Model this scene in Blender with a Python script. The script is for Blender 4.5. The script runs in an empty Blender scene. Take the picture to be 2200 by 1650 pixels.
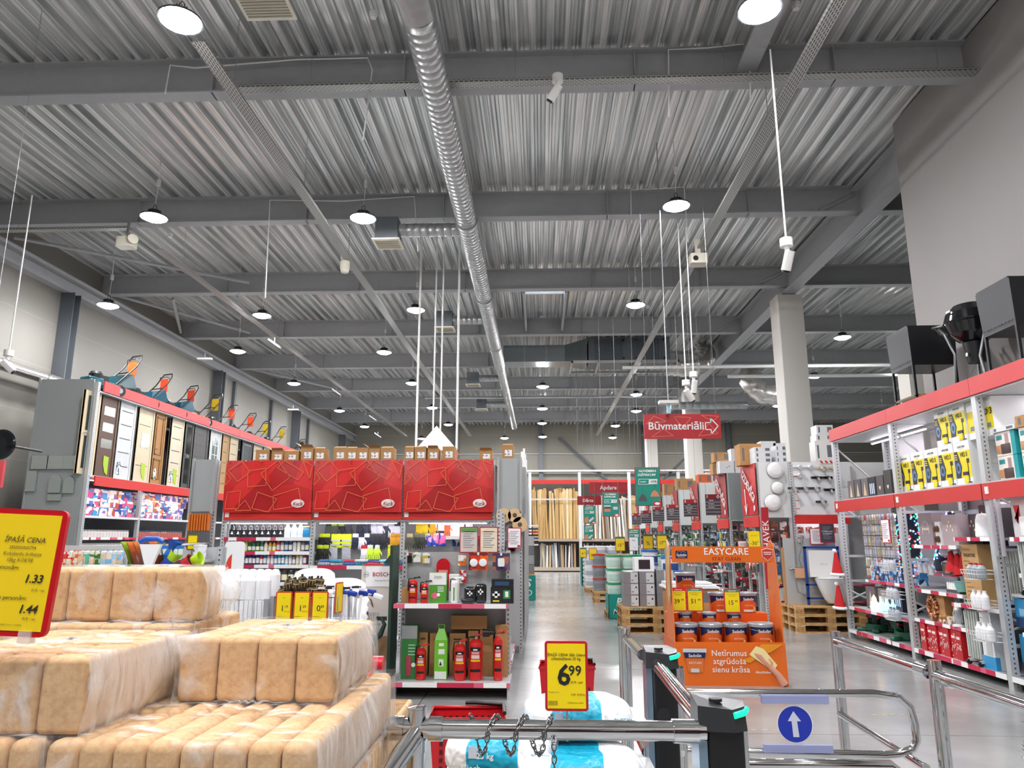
import bpy, math, random
from mathutils import Vector, Matrix
D = bpy.data
SC = bpy.context.scene
COL = SC.collection
R_ = math.radians
PI = math.pi
rnd = random.Random(7)
# ---------------- camera, world, exposure ----------------
FPX, PITCH, YAW, EYE = 1560.0, 11.945, 2.155, 1.6
cd = D.cameras.new('camera'); cd.sensor_width = 36; cd.lens = FPX/2200*36; cd.clip_start = .05; cd.clip_end = 200
cam = D.objects.new('camera', cd); COL.objects.link(cam)
cam.location = (0, 0, EYE); cam.rotation_euler = (R_(90+PITCH), 0, R_(YAW))
SC.camera = cam
w = D.worlds.new('world'); SC.world = w; w.use_nodes = True
w.node_tree.nodes['Background'].inputs[0].default_value = (.75, .8, .9, 1)
w.node_tree.nodes['Background'].inputs[1].default_value = .35
SC.view_settings.view_transform = 'Standard'; SC.view_settings.look = 'None'
SC.view_settings.gamma = 1; SC.view_settings.use_curve_mapping = False
SC.view_settings.exposure = 0.4
SC.cycles.max_bounces = 4; SC.cycles.diffuse_bounces = 3; SC.cycles.glossy_bounces = 3; SC.cycles.use_adaptive_sampling = True; SC.cycles.adaptive_threshold = .13
SC.cycles.transparent_max_bounces = 8; SC.cycles.transmission_bounces = 3
SC.cycles.sample_clamp_indirect = 6
LAMP_E = 340.0       # glow of each pendant lamp's diffuser, the light of the hall

def P(px, py, X=None, Y=None, Z=None):
    """the point of the place that lies at a known X, Y or Z plane under a sighting direction"""
    p, q = R_(PITCH), R_(YAW)
    u = (px-1100)/FPX; v = (825-py)/FPX
    fy = math.cos(p)-v*math.sin(p); fz = math.sin(p)+v*math.cos(p)
    dx, dy = u*math.cos(q)-fy*math.sin(q), u*math.sin(q)+fy*math.cos(q)
    t = X/dx if X is not None else Y/dy if Y is not None else (Z-EYE)/fz
    return Vector((dx*t, dy*t, EYE+fz*t))

# ---------------- materials ----------------
def lin(h):
    h = h.lstrip('#'); c = [int(h[i:i+2], 16)/255 for i in (0, 2, 4)]
    return tuple(x/12.92 if x <= .04045 else ((x+.055)/1.055)**2.4 for x in c)+(1,)
MC = {}
def mat(h, rough=.5, metal=0., emit=0., spec=.5, noise=.0, nscale=8., coat=0., alpha=1., trans=0., bump=0.):
    k = (h, rough, metal, emit, spec, noise, nscale, coat, alpha, trans, bump)
    if k in MC: return MC[k]
    m = D.materials.new('surface'); m.use_nodes = True; nt = m.node_tree
    b = nt.nodes['Principled BSDF']; i = b.inputs
    i['Base Color'].default_value = lin(h); i['Roughness'].default_value = rough; i['Metallic'].default_value = metal
    i['Specular IOR Level'].default_value = spec; i['Coat Weight'].default_value = coat; i['Alpha'].default_value = alpha
    i['Transmission Weight'].default_value = trans
    if emit: i['Emission Color'].default_value = lin(h); i['Emission Strength'].default_value = emit; m.cycles.emission_sampling = 'NONE' if emit < 8 else 'FRONT'
    if noise or bump:
        t = nt.nodes.new('ShaderNodeTexCoord'); n = nt.nodes.new('ShaderNodeTexNoise'); n.inputs['Scale'].default_value = nscale; n.inputs['Detail'].default_value = 5
        nt.links.new(t.outputs['Object'], n.inputs['Vector'])
        if noise:
            r = nt.nodes.new('ShaderNodeMapRange'); r.inputs[1].default_value = .3; r.inputs[2].default_value = .7; r.inputs[3].default_value = 1-noise; r.inputs[4].default_value = 1+noise*.5
            x = nt.nodes.new('ShaderNodeMix'); x.data_type = 'RGBA'; x.blend_type = 'MULTIPLY'; x.inputs[0].default_value = 1; x.inputs[6].default_value = lin(h)
            nt.links.new(n.outputs['Fac'], r.inputs[0]); nt.links.new(r.outputs[0], x.inputs[7]); nt.links.new(x.outputs[2], i['Base Color'])
        if bump:
            bp = nt.nodes.new('ShaderNodeBump'); bp.inputs['Strength'].default_value = bump; bp.inputs['Distance'].default_value = .01
            nt.links.new(n.outputs['Fac'], bp.inputs['Height']); nt.links.new(bp.outputs[0], i['Normal'])
    MC[k] = m; return m
def art(cols, scale=9., rough=.35, stretch=(1, 1, 1), seed=0., rand=1.):
    """printed packaging: flat patches of the given colours"""
    k = ('art', tuple(cols), scale, rough, stretch, seed, rand)
    if k in MC: return MC[k]
    m = D.materials.new('printed_card'); m.use_nodes = True; nt = m.node_tree; N = nt.nodes.new
    b = nt.nodes['Principled BSDF']; b.inputs['Roughness'].default_value = rough
    t = N('ShaderNodeTexCoord'); mp = N('ShaderNodeMapping'); v = N('ShaderNodeTexVoronoi'); v.distance = 'CHEBYCHEV'
    mp.inputs['Scale'].default_value = stretch; mp.inputs['Location'].default_value = (seed, seed*.7, seed*1.3)
    v.inputs['Scale'].default_value = scale; v.inputs['Randomness'].default_value = rand
    s = N('ShaderNodeSeparateColor'); r = N('ShaderNodeValToRGB'); r.color_ramp.interpolation = 'CONSTANT'
    e = r.color_ramp.elements
    while len(e) < len(cols): e.new(.5)
    for j, c in enumerate(cols): e[j].position = j/len(cols); e[j].color = lin(c)
    L = nt.links.new
    L(t.outputs['Object'], mp.inputs[0]); L(mp.outputs[0], v.inputs['Vector']); L(v.outputs['Color'], s.inputs[0]); L(s.outputs[0], r.inputs[0]); L(r.outputs[0], b.inputs['Base Color'])
    MC[k] = m; return m

# ---------------- mesh builder ----------------
TXT = {}
def text_geo(s, bold, shear, sp):
    k = (s, bold, shear, sp)
    if k not in TXT:
        c = D.curves.new('t', 'FONT'); c.body = s; c.size = 1; c.offset = bold; c.shear = shear; c.align_x = 'CENTER'; c.align_y = 'CENTER'; c.resolution_u = 2; c.space_character = sp
        o = D.objects.new('t', c); me = D.meshes.new_from_object(o)
        TXT[k] = ([tuple(v.co) for v in me.vertices], [tuple(p.vertices) for p in me.polygons])
        D.objects.remove(o); D.curves.remove(c); D.meshes.remove(me)
    return TXT[k]
def frame(d):
    d = Vector(d).normalized(); a = Vector((0, 0, 1)) if abs(d.z) < .9 else Vector((1, 0, 0))
    x = d.cross(a).normalized(); return x, d.cross(x).normalized()
class MB:
    def __init__(s): s.v = []; s.f = []; s.m = []; s.s = []
    def add(s, v, f, m=0, sm=False, M=None):
        o = len(s.v)
        s.v += [tuple(M @ Vector(p)) for p in v] if M is not None else [tuple(p) for p in v]
        s.f += [tuple(i+o for i in q) for q in f]; s.m += [m]*len(f); s.s += [sm]*len(f); return s
    def box(s, x0, x1, y0, y1, z0, z1, m=0, M=None):
        v = [(x, y, z) for x in (x0, x1) for y in (y0, y1) for z in (z0, z1)]
        return s.add(v, [(0, 1, 3, 2), (4, 6, 7, 5), (0, 4, 5, 1), (2, 3, 7, 6), (0, 2, 6, 4), (1, 5, 7, 3)], m, False, M)
    def bx(s, c, d, m=0, M=None):
        return s.box(c[0]-d[0]/2, c[0]+d[0]/2, c[1]-d[1]/2, c[1]+d[1]/2, c[2]-d[2]/2, c[2]+d[2]/2, m, M)
    def prism(s, poly, a0, a1, ax='y', m=0, M=None, sm=False):
        n = len(poly); g = {'y': lambda p, a: (p[0], a, p[1]), 'x': lambda p, a: (a, p[0], p[1]), 'z': lambda p, a: (p[0], p[1], a)}[ax]
        v = [g(p, a0) for p in poly]+[g(p, a1) for p in poly]
        s.add(v, [tuple(range(n)), tuple(range(2*n-1, n-1, -1))], m, False, M)
        s.add(v, [(i, i+n, (i+1) % n+n, (i+1) % n) for i in range(n)], m, sm, M); return s
    def rbox(s, x0, x1, y0, y1, z0, z1, r, m=0, M=None, ax='z', k=4):
        a, b = {'z': ((x0, x1), (y0, y1)), 'y': ((x0, x1), (z0, z1)), 'x': ((y0, y1), (z0, z1))}[ax]
        c = {'z': (z0, z1), 'y': (y0, y1), 'x': (x0, x1)}[ax]
        return s.prism(rrect(a[0], a[1], b[0], b[1], r, k), c[0], c[1], ax, m, M, True)
    def pillow(s, x0, x1, y0, y1, z0, z1, r, m=0, M=None, k=3):
        """box with all its edges rounded"""
        v = []; f = []; prof = [(r-r*math.sin(t*PI/2/k), r-r*math.cos(t*PI/2/k)) for t in range(k+1)]
        rings = [(i, z0+r-r*math.cos(PI/2*(1-t/k)) if 0 else z0+r-r*math.sin(PI/2*(1-t/k)), r-r*math.cos(PI/2*(1-t/k))) for i, t in enumerate(range(k+1))]
        rows = [(z, q) for _, z, q in rings]+[(z1-(z-z0), q) for _, z, q in reversed(rings)]
        for z, q in rows:
            v += [(px, py, z) for px, py in rrect(x0+q, x1-q, y0+q, y1-q, max(r-q, r*.15), 3)]
        n = len(v)//len(rows)
        f = [(j*n+i, j*n+(i+1) % n, (j+1)*n+(i+1) % n, (j+1)*n+i) for j in range(len(rows)-1) for i in range(n)]
        s.add(v, f, m, True, M); s.add(v[:n], [tuple(range(n))[::-1]], m, True, M); return s.add(v[-n:], [tuple(range(n))], m, True, M)
    def cyl(s, p, q, r, r2=None, n=12, m=0, caps=True, sm=True, M=None):
        r2 = r if r2 is None else r2; p = Vector(p); q = Vector(q); x, y = frame(q-p)
        v = [p+(x*math.cos(t)+y*math.sin(t))*r for t in (2*PI*i/n for i in range(n))]+[q+(x*math.cos(t)+y*math.sin(t))*r2 for t in (2*PI*i/n for i in range(n))]
        s.add(v, [(i, (i+1) % n, (i+1) % n+n, i+n) for i in range(n)], m, sm, M)
        if caps: s.add(v, [tuple(range(n))[::-1], tuple(range(n, 2*n))], m, False, M)
        return s
    def tube(s, pts, r, n=8, m=0, caps=True, M=None, closed=False):
        pts = [Vector(p) for p in pts]; k = len(pts); v = []; x = None
        for i, p in enumerate(pts):
            d = (pts[(i+1) % k]-pts[i-1]) if closed else (pts[min(i+1, k-1)]-pts[max(i-1, 0)])
            d = d.normalized() if d.length > 1e-9 else Vector((0, 0, 1))
            if x is None: x, _ = frame(d)
            x = (x-d*x.dot(d)); x = x.normalized() if x.length > 1e-6 else frame(d)[0]; y = d.cross(x)
            rr = r[i] if isinstance(r, (list, tuple)) else r
            v += [p+(x*math.cos(t)+y*math.sin(t))*rr for t in (2*PI*j/n for j in range(n))]
        f = [(i*n+j, i*n+(j+1) % n, ((i+1) % k)*n+(j+1) % n, ((i+1) % k)*n+j) for i in range(k if closed else k-1) for j in range(n)]
        s.add(v, f, m, True, M)
        if caps and not closed: s.add(v, [tuple(range(n))[::-1], tuple(range((k-1)*n, k*n))], m, False, M)
        return s
    def lathe(s, prof, n=16, m=0, c=(0, 0, 0), M=None, flat=False, ms=None):
        T = Matrix.Translation(c); T = M @ T if M is not None else T
        v = [(r*math.cos(2*PI*j/n), r*math.sin(2*PI*j/n), z) for r, z in prof for j in range(n)]
        for i in range(len(prof)-1):
            s.add(v[i*n:(i+2)*n], [(j, (j+1) % n, n+(j+1) % n, n+j) for j in range(n)], ms[i] if ms else m, not flat, T)
        if prof[0][0] > 1e-4: s.add(v[:n], [tuple(range(n))[::-1]], ms[0] if ms else m, False, T)
        if prof[-1][0] > 1e-4: s.add(v[-n:], [tuple(range(n))], ms[-1] if ms else m, False, T)
        return s
    def grid(s, fn, nu, nv, m=0, sm=True, M=None, mf=None):
        v = [fn(i/nu, j/nv) for j in range(nv+1) for i in range(nu+1)]
        f = [(j*(nu+1)+i, j*(nu+1)+i+1, (j+1)*(nu+1)+i+1, (j+1)*(nu+1)+i) for j in range(nv) for i in range(nu)]
        s.add(v, f, m, sm, M)
        if mf:
            for k, (j, i) in enumerate((j, i) for j in range(nv) for i in range(nu)): s.m[-len(f)+k] = mf((i+.5)/nu, (j+.5)/nv)
        return s
    def ball(s, c, r, m=0, n=12, k=8, M=None, z0=-1., z1=1.):
        rx, ry, rz = r if isinstance(r, (tuple, list)) else (r, r, r); a0 = math.asin(z0); a1 = math.asin(z1)
        return s.grid(lambda u, v: (c[0]+rx*math.cos(a0+(a1-a0)*v)*math.cos(2*PI*u), c[1]+ry*math.cos(a0+(a1-a0)*v)*math.sin(2*PI*u), c[2]+rz*math.sin(a0+(a1-a0)*v)), n, k, m, True, M)
    def text(s, t, size, M, m=0, bold=0., shear=0., sp=1., wide=1.):
        v, f = text_geo(t, bold/1., shear, sp); return s.add([(a*size*wide, b*size, c) for a, b, c in v], f, m, False, M)
    def poly(s, pts, M=None, m=0): return s.add([(p[0], p[1], 0) for p in pts], [tuple(range(len(pts)))], m, False, M)
    def line(s, pts, wd, M=None, m=0, closed=False):
        """flat stroke in the local xy plane"""
        k = len(pts)
        for i in range(k if closed else k-1):
            a = Vector(pts[i]+(0,)); b = Vector(pts[(i+1) % k]+(0,)); d = (b-a); L = d.length
            if L < 1e-6: continue
            d /= L; n = Vector((-d.y, d.x, 0))*wd/2; a = a-d*wd/2*.6; b = b+d*wd/2*.6
            s.add([a-n, b-n, b+n, a+n], [(0, 1, 2, 3)], m, False, M)
        return s
    def build(s, name, mats, parent=None, loc=None, rz=0.):
        me = D.meshes.new(name); me.from_pydata(s.v, [], s.f)
        for x in (mats if isinstance(mats, (list, tuple)) else [mats]): me.materials.append(x)
        me.polygons.foreach_set('material_index', s.m); me.polygons.foreach_set('use_smooth', s.s); me.update()
        o = D.objects.new(name, me); COL.objects.link(o)
        if parent is not None: o.parent = parent
        if loc is not None: o.location = loc
        if rz: o.rotation_euler = (0, 0, rz)
        return o
def rrect(x0, x1, y0, y1, r, k=4):
    o = []
    for cx, cy, a in ((x1-r, y1-r, 0), (x0+r, y1-r, 90), (x0+r, y0+r, 180), (x1-r, y0+r, 270)):
        for i in range(k+1):
            t = R_(a+90*i/k); o.append((cx+r*math.cos(t), cy+r*math.sin(t)))
    return o
def circ(r, n=20, c=(0, 0), a=1.): return [(c[0]+r*math.cos(2*PI*i/n), c[1]+r*a*math.sin(2*PI*i/n)) for i in range(n)]
def tag(o, label, cat, group=None, kind=None):
    if label: o['label'] = label
    if cat: o['category'] = cat
    if group: o['group'] = group
    if kind: o['kind'] = kind
    return o
def T(name, label, cat, loc=(0, 0, 0), rz=0., group=None, rot=None):
    o = D.objects.new(name, None); COL.objects.link(o); o.empty_display_size = .1
    o.location = loc; o.rotation_euler = rot or (0, 0, rz); return tag(o, label, cat, group)
def struct(o): o['kind'] = 'structure'; return o
def dup(o, parent=None, loc=None, rz=None, label=None, group=None, rot=None, scale=None):
    c = o.copy(); COL.objects.link(c)
    if parent is not None: c.parent = parent
    for ch in o.children: dup(ch, c)
    if loc is not None: c.location = loc
    if rz is not None: c.rotation_euler = (0, 0, rz)
    if rot is not None: c.rotation_euler = rot
    if scale is not None: c.scale = (scale,)*3 if isinstance(scale, (int, float)) else scale
    if label: c['label'] = label
    if group: c['group'] = group
    return c
_o = 'first second third fourth fifth sixth seventh eighth ninth tenth eleventh twelfth thirteenth fourteenth fifteenth sixteenth seventeenth eighteenth nineteenth'.split()
_t = {20: 'twent', 30: 'thirt', 40: 'fort', 50: 'fift', 60: 'sixt', 70: 'sevent', 80: 'eight', 90: 'ninet'}
def nth(i):
    n = i+1
    if n < 20: return _o[n-1]
    d = n//10*10
    return _t[d]+'ieth' if n == d else _t[d]+'y-'+_o[n-d-1]
def row(o, locs, desc, place, group, rz=None, start=0, rots=None, scales=None):
    """a run of look-alikes: the first is the thing itself, the others are copies; each is told by its place in the run"""
    out = []
    for i, l in enumerate(locs):
        c = o if i == 0 else dup(o)
        c.location = l
        if rz is not None: c.rotation_euler = (0, 0, rz)
        if rots: c.rotation_euler = rots[i % len(rots)]
        if scales: c.scale = (scales[i % len(scales)],)*3
        c['label'] = f'{desc}, {nth(i+start)} from the left {place}' if len(locs) > 1 else f'{desc} {place}'
        c['group'] = group; out.append(c)
    return out
def FX(c, face='-y', up=None):
    """matrix placing a local xy drawing on a wall: facing -y (towards the entrance), +x or -x"""
    ax = {'-y': ((1, 0, 0), (0, 0, 1)), '+x': ((0, 1, 0), (0, 0, 1)), '-x': ((0, -1, 0), (0, 0, 1)), 'up': ((1, 0, 0), (0, 1, 0))}[face]
    x = Vector(ax[0]); y = Vector(ax[1]); z = x.cross(y); M = Matrix((x, y, z)).transposed().to_4x4(); M.translation = Vector(c); return M
# shared surfaces
WHITE = mat('#e9e9e6', .45); BLACK = mat('#141414', .4); RED = mat('#c8201c', .42); BAND = mat('#cf2a22', .5); GREY = mat('#8d9092', .5)
RACK = mat('#c3c6c8', .4, .3); CHROME = mat('#d8dadc', .08, 1.); STEEL = mat('#a9adb0', .3, .9); DARK = mat('#2b2d30', .5); CARD = mat('#b98a57', .8, noise=.12); YEL = mat('#f4d800', .45)
TEAL = mat('#007d6c', .45); PINK = mat('#c3264a', .45); WOODP = mat('#c8a06a', .75, noise=.25, nscale=14.); INK = mat('#20201c', .6); CREAM = mat('#efe6d2', .5)
WIRE = mat('#77797b', .6)
GALV = mat('#b9bdbf', .32, .75, noise=.15, nscale=3.)
GLASSY = mat('#dfe8ea', .05, alpha=.12)
FILM = mat('#ffffff', .12, alpha=.13)
# ================= THE BUILDING =================
# floor
fm = D.materials.new('polished_concrete'); fm.use_nodes = True; nt = fm.node_tree; b = nt.nodes['Principled BSDF']; N = nt.nodes.new; L = nt.links.new
tc = N('ShaderNodeTexCoord'); n1 = N('ShaderNodeTexNoise'); n1.inputs['Scale'].default_value = .8; n1.inputs['Detail'].default_value = 8
n2 = N('ShaderNodeTexNoise'); n2.inputs['Scale'].default_value = 9; n2.inputs['Detail'].default_value = 6
cr = N('ShaderNodeValToRGB'); cr.color_ramp.elements[0].position = .3; cr.color_ramp.elements[0].color = lin('#868786'); cr.color_ramp.elements[1].position = .72; cr.color_ramp.elements[1].color = lin('#a9aaa9')
L(tc.outputs['Object'], n1.inputs['Vector']); L(tc.outputs['Object'], n2.inputs['Vector']); L(n1.outputs['Fac'], cr.inputs[0])
mr = N('ShaderNodeMapRange'); mr.inputs[3].default_value = .10; mr.inputs[4].default_value = .3; L(n2.outputs['Fac'], mr.inputs[0]); L(mr.outputs[0], b.inputs['Roughness'])
# saw-cut joints every 6 m across and 5 m along
sx = N('ShaderNodeSeparateXYZ'); L(tc.outputs['Object'], sx.inputs[0])
def joint(sock, per, off):
    a = N('ShaderNodeMath'); a.operation = 'ADD'; a.inputs[1].default_value = off; L(sock, a.inputs[0])
    w_ = N('ShaderNodeMath'); w_.operation = 'PINGPONG'; w_.inputs[1].default_value = per/2; L(a.outputs[0], w_.inputs[0])
    c = N('ShaderNodeMath'); c.operation = 'LESS_THAN'; c.inputs[1].default_value = .006; L(w_.outputs[0], c.inputs[0]); return c.outputs[0]
j1 = joint(sx.outputs[1], 3.0, -.6); j2 = joint(sx.outputs[0], 6.0, 1.2)
mx = N('ShaderNodeMath'); mx.operation = 'MAXIMUM'; L(j1, mx.inputs[0]); L(j2, mx.inputs[1])
mm = N('ShaderNodeMix'); mm.data_type = 'RGBA'; L(mx.outputs[0], mm.inputs[0]); L(cr.outputs[0], mm.inputs[6]); mm.inputs[7].default_value = lin('#5d5d5a'); L(mm.outputs[2], b.inputs['Base Color'])
b.inputs['Specular IOR Level'].default_value = .6
XL, XR, YB, YF = -11.6, 22.0, 44.6, -4.0
DZ, BZ = 8.45, 7.9
struct(MB().box(XL-.2, XR, YF, YB+.2, -.2, 0).build('floor', fm))
# walls
def panelmat(c1, per, hz=True):
    m = D.materials.new('wall_panel'); m.use_nodes = True; nt = m.node_tree; b = nt.nodes['Principled BSDF']; N = nt.nodes.new; L = nt.links.new
    t = N('ShaderNodeTexCoord'); s = N('ShaderNodeSeparateXYZ'); L(t.outputs['Object'], s.inputs[0])
    p = N('ShaderNodeMath'); p.operation = 'PINGPONG'; p.inputs[1].default_value = per/2; L(s.outputs[2], p.inputs[0])
    c = N('ShaderNodeMath'); c.operation = 'LESS_THAN'; c.inputs[1].default_value = .012; L(p.outputs[0], c.inputs[0])
    x = N('ShaderNodeMix'); x.data_type = 'RGBA'; x.inputs[6].default_value = lin(c1); x.inputs[7].default_value = lin('#8b8981'); L(c.outputs[0], x.inputs[0])
    n = N('ShaderNodeTexNoise'); n.inputs['Scale'].default_value = .5; r = N('ShaderNodeMapRange'); r.inputs[3].default_value = .92; r.inputs[4].default_value = 1.05; L(n.outputs[0], r.inputs[0])
    y = N('ShaderNodeMix'); y.data_type = 'RGBA'; y.blend_type = 'MULTIPLY'; y.inputs[0].default_value = 1; L(x.outputs[2], y.inputs[6]); L(r.outputs[0], y.inputs[7]); L(y.outputs[2], b.inputs['Base Color']); b.inputs['Roughness'].default_value = .55
    return m
WP = panelmat('#827f78', 1.1)
struct(MB().box(XL-.2, XL, YF, YB, 0, DZ+.3).build('wall_left', WP))
struct(MB().box(XL-.2, XR, YB, YB+.2, 0, DZ+.3).build('wall_back', panelmat('#7f7b70', 1.3)))
struct(MB().box(XR, XR+.2, YF, YB, 0, DZ+.3).build('wall_right', WP))
struct(MB().box(XL-.2, XR, YF-.2, YF, 0, DZ+.3).build('wall_front', mat('#7d7870', .6)))
for i_, (xa_, xb_) in enumerate(((-9, -6), (-5, -1.5), (-.5, 2), (3, 5.6))): struct(MB().box(xa_, xb_, YF, YF+.03, .25, 3.4).build(f'window_{i_+2}', mat('#0c1014', .08))); struct(MB().box(xa_-.06, xb_+.06, YF, YF+.05, 3.4, 3.6).box(xa_-.06, xb_+.06, YF, YF+.05, .1, .25).build('window_frame', mat('#a02028', .4)))  # unseen dark panes and red bands, added to give the chrome dark streaks
rw = MB().box(6.02, 6.3, YF, 11.35, 0, DZ)
struct(rw.build('wall_side', mat('#8f8b88', .6, noise=.04, nscale=.7)))
# corrugated deck, ribs running down the hall
dm = D.materials.new('galvanised_deck'); dm.use_nodes = True; nt = dm.node_tree; b = nt.nodes['Principled BSDF']; N = nt.nodes.new; L = nt.links.new
t = N('ShaderNodeTexCoord'); mp = N('ShaderNodeMapping'); mp.inputs['Scale'].default_value = (14, .18, 1); n = N('ShaderNodeTexNoise'); n.inputs['Scale'].default_value = 1.6; n.inputs['Detail'].default_value = 6
r = N('ShaderNodeValToRGB'); r.color_ramp.elements[0].position = .35; r.color_ramp.elements[0].color = lin('#b4b9ba'); r.color_ramp.elements[1].position = .6; r.color_ramp.elements[1].color = lin('#fbfbf9')
L(t.outputs['Object'], mp.inputs[0]); L(mp.outputs[0], n.inputs['Vector']); L(n.outputs[0], r.inputs[0]); L(r.outputs[0], b.inputs['Base Color']); b.inputs['Metallic'].default_value = .5; b.inputs['Roughness'].default_value = .27
pitch, dep = .25, .11; prof = []
x = XL
while x < XR:
    prof += [(x, DZ), (x+.055, DZ), (x+.062, DZ+.012), (x+.07, DZ), (x+.1, DZ), (x+.125, DZ+dep), (x+.165, DZ+dep), (x+.172, DZ+dep-.014), (x+.18, DZ+dep), (x+.225, DZ+dep)]; x += pitch
prof.append((XR, DZ))
SKX0, SKX1 = -.35, .72      # rooflight opening
ys = [YF, YB+.1]
deck = MB(); n_ = len(prof)
deck.add([(a, YF, c) for a, c in prof]+[(a, YB+.1, c) for a, c in prof], [(i, i+1, i+1+n_, i+n_) for i in range(n_-1)])
struct(deck.build('ceiling', dm))
# beams
BM = mat('#a4a6a8', .55, noise=.05); BEAMS = [5.0+4.33*i for i in range(9)]
def ibeam(mb, x0, x1, y, z0, z1, fl=.24, ax='x'):
    if ax == 'x':
        mb.box(x0, x1, y-fl/2, y+fl/2, z0, z0+.025); mb.box(x0, x1, y-.01, y+.01, z0+.025, z1-.025); mb.box(x0, x1, y-fl/2, y+fl/2, z1-.025, z1)
    else:
        mb.box(y-fl/2, y+fl/2, x0, x1, z0, z0+.03); mb.box(y-.012, y+.012, x0, x1, z0+.03, z1-.03); mb.box(y-fl/2, y+fl/2, x0, x1, z1-.03, z1)
for i, y in enumerate(BEAMS):
    mb = MB(); ibeam(mb, XL, XR if y > 11.5 else 6.02, y, BZ, DZ)
    for x in (-8.2, -4.7, -1.9, 1.4, 4.2):
        mb.box(x-.008, x+.008, y-.1, y+.1, BZ, DZ)          # stiffeners
    struct(mb.build('ceiling_beam', BM))
mb = MB(); ibeam(mb, 11.4, YB, 6.42, 7.72, 8.4, .32, 'y'); struct(mb.build('ceiling_girder', BM))
mb = MB(); ibeam(mb, YF, 11.2, 2.95, 7.97, 8.42, .26, 'y'); struct(MB().box(2.8, 3.08, YF, 9.2, 8.0, 8.03).box(2.93, 2.95, YF, 9.2, 8.03, 8.42).build('ceiling_beam', BM))
mb = MB(); mb.box(XL, XL+.22, YF, YB, 7.78, 7.86).box(XL, XL+.03, YF, YB, 7.5, 7.78).box(XL, XL+.22, YF, YB, 7.44, 7.5); struct(mb.build('trim_1', BM))
for a, bb in (((-11.4, 14.4, 8.0), (-7.4, 17.4, 8.0)), ((-11.4, 18.2, 8.0), (-9.2, 22, 8.0)), ((-11.4, 26.6, 8.0), (-9.0, 30.8, 8.0)), ((-11.4, 21.9, 8.), (-10, 18.6, 8.))):
    struct(MB().cyl(a, bb, .045, n=8).build('ceiling_brace', BM))
for xx in (5.6,):
    for y in BEAMS[2:7]: struct(MB().cyl((xx, y, 7.95), (6.35, y, 7.4) if 0 else (6.3, y-.0, 8.3), .05, n=6).build('ceiling_brace', BM))
# steel columns on the left wall and the back wall
LC = mat('#565b60', .5)
for y in (16.55, 25.0, 33.4, 41.5):
    m_ = MB().box(XL, XL+.34, y-.13, y-.11, 0, 7.44).box(XL, XL+.34, y+.11, y+.13, 0, 7.44).box(XL+.15, XL+.17, y-.11, y+.11, 0, 7.44); struct(m_.build('column', LC))
for x in (-5.2, .1, 6.4, 11.5):
    struct(MB().box(x-.12, x+.12, YB-.3, YB, 0, DZ).build('column', LC))
for y in (26.6, 30.5, 35.6):
    struct(MB().box(XL, XL+.12, y-.08, y+.08, 0, 7.4).build('column', LC))
for z in (5.4, 6.6): struct(MB().box(XL, XR, YB-.1, YB-.02, z, z+.06).build('trim_2', BM))
struct(MB().cyl((-9, YB-.45, 4.55+1.0), (XR, YB-.45, 4.55+1.0), .06, n=8).build('pipe_rail', WHITE))
for (a, bb) in (((8.6, 3.6), (4.3, 8)), ((-2.3, 3.8), (1.5, 8))): pass
struct(MB().cyl((1.2, YB-.2, 7.6), (4.8, YB-.2, 4.4), .07, n=6).build('wall_brace', LC)); struct(MB().cyl((6.6, YB-.2, 4.2), (10.6, YB-.2, 8.0), .07, n=6).build('wall_brace', LC))
# clad columns under the girder
CC = mat('#d6d2ca', .55)
for y in (18.3, 30.6, 42.0):
    struct(MB().rbox(6.12, 6.76, y-.32, y+.32, 0, 7.7, .03, ax='z').build('column', CC))
struct(MB().box(6.45, 6.7, 12.6, 13.0, 0, 5.0).build('column', CC))
# rooflight
sk = MB().box(SKX0, SKX1, 18.75, 19.55, DZ-.05, DZ-.03); skl = sk.build('window_1', mat('#eef6ff', .4, emit=2.2)); struct(skl)
struct(MB().box(SKX0-.06, SKX0, 18.5, 22.5, BZ+.1, DZ).box(SKX1, SKX1+.06, 18.5, 22.5, BZ+.1, DZ).box(SKX0-.06, SKX1+.06, 19.55, 19.6, DZ-.12, DZ).build('window_frame', BM))
# ---------------- pendant lamps ----------------
LMAT = mat('#fdfcff', .4, emit=LAMP_E); LBODY = mat('#3a3c40', .45, .5)
def make_lamp():
    t = T('pendant_lamp', '', 'lamp', (0, 0, 0))
    s = MB().lathe([(.03, .16), (.06, .15), (.07, .1), (.1, .08), (.2, .04), (.24, .02), (.24, .0), (.225, 0)], 20)
    for i in range(12):
        a = 2*PI*i/12; s.box(.05, .11, -.003, .003, .07, .14, 0, Matrix.Rotation(a, 4, 'Z'))
    s.build('housing', LBODY, t)
    MB().lathe([(0, -.055), (.13, -.045), (.222, 0)], 14).build('diffuser', LMAT, t)
    h = MB().tube([(-.03, 0, .15), (-.03, 0, .22), (0, 0, .26), (.03, 0, .22), (.03, 0, .15)], .006, 6); h.build('hook', LBODY, t)
    MB().cyl((0, 0, .26), (.02, 0, .62), .006, n=6).bx((.02, 0, .68), (.05, .05, .12)).cyl((.02, 0, .72), (0, 0, 1.37), .008, n=6).build('suspension_wire', mat('#c9c9c5', .5), t)
    return t
lamp0 = make_lamp()
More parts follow.
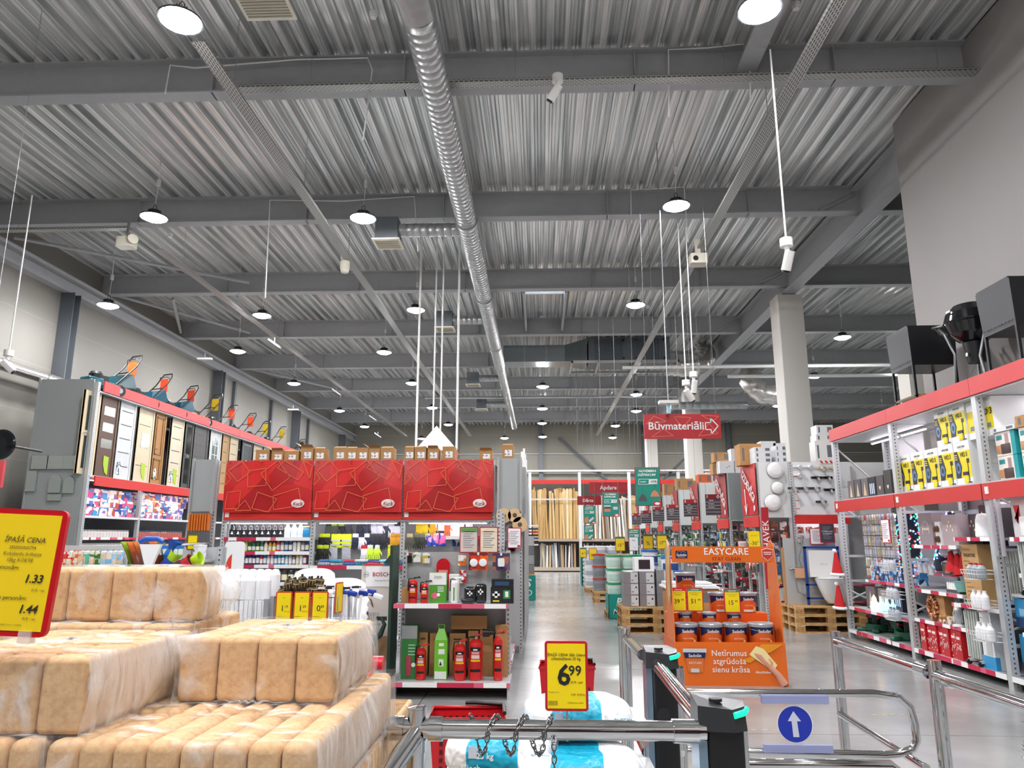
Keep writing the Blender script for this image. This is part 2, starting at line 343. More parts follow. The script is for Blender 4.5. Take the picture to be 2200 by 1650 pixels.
LP = [(-3.94, 6.9), (2.43, 6.97), (-6.86, 11.85), (-3.13, 12.03), (2.4, 11.74), (-9.85, 15.55), (-7.12, 17.7), (-3.08, 17.4), (2.4, 17.2), (8.7, 20.4), (-9.24, 21.3), (-4.77, 21.6), (-9.1, 26.1), (-4.7, 26.2), (.15, 27.0), (3.9, 28.7),
      (9.8, 25.6), (-9.0, 32), (-4.7, 31.4), (.15, 31.8), (4.4, 32.6), (10.4, 31.5), (-9, 36.8), (-4.6, 36.3), (.15, 36), (3.9, 37), (8, 36.6), (-6.8, 41.5), (-2, 41.5), (.2, 41), (4.2, 41.5), (9.5, 41.2), (12.5, 15.5), (12.5, 25), (16, 34), (-7.5, 3), (-3.5, 1.5), (2.4, 2), (-.6, -.6), (-3.2, -2.6), (2.6, -2.4)]  # last three lamps are unseen, added behind the camera to light the front
pos = ['above the briquette stack, top edge of the photo', 'above the turnstile, cut by the top edge of the photo', 'above the door rack corner, first roof bay', 'beside the first square air vent', 'in front of the second roof beam, over the turnstile',
       'close to the side wall, above the mowers', 'left of the round duct, second bay', 'just left of the round duct, near the second vent', 'right of the rooflight', 'right of the clad column, over the red rack']
for i, (x, y) in enumerate(LP):
    c = lamp0 if i == 0 else dup(lamp0)
    c.location = (x, y, 7.2 if i != 5 else 6.8)
    c['label'] = 'round high bay pendant lamp '+(pos[i] if i < len(pos) else f'in far or added rows, {nth(i-len(pos))} counted going down the hall')
    c['group'] = 'pendant lamps'
# ---------------- ducts ----------------
DU = mat('#aeb1b1', .36, .8, noise=.15, nscale=6.)
def duct_mb(p, q, r, step=.14):
    mb = MB(); p = Vector(p); q = Vector(q); n = max(2, int((q-p).length/step)); pr = []; rr = []
    for i in range(n):
        a = p.lerp(q, i/n); b2 = p.lerp(q, (i+.93)/n); pr += [a, b2]; rr += [r, r]
        pr.append(p.lerp(q, (i+.965)/n)); rr.append(r*.955)
    pr.append(q); rr.append(r)
    return mb.tube(pr, rr, 18)
t = T('air_duct', 'round spiral metal main duct running the length of the roof', 'air duct', (0, 0, 0))
duct_mb((-1.36, 7.3, 7.55), (-1.36, 24.8, 7.55), .2).build('duct_run', DU, t); duct_mb((-1.36, 24.8, 7.55), (-1.36, 39.5, 7.55), .16, .3).build('duct_run', DU, t)
MB().tube([(-2.3, 6.1, 7.7), (-1.85, 6.35, 7.68), (-1.5, 6.75, 7.62), (-1.38, 7.05, 7.57), (-1.36, 7.3, 7.55)], .21, 18).build('duct_elbow', DU, t)
for y in (12.9, 17.4, 22.2): MB().tube([(-1.36, y, 7.55), (-1.36, y+.08, 7.55)], .222, 18).build('joint_ring', DU, t)
VENT = mat('#e4e0cf', .5)
for i, (y, x) in enumerate(((13.35, -2.95), (19.4, -2.6), (27.0, -2.5), (32.4, -2.6))):
    b_ = T('branch_duct', f'short side duct with a square air vent, {nth(i)} branch going down the hall', 'air duct', (x, y, 7.45), group='side branches of the main duct')
    duct_mb((.22, 0, .1), (abs(x+1.36)-.02, 0, .1), .13).build('duct_run', DU, b_)
    MB().box(-.22, .22, -.22, .22, -.16, .3).build('plenum_box', mat('#6f767a', .45, .4), b_)
    g = MB().box(-.27, .27, -.27, .27, -.185, -.16)
    g.build('vent_grille', VENT, b_)
    g2 = MB(); 
    for k in range(9): g2.box(-.23, .23, -.22+k*.05, -.205+k*.05, -.195, -.185)
    g2.build('grille_louvre', mat('#a9a593', .6), b_)
v = T('ceiling_vent', 'square cream ceiling vent cut by the top edge of the photo', 'air vent', P(565, 5, Z=7.6))
MB().box(-.3, .3, -.3, .3, 0, .03).build('vent_frame', VENT, v)
g2 = MB()
for k in range(11): g2.box(-.26, .26, -.25+k*.047, -.232+k*.047, -.012, 0)
g2.build('grille_louvre', mat('#a9a593', .6), v)
# ventilation unit hung in the roof
u = T('ventilation_unit', 'boxy grey ventilation unit hanging on a steel frame', 'ventilation unit', (3.2, 24.6, 7.34))
MB().box(-1.5, 1.25, -.6, .6, .1, .95).build('casing', mat('#6c7276', .45, .5), u)
for x in (-1.3, .02): MB().box(x, x+.95, -.62, -.6, .16, .88).build('access_door', mat('#5d646a', .4, .5), u)
for x in (-.32, .1, 1.05):
    for z in (.2, .84): MB().cyl((x, -.66, z), (x, -.6, z), .04).build('latch', BLACK, u)
MB().box(-2.1, 1.5, -.85, -.8, 0, .08).box(-2.1, 1.5, .8, .85, 0, .08).box(-2.1, -2.05, -.85, .85, 0, .08).box(-1.2, -1.15, -.85, .85, 0, .08).box(.2, .25, -.85, .85, 0, .08).box(1.45, 1.5, -.85, .85, 0, .08).build('support_frame', mat('#b5b7b6', .4, .5), u)
d2 = T('square_duct', 'rectangular metal duct joining the unit and the round duct', 'air duct', (0, 24.6, 7.5))
MB().box(-1.2, .9, -.4, .4, -.0, .58).build('duct_run', mat('#8b9396', .35, .7), d2)
MB().add([(.9, -.4, 0), (.9, .4, 0), (.9, .4, .58), (.9, -.4, .58), (1.65, -.6, -.05), (1.65, .6, -.05), (1.65, .6, .75), (1.65, -.6, .75)], [(0, 1, 5, 4), (1, 2, 6, 5), (2, 3, 7, 6), (3, 0, 4, 7)]).build('duct_transition', mat('#7d8588', .35, .7), d2)
for x in (-.5, .25): MB().box(x, x+.03, -.42, .42, -.02, .6).build('joint_flange', DU, d2)
FOIL = mat('#c9c6c0', .25, .85, bump=.9, nscale=10.)
def foil(pts, r, lab, n=18):
    t = T('foil_duct', lab, 'air duct', (0, 0, 0)); pts = [Vector(p) for p in pts]; out = []; rr = []
    for i in range(len(pts)-1):
        for k in range(7): out.append(pts[i].lerp(pts[i+1], k/7)); rr.append(r*(1+.06*math.sin(i*3+k*2.3)))
    mb = MB().tube(out, rr, n); mb.build('duct_run', FOIL, t); return t
foil([(4.45, 24.6, 7.45), (5.0, 24.6, 7.4), (5.55, 24.75, 7.5), (5.85, 25.1, 7.85), (5.9, 25.6, 8.2)], .38, 'crumpled silver foil elbow duct right of the ventilation unit')
foil([(8.2, 27.5, 8.1), (8.0, 27.3, 7.4), (8.4, 27.2, 6.9), (9.2, 27.2, 6.8)], .38, 'crumpled silver foil elbow duct right of the clad column')
p_ = T('air_duct', 'round grey duct behind the red hanging arrow sign', 'air duct', (0, 0, 0)); duct_mb((5.4, 29.6, 6.9), (8.5, 29.6, 6.9), .16, .3).build('duct_run', DU, p_)
for i, (a, b2, r, lab) in enumerate((((2.6, 22.0, 6.75), (21, 22.0, 6.75), .05, 'white pipe crossing the hall in front of the ventilation unit'), ((-5, 31.2, 7.6), (6, 31.2, 7.6), .05, 'thin pipe crossing the far roof beams'), ((6.6, 25, 7.1), (21, 25, 7.1), .06, 'silver pipe crossing the right hall high up'))):
    q = T('pipe', lab, 'pipe'); MB().cyl(a, b2, r, n=8).build('pipe_run', WHITE if i != 1 else GALV, q)
q = T('insulated_pipe', 'foil wrapped heating pipe running along the side wall', 'pipe')
pts = [(XL+.35, 6+i*1.2, 5.15+.012*math.sin(i)) for i in range(29)]; MB().tube(pts, .13, 12).build('pipe_run', FOIL, q)
for i in range(0, 28, 2): MB().tube([(XL+.35, 6+i*1.2+.1, 5.15), (XL+.35, 6+i*1.2+.16, 5.15)], .145, 12).build('band_clamp', STEEL, q)
# ---------------- perforated cable trays ----------------
hm = D.materials.new('perforated_steel'); hm.use_nodes = True; nt = hm.node_tree; b = nt.nodes['Principled BSDF']; N = nt.nodes.new; L = nt.links.new
b.inputs['Metallic'].default_value = .6; b.inputs['Roughness'].default_value = .4
t = N('ShaderNodeTexCoord'); br = N('ShaderNodeTexBrick'); br.inputs['Scale'].default_value = 1; br.inputs['Brick Width'].default_value = .07; br.inputs['Row Height'].default_value = .03; br.inputs['Mortar Size'].default_value = .01
br.inputs['Color1'].default_value = br.inputs['Color2'].default_value = lin('#3a3c3c'); br.inputs['Mortar'].default_value = lin('#b5b6b2'); L(t.outputs['UV'], br.inputs['Vector']); L(br.outputs[0], b.inputs['Base Color'])
def tray(p, q, w_, lab):
    t = T('cable_tray', lab, 'cable tray', p); p = Vector(p); q = Vector(q)-p; Ln = q.length; d = q.normalized(); sd = Vector((d.y, -d.x, 0))*w_/2; up = Vector((0, 0, .045))
    mb = MB(); z = Vector((0, 0, 0))
    mb.add([-sd, q-sd, q+sd, sd], [(0, 1, 2, 3)]); mb.add([-sd, q-sd, q-sd+up, -sd+up], [(0, 1, 2, 3)]); mb.add([sd, q+sd, q+sd+up, sd+up], [(0, 1, 2, 3)])
    o = mb.build('tray_channel', hm, t); uv = o.data.uv_layers.new(name='uv')
    for k, co in enumerate([(0, 0), (Ln, 0), (Ln, w_), (0, w_)]+[(0, 0), (Ln, 0), (Ln, .045), (0, .045)]*2): uv.data[k].uv = co
    k = 1.0
    while k < Ln:
        MB().cyl(d*k+Vector((0, 0, .02)), d*k+Vector((0, 0, 8.43-p.z)), .005, n=5, caps=False).build('hanger_rod', STEEL, t); k += 2.9
    return t
tray((-3.94, 7.3, 7.25), (-3.94, 41, 7.25), .16, 'long perforated cable tray left of the round duct')
tray((3.27, 5.5, 7.25), (3.27, 41, 7.25), .16, 'long perforated cable tray over the aisle, right of the round duct')
tray((-7.6, 13.4, 7.25), (-7.6, 41, 7.25), .14, 'long perforated cable tray nearest the side wall')
tray((P(500, 170, Z=7.8).x, 9.05, 7.8), (6.0, 9.05, 7.8), .14, 'perforated cable tray crossing the hall under the first beam')
tray((-11.4, 13.2, 7.6), (-8.1, 13.2, 7.6), .14, 'short perforated tray reaching the side wall')
# small roof devices
WPL = mat('#e8e8e4', .35)
def camera_dev(c, drop, lab, k=1.):
    t = T('security_camera', lab, 'security camera', c)
    MB().cyl((0, 0, .1), (0, 0, drop), .012, n=8).build('drop_pole', WPL, t); MB().cyl((0, 0, 0), (0, 0, .1), .075, n=16).build('mount_base', WPL, t)
    MB().cyl((0, 0, 0), (0, -.02, -.07), .03, n=10).build('swivel', WPL, t)
    M = Matrix.Translation((-.03*k, -.05, -.17)) @ Matrix.Rotation(R_(35*k), 4, 'Y') @ Matrix.Rotation(R_(20), 4, 'X')
    MB().rbox(-.05, .05, -.05, .05, -.14, .09, .02, M=M).build('camera_body', WPL, t); MB().cyl((0, 0, -.165), (0, 0, -.14), .045, n=14, M=M).build('lens', BLACK, t)
c = P(1198, 176, Y=8.8); camera_dev((c.x, 8.8, c.z), .12, 'white security camera on the crossing tray, centre of the roof')
c = P(1690, 530, Y=8.2); camera_dev((c.x, 8.2, c.z), 7.62-c.z, 'white security camera on a long pole, right part of the roof', .3)
c = P(1490, 810, Y=13.5); camera_dev((c.x, 13.5, c.z), 7.6-c.z, 'white security camera on a long pole above the arrow sign, pointing down', .1)
c = P(1474, 828, Y=13.3); camera_dev((c.x, 13.3, c.z), 7.6-c.z, 'white security camera on a long pole above the arrow sign, lower one', -1.)
c = P(18, 765, Y=11.5); camera_dev((c.x, 11.5, c.z), 7.5-c.z, 'white security camera on a long pole in front of the side wall', -1.2)
def blob(name, c, lab, cat, parts):
    t = T(name, lab, cat, c)
    for pn, mb, m in parts: mb.build(pn, m, t)
    return t
CAM2 = mat('#d9d4c4', .5)
c = P(272, 522, Y=13.2); blob('speaker_horn', c, 'cream box shaped loudspeaker under the short tray', 'loudspeaker', [('speaker_box', MB().rbox(-.17, .17, -.12, .12, -.1, .1, .04), CAM2), ('speaker_cone', MB().cyl((.1, -.05, 0), (.22, -.16, .02), .07, .1), CAM2), ('bracket', MB().box(-.02, .02, -.02, .02, .1, .5), STEEL)])
c = P(741, 572, Y=14.2); blob('sensor_dome', c, 'cream cylinder motion sensor under the cable tray', 'sensor', [('housing', MB().lathe([(0, -.16), (.07, -.14), (.1, -.06), (.1, .1), (.06, .12)], 16), CAM2), ('collar', MB().lathe([(.07, .12), (.1, .16), (.1, .3), (.0, .32)], 16), CAM2)])
c = P(1500, 560, Y=13.8); blob('projector', c, 'cream box projector under the right cable tray', 'projector', [('body', MB().rbox(-.17, .17, -.14, .14, -.09, .11, .04), CAM2), ('lens', MB().cyl((-.08, -.16, 0), (-.08, -.14, 0), .05), BLACK), ('bracket', MB().box(-.05, .05, -.03, .03, .11, .45), CAM2)])
def spot(c, lab, k=1):
    blob('emergency_light', c, lab, 'lamp', [('lamp_body', MB().rbox(-.2, .2, -.06, .06, -.02, .02, .015, M=Matrix.Rotation(R_(k), 4, 'Y')), WPL), ('bracket', MB().box(-.01, .01, -.02, .02, .02, .16), STEEL)])
for px, py, yy, lab, k in ((590, 738, 18.5, 'slim white emergency light below the far left tray, near one', 35), (723, 842, 27, 'slim white emergency light below the far left tray, middle one', 35), (801, 898, 33, 'slim white emergency light below the far left tray, far one', 35), (812, 935, 37, 'slim white emergency light deep in the hall', 35), (440, 771, 19, 'flat white emergency light on the side wall, near one', 0), (630, 880, 27, 'flat white emergency light on the side wall, far one', 0)):
    spot(P(px, py, Y=yy), lab, k)
for i, (px, py) in enumerate(((802, 33), (1710, 14), (1420+70, 468), (366, 506), (580, 683), (1392, 660), (1778, 668))):
    c = P(px, py, Z=8.36); blob('smoke_detector', c, f'small white round smoke detector, {nth(i)} going down the roof', 'smoke detector', [('base', MB().cyl((0, 0, .0), (0, 0, .05), .055, n=16), WPL), ('chamber', MB().cyl((0, 0, -.04), (0, 0, 0), .04, .05, n=16), WPL)])['group'] = 'smoke detectors on the roof'
# light cables sagging on the beams
for i, pts in enumerate((((355, 200), (366, 140), (420, 146), (640, 128), (790, 125), (800, 150), (780, 300)), ((1437, 250), (1436, 107), (1520, 103), (1604, 94), (1612, 160), (1612, 215)), ((570, 640), (580, 430), (740, 432), (890, 422), (898, 540)), ((1356, 480), (1355, 408), (1420, 405), (1470, 402), (1478, 520)))):
    q = T('light_cable', f'thin white power cable looped over the roof beam, {nth(i)} loop', 'cable', group='power cables looped over beams')
    MB().tube([P(a, b2, Y=9.18 if i < 2 else 13.45) for a, b2 in pts], .012, 5).build('cable_run', WPL, q)
# ================= DOOR AND GARDEN RACK ALONG THE SIDE WALL =================
RX = -9.42
UPR = mat('#c9cccd', .4, .4)
hs = D.materials.new('slotted_upright'); hs.use_nodes = True; nt = hs.node_tree; b = nt.nodes['Principled BSDF']; N = nt.nodes.new; L = nt.links.new
t = N('ShaderNodeTexCoord'); s_ = N('ShaderNodeSeparateXYZ'); L(t.outputs['Object'], s_.inputs[0]); p_ = N('ShaderNodeMath'); p_.operation = 'PINGPONG'; p_.inputs[1].default_value = .025; L(s_.outputs[2], p_.inputs[0])
c_ = N('ShaderNodeMath'); c_.operation = 'GREATER_THAN'; c_.inputs[1].default_value = .015; L(p_.outputs[0], c_.inputs[0])
x_ = N('ShaderNodeMix'); x_.data_type = 'RGBA'; x_.inputs[6].default_value = lin('#c9cccd'); x_.inputs[7].default_value = lin('#55585a'); L(c_.outputs[0], x_.inputs[0]); L(x_.outputs[2], b.inputs['Base Color']); b.inputs['Roughness'].default_value = .4; b.inputs['Metallic'].default_value = .3
SLOT = hs
def upright(x, y, z0, z1, par, w_=.07, slotax='x'):
    g = MB().box(x-w_/2, x+w_/2, y-w_/2, y+w_/2, z0, z1)
    if slotax == 'x': g.box(x-.008, x+.008, y-w_/2-.002, y-w_/2, z0+.03, z1, 1)
    else: g.box(x-w_/2-.002, x-w_/2, y-.008, y+.008, z0+.03, z1, 1).box(x+w_/2, x+w_/2+.002, y-.008, y+.008, z0+.03, z1, 1)
    return g.build('upright', [UPR, SLOT], par)
STRIP = art(['#c3264a', '#f2f2f0', '#c3264a', '#d8607a', '#f2f2f0'], 5, .45, (1, 1, .01), 0, .8)
def shelf(par, x0, x1, y0, y1, z, lip='-y', th=.035, strip=True, m=None):
    sh = MB().box(x0, x1, y0, y1, z-th, z).build('shelf_board', m or RACK, par)
    if strip:
        g = {'-y': (x0, x1, y0-.012, y0, z-th-.01, z+.005), '+x': (x1, x1+.012, y0, y1, z-th-.01, z+.005), '-x': (x0-.012, x0, y0, y1, z-th-.01, z+.005)}[lip]
        MB().box(*g).build('price_strip', STRIP if strip is True else strip, sh)
    return sh
rk = T('door_rack', 'tall grey and red rack with doors, running along the side wall', 'shelving', (0, 0, 0))
MB().box(RX-1.28, RX-.1, 14.86, 14.9, 0, 4.93).box(RX-1.3, RX-1.26, 14.84, 14.92, 0, 4.95).build('end_panel', mat('#9ba09f', .5, .2), rk)
upright(RX-.05, 14.93, 0, 4.88, rk, .08, 'y')
for y in (17.05, 19.6, 22.2, 25, 28, 31, 34): upright(RX-.05, y, 0, 2.84, rk, .08, 'y'); upright(RX-.35, y, 2.9, 4.66, rk, .08, 'y')
bandm = mat('#c9393a', .45)
for a, b2 in ((15.05, 22.3), (22.3, 27.5), (27.5, 34.5)): MB().box(RX, RX+.03, a, b2-.01, 4.69, 4.92).build('upper_band', bandm, rk)
for a, b2 in ((15.1, 19.6), (19.6, 27), (27, 34.5)): MB().box(RX, RX+.03, a, b2-.01, 2.68, 2.88).build('lower_band', BAND, rk)
MB().box(RX-1.2, RX, 14.93, 34.5, 4.66, 4.69).build('top_deck', RACK, rk)
MB().box(RX-1.2, RX, 14.93, 34.5, 2.85, 2.89).build('middle_deck', RACK, rk)
MB().box(RX-1.28, RX-1.24, 14.9, 34.5, 0, 4.7).build('back_panel', mat('#4c4e50', .7), rk)
for z in (2.05, 1.6, 1.32, .9, .4):
    for a, b2 in ((14.97, 17.01), (17.09, 19.56), (19.64, 22.1)): shelf(rk, RX-.6 if z != 1.32 else RX-.5, RX-.02, a, b2, z, '+x', strip=mat('#dadcdd', .4) if z > 1.7 else STRIP)
# mirrors hung on its end panel
MIR = mat('#cfd9d6', .06, .85); MIRF = mat('#8fb0a8', .1, .6)
def mirror(nm, lab, poly, c):
    t = T(nm, lab, 'mirror', c); MB().prism(poly, -.02, 0, 'y').build('glass_sheet', MIR, t); MB().prism([(a*1.02, b2*1.02) for a, b2 in poly], -.001, .012, 'y').build('edge', MIRF, t)
Y_ = 14.83
for i, (a, b2, lab) in enumerate(((70, 103, 'first'), (103, 135, 'second'), (137, 167, 'third'))):
    p, q = P(a, 979, Y=Y_), P(b2, 1008, Y=Y_)
    mirror('wall_mirror', f'greenish rectangular mirror high on the rack end, {lab} in the upper row', [(-(q.x-p.x)/2+.01, -.28), ((q.x-p.x)/2-.01, -.28), ((q.x-p.x)/2-.01, 0), (-(q.x-p.x)/2+.01, 0)], ((p.x+q.x)/2, Y_, p.z))
arch = lambda w_, h: [(-w_/2, -h), (w_/2, -h)]+[(w_/2*math.cos(R_(a)), -w_*.6+w_*.6*math.sin(R_(a))) for a in range(0, 181, 15)]
p = P(70, 1012, Y=Y_); mirror('wall_mirror', 'tall rectangular mirror at the back edge of the rack end', [(-.1, -.42), (.1, -.42), (.1, 0), (-.1, 0)], (p.x, Y_, p.z))
p = P(121, 1019, Y=Y_); mirror('wall_mirror', 'arched mirror in the middle of the rack end', arch(.26, .38), (p.x, Y_, p.z))
p = P(150, 1024, Y=Y_); mirror('wall_mirror', 'arched mirror on the rack end, nearest the doors', arch(.22, .34), (p.x, Y_, p.z))
p = P(118, 1062, Y=Y_); mirror('wall_mirror', 'small low rectangular mirror on the rack end', [(-.14, -.13), (.14, -.13), (.14, 0), (-.14, 0)], (p.x, Y_, p.z))
# doors
LIME = mat('#a6c520', .5); STK = art(['#f2f2f2', '#3f7fb0', '#f2f2f2', '#444444'], 22, .5)
def door(i, a, b2, kind, col, col2, lab, green=None, paper=False):
    y0, y1 = P(a, 1000, X=RX).y, P(b2, 1000, X=RX).y; W = (y1-y0)-.04; Hh = 1.76; yaw = -.0
    t = T('interior_door', lab, 'door', (RX-.12, (y0+y1)/2, 2.9), 0, 'doors displayed on the rack')
    m, m2 = mat(col, .5, noise=.07, nscale=5.), mat(col2, .45)
    MB().box(-.04, .0, -W/2, W/2, 0, Hh).build('door_leaf', m, t)
    f = MB().box(-.05, .012, W/2-.06, W/2, 0, Hh).box(-.05, .012, -W/2, -W/2+.02, 0, Hh); f.build('door_jamb', mat(col, .45), t)
    g = MB(); G = .003
    wi = W-.2; c0 = -.03
    if kind == 'lines':
        n = 5 if 'eight' not in lab else 7
        for k in range(n): z = Hh*(k+.9)/(n+.6); g.box(0, .004, c0-wi/2+.02, c0+wi/2, z, z+.018)
        g.build('inlay_strip', mat('#4a4744', .5), t)
    elif kind == 'glass3':
        for k in range(3): g.box(0, .006, c0-wi/2+.04, c0+wi/2, .62+k*.36, .62+k*.36+.2)
        g.build('frosted_pane', mat('#8d8f88', .15, .2), t)
    elif kind == 'square':
        MB().box(0, .006, c0-.12, c0+.2, .82, 1.16).build('frosted_pane', mat('#a3adaf', .12, .2), t)
        for z in (.38, 1.35): g.box(0, .004, c0-wi/2, c0+wi/2, z, z+.015)
        g.build('inlay_strip', mat('#6a6660', .5), t)
    elif kind == 'panel2':
        for z0, z1 in ((.12, .62), (.72, 1.66)):
            for (u0, u1, v0, v1) in ((-wi/2, wi/2, z0, z0+.03), (-wi/2, wi/2, z1-.03, z1), (-wi/2, -wi/2+.03, z0, z1), (wi/2-.03, wi/2, z0, z1)): g.box(0, .015, c0+u0, c0+u1, v0, v1)
        g.build('panel_moulding', m2, t)
    elif kind == 'glassfull':
        for z0, z1 in ((.12, .8), (.92, 1.66)): g.box(0, .006, c0-wi/2+.05, c0+wi/2+.02, z0, z1)
        g.build('glass_pane', mat(col2, .08, .3), t)
    elif kind == 'arch':
        g.prism([(c0-.17, .3), (c0+.17, .3), (c0+.17, 1.4)]+[(c0+.17*math.cos(R_(q)), 1.4+.2*math.sin(R_(q))) for q in range(15, 180, 15)]+[(c0-.17, 1.4)], 0, .005, 'x'); g.build('glass_pane', mat('#8d9898', .08, .4), t)
        h = MB().box(.004, .015, c0-.01, c0+.01, .3, 1.58)
        for k in range(4): h.box(.004, .015, c0-.17, c0+.17, .5+.28*k, .52+.28*k)
        h.build('glazing_bar', WHITE, t)
    MB().cyl((0, -W/2+.07, .85), (.05, -W/2+.07, .85), .012, n=8).cyl((.05, -W/2+.07, .85), (.05, -W/2+.17, .85), .01, n=8).build('handle', CHROME, t) if kind in ('panel2', 'glassfull', 'arch') else None
    if green: MB().prism([(green, .18), (green+.04, .16), (green+.2, .0+.22), (green+.2, .5), (green, .48)] if 0 else [(c0-.02, .46), (c0-.02, .28), (c0+.06, .1), (c0+.17, .04), (c0+.17, .44)], .006, .009, 'x').build('sticker', LIME, t)
    if paper: MB().box(.006, .009, c0-wi/2+.03, c0-wi/2+.18, .1, .38).build('info_sheet', STK, t)
DR = [(176, 213, 'glassfull', '#d9c7a4', '#23302a', 'cream framed glass door, first on the rack'), (214, 254, 'glass3', '#5d4334', '#8d8f88', 'brown door with three frosted panes and a lime sticker', .1),
      (255, 292, 'lines', '#cfd2d4', '#4a4744', 'white door with four dark cross lines', None, True), (297, 333, 'square', '#d3c2a5', '#aab', 'cream door with a square frosted pane and lime sticker', .1),
      (334, 359, 'panel2', '#a5753a', '#8a5e2a', 'honey oak door with two moulded panels', None, True), (370, 398, 'lines', '#d3c6ae', '#4a4744', 'cream door with many dark cross lines and lime sticker', .1, True),
      (400, 419, 'glassfull', '#3b3f3c', '#1d2421', 'dark framed glass door with a white middle rail'), (420, 451, 'lines', '#4a4a48', '#333333', 'charcoal grey plain door'), (455, 480, 'arch', '#cfd2d0', '#899', 'white door with an arched glazed window'),
      (482, 497, 'lines', '#b58f5c', '#9a7748', 'light oak flush door, beside the arched glazed door'), (498, 516, 'lines', '#cdbb9b', '#4a4744', 'narrow cream door with cross lines beside the light oak one'), (524, 547, 'panel2', '#3c4042', '#7b8080', 'dark grey door with a pale framed panel'),
      (549, 569, 'lines', '#cabb9f', '#aaa190', 'beige door right after the dark grey framed door'), (571, 600, 'panel2', '#d8d8d4', '#c4c4c0', 'last white door near the cardboard boxes')]
for i, dd in enumerate(DR): door(i, *(dd[0], dd[1], dd[2], dd[3], dd[4] if len(dd[4]) == 7 else '#999999', dd[5], dd[6] if len(dd) > 6 else None, dd[7] if len(dd) > 7 else False))
# lawn mowers on top
def mower(c, rz, body, tagc, lab, bag=True, k=1.):
    t = T('lawn_mower', lab, 'lawn mower', c, rz, 'lawn mowers on the door rack'); t.scale = (k,)*3
    bm = mat(body, .3); dk = mat('#1b2022', .4)
    MB().pillow(-.22, .22, -.38, .3, .1, .28, .07, 0).pillow(-.15, .15, -.36, -.02, .24, .34, .04, 0).build('deck', bm, t)
    MB().lathe([(.12, .3), (.13, .42), (.1, .47), (.02, .49)], 14, c=(0, -.12, 0)).box(-.1, .1, -.06, .1, .28, .4).build('engine', dk, t)
    for x in (-.25, .25):
        for y, r in ((-.28, .1), (.26, .12)):
            wl = MB().cyl((x-.03, y, r), (x+.03, y, r), r, n=16).build('wheel', BLACK, t); MB().cyl((x-.035, y, r), (x+.035, y, r), r*.45, n=12).build('hub', mat('#b9bcc0', .4), wl)
    if bag:
        MB().add([(-.2, .2, .2), (.2, .2, .2), (.2, .68, .25), (-.2, .68, .25), (-.16, .24, .45), (.16, .24, .45), (.17, .6, .55), (-.17, .6, .55)], [(0, 3, 2, 1), (4, 5, 6, 7), (0, 1, 5, 4), (1, 2, 6, 5), (2, 3, 7, 6), (3, 0, 4, 7)]).build('grass_bag', bm, t)
    MB().tube([(-.2, .2, .25), (-.2, .62, .7), (-.19, .74, .9), (-.14, .78, 1.0), (.14, .78, 1.0), (.19, .74, .9), (.2, .62, .7), (.2, .2, .25)], .016, 8).tube([(-.2, .5, .57), (.2, .5, .57)], .013, 6).build('handle', BLACK, t)
    MB().tube([(-.19, .7, .82), (-.13, .66, .9), (.13, .66, .9), (.19, .7, .82)], .009, 6).build('brake_bar', dk, t)
    MB().box(-.13, .13, .68, .685, .52, .86).build('price_tag', mat(tagc, .5), t)
MW = [(15.5, '#0c4a52', '#d8501c', 'teal lawn mower with an orange tag, nearest on the rack', 1, 1.1), (17.1, '#124a5c', '#d8421c', 'dark blue lawn mower with an orange tag, second on the rack', 1, 1.), (18.55, '#124a5c', '#d8421c', 'dark blue lawn mower with an orange tag, third on the rack', 1, 1.),
      (20.0, '#d87a14', '#d8b81c', 'orange lawn mower with a large yellow tag', 0, 1.05), (21.3, '#d8c014', '#c8421c', 'black and yellow lawn mower with a red tag', 0, .95), (22.8, '#d8c814', '#c8421c', 'bright yellow lawn mower with a red tag, farther along', 0, .95), (24.2, '#26282a', '#d8b81c', 'grey lawn mower with a yellow tag half hidden', 0, .9),
      (25.8, '#26282a', '#d8b81c', 'black lawn mower with yellow tag on an open handle', 0, .95), (28.3, '#26282a', '#26282a', 'small dark lawn mower deep in the row', 0, .8), (31.5, '#c8421c', '#26282a', 'red lawn mower at the end of the row', 0, .7)]
for y, b_, g_, lab, bg, k in MW: mower((RX-.36, y, 4.692), R_(-22), b_, g_, lab, bool(bg), k)
# goods on its lower shelves
BOXC = [['#5b7fc0', '#e8e4ea', '#d84a8a', '#26408a'], ['#e9ddd8', '#c86a4a', '#7a5aa8', '#f0f0f4'], ['#f0f0f4', '#2f9fd0', '#e05a7a', '#253a7a'], ['#24509a', '#e8984a', '#f4f4f4', '#c83a4a'], ['#f0d8d0', '#8a6ac0', '#4a9ad0', '#f4f4f8']]
def pbox(w_, d, h, cols, scale=9., seed=0., name='product_box', cat='box'):
    t = T(name, '', cat); MB().box(-w_/2, w_/2, 0, d, 0, h).build('carton', art(cols, scale, .4, seed=seed), t)
    MB().box(-w_*.36, w_*.36, -.002, 0, h*.62, h*.86).build('label', mat('#f4f2ee', .4) if seed % 2 < 1 else mat(cols[0], .4), t); return t
n = 0
for bay, (a, b2) in enumerate(((15.02, 16.95), (17.15, 19.5))):
    for r_ in range(3 if bay == 0 else 4):
        y = a+.02; k = 0
        hh = .19 if bay == 0 else .15
        while y < b2-.24:
            w_ = rnd.uniform(.2, .34)
            if y+w_ > b2: break
            o = pbox(w_, .3, hh, BOXC[(n*7+r_) % 5], 7, n*.37); o.location = (RX-.06, y+w_/2, 2.052+r_*(hh+.002)); o.rotation_euler = (0, 0, R_(90)); tag(o, f'printed household box, {nth(k)} in the {["lower", "middle", "upper", "highest"][r_]} layer, door rack {["first", "second"][bay]} bay', 'box', 'printed boxes on the door rack shelf')
            y += w_+.01; k += 1; n += 1
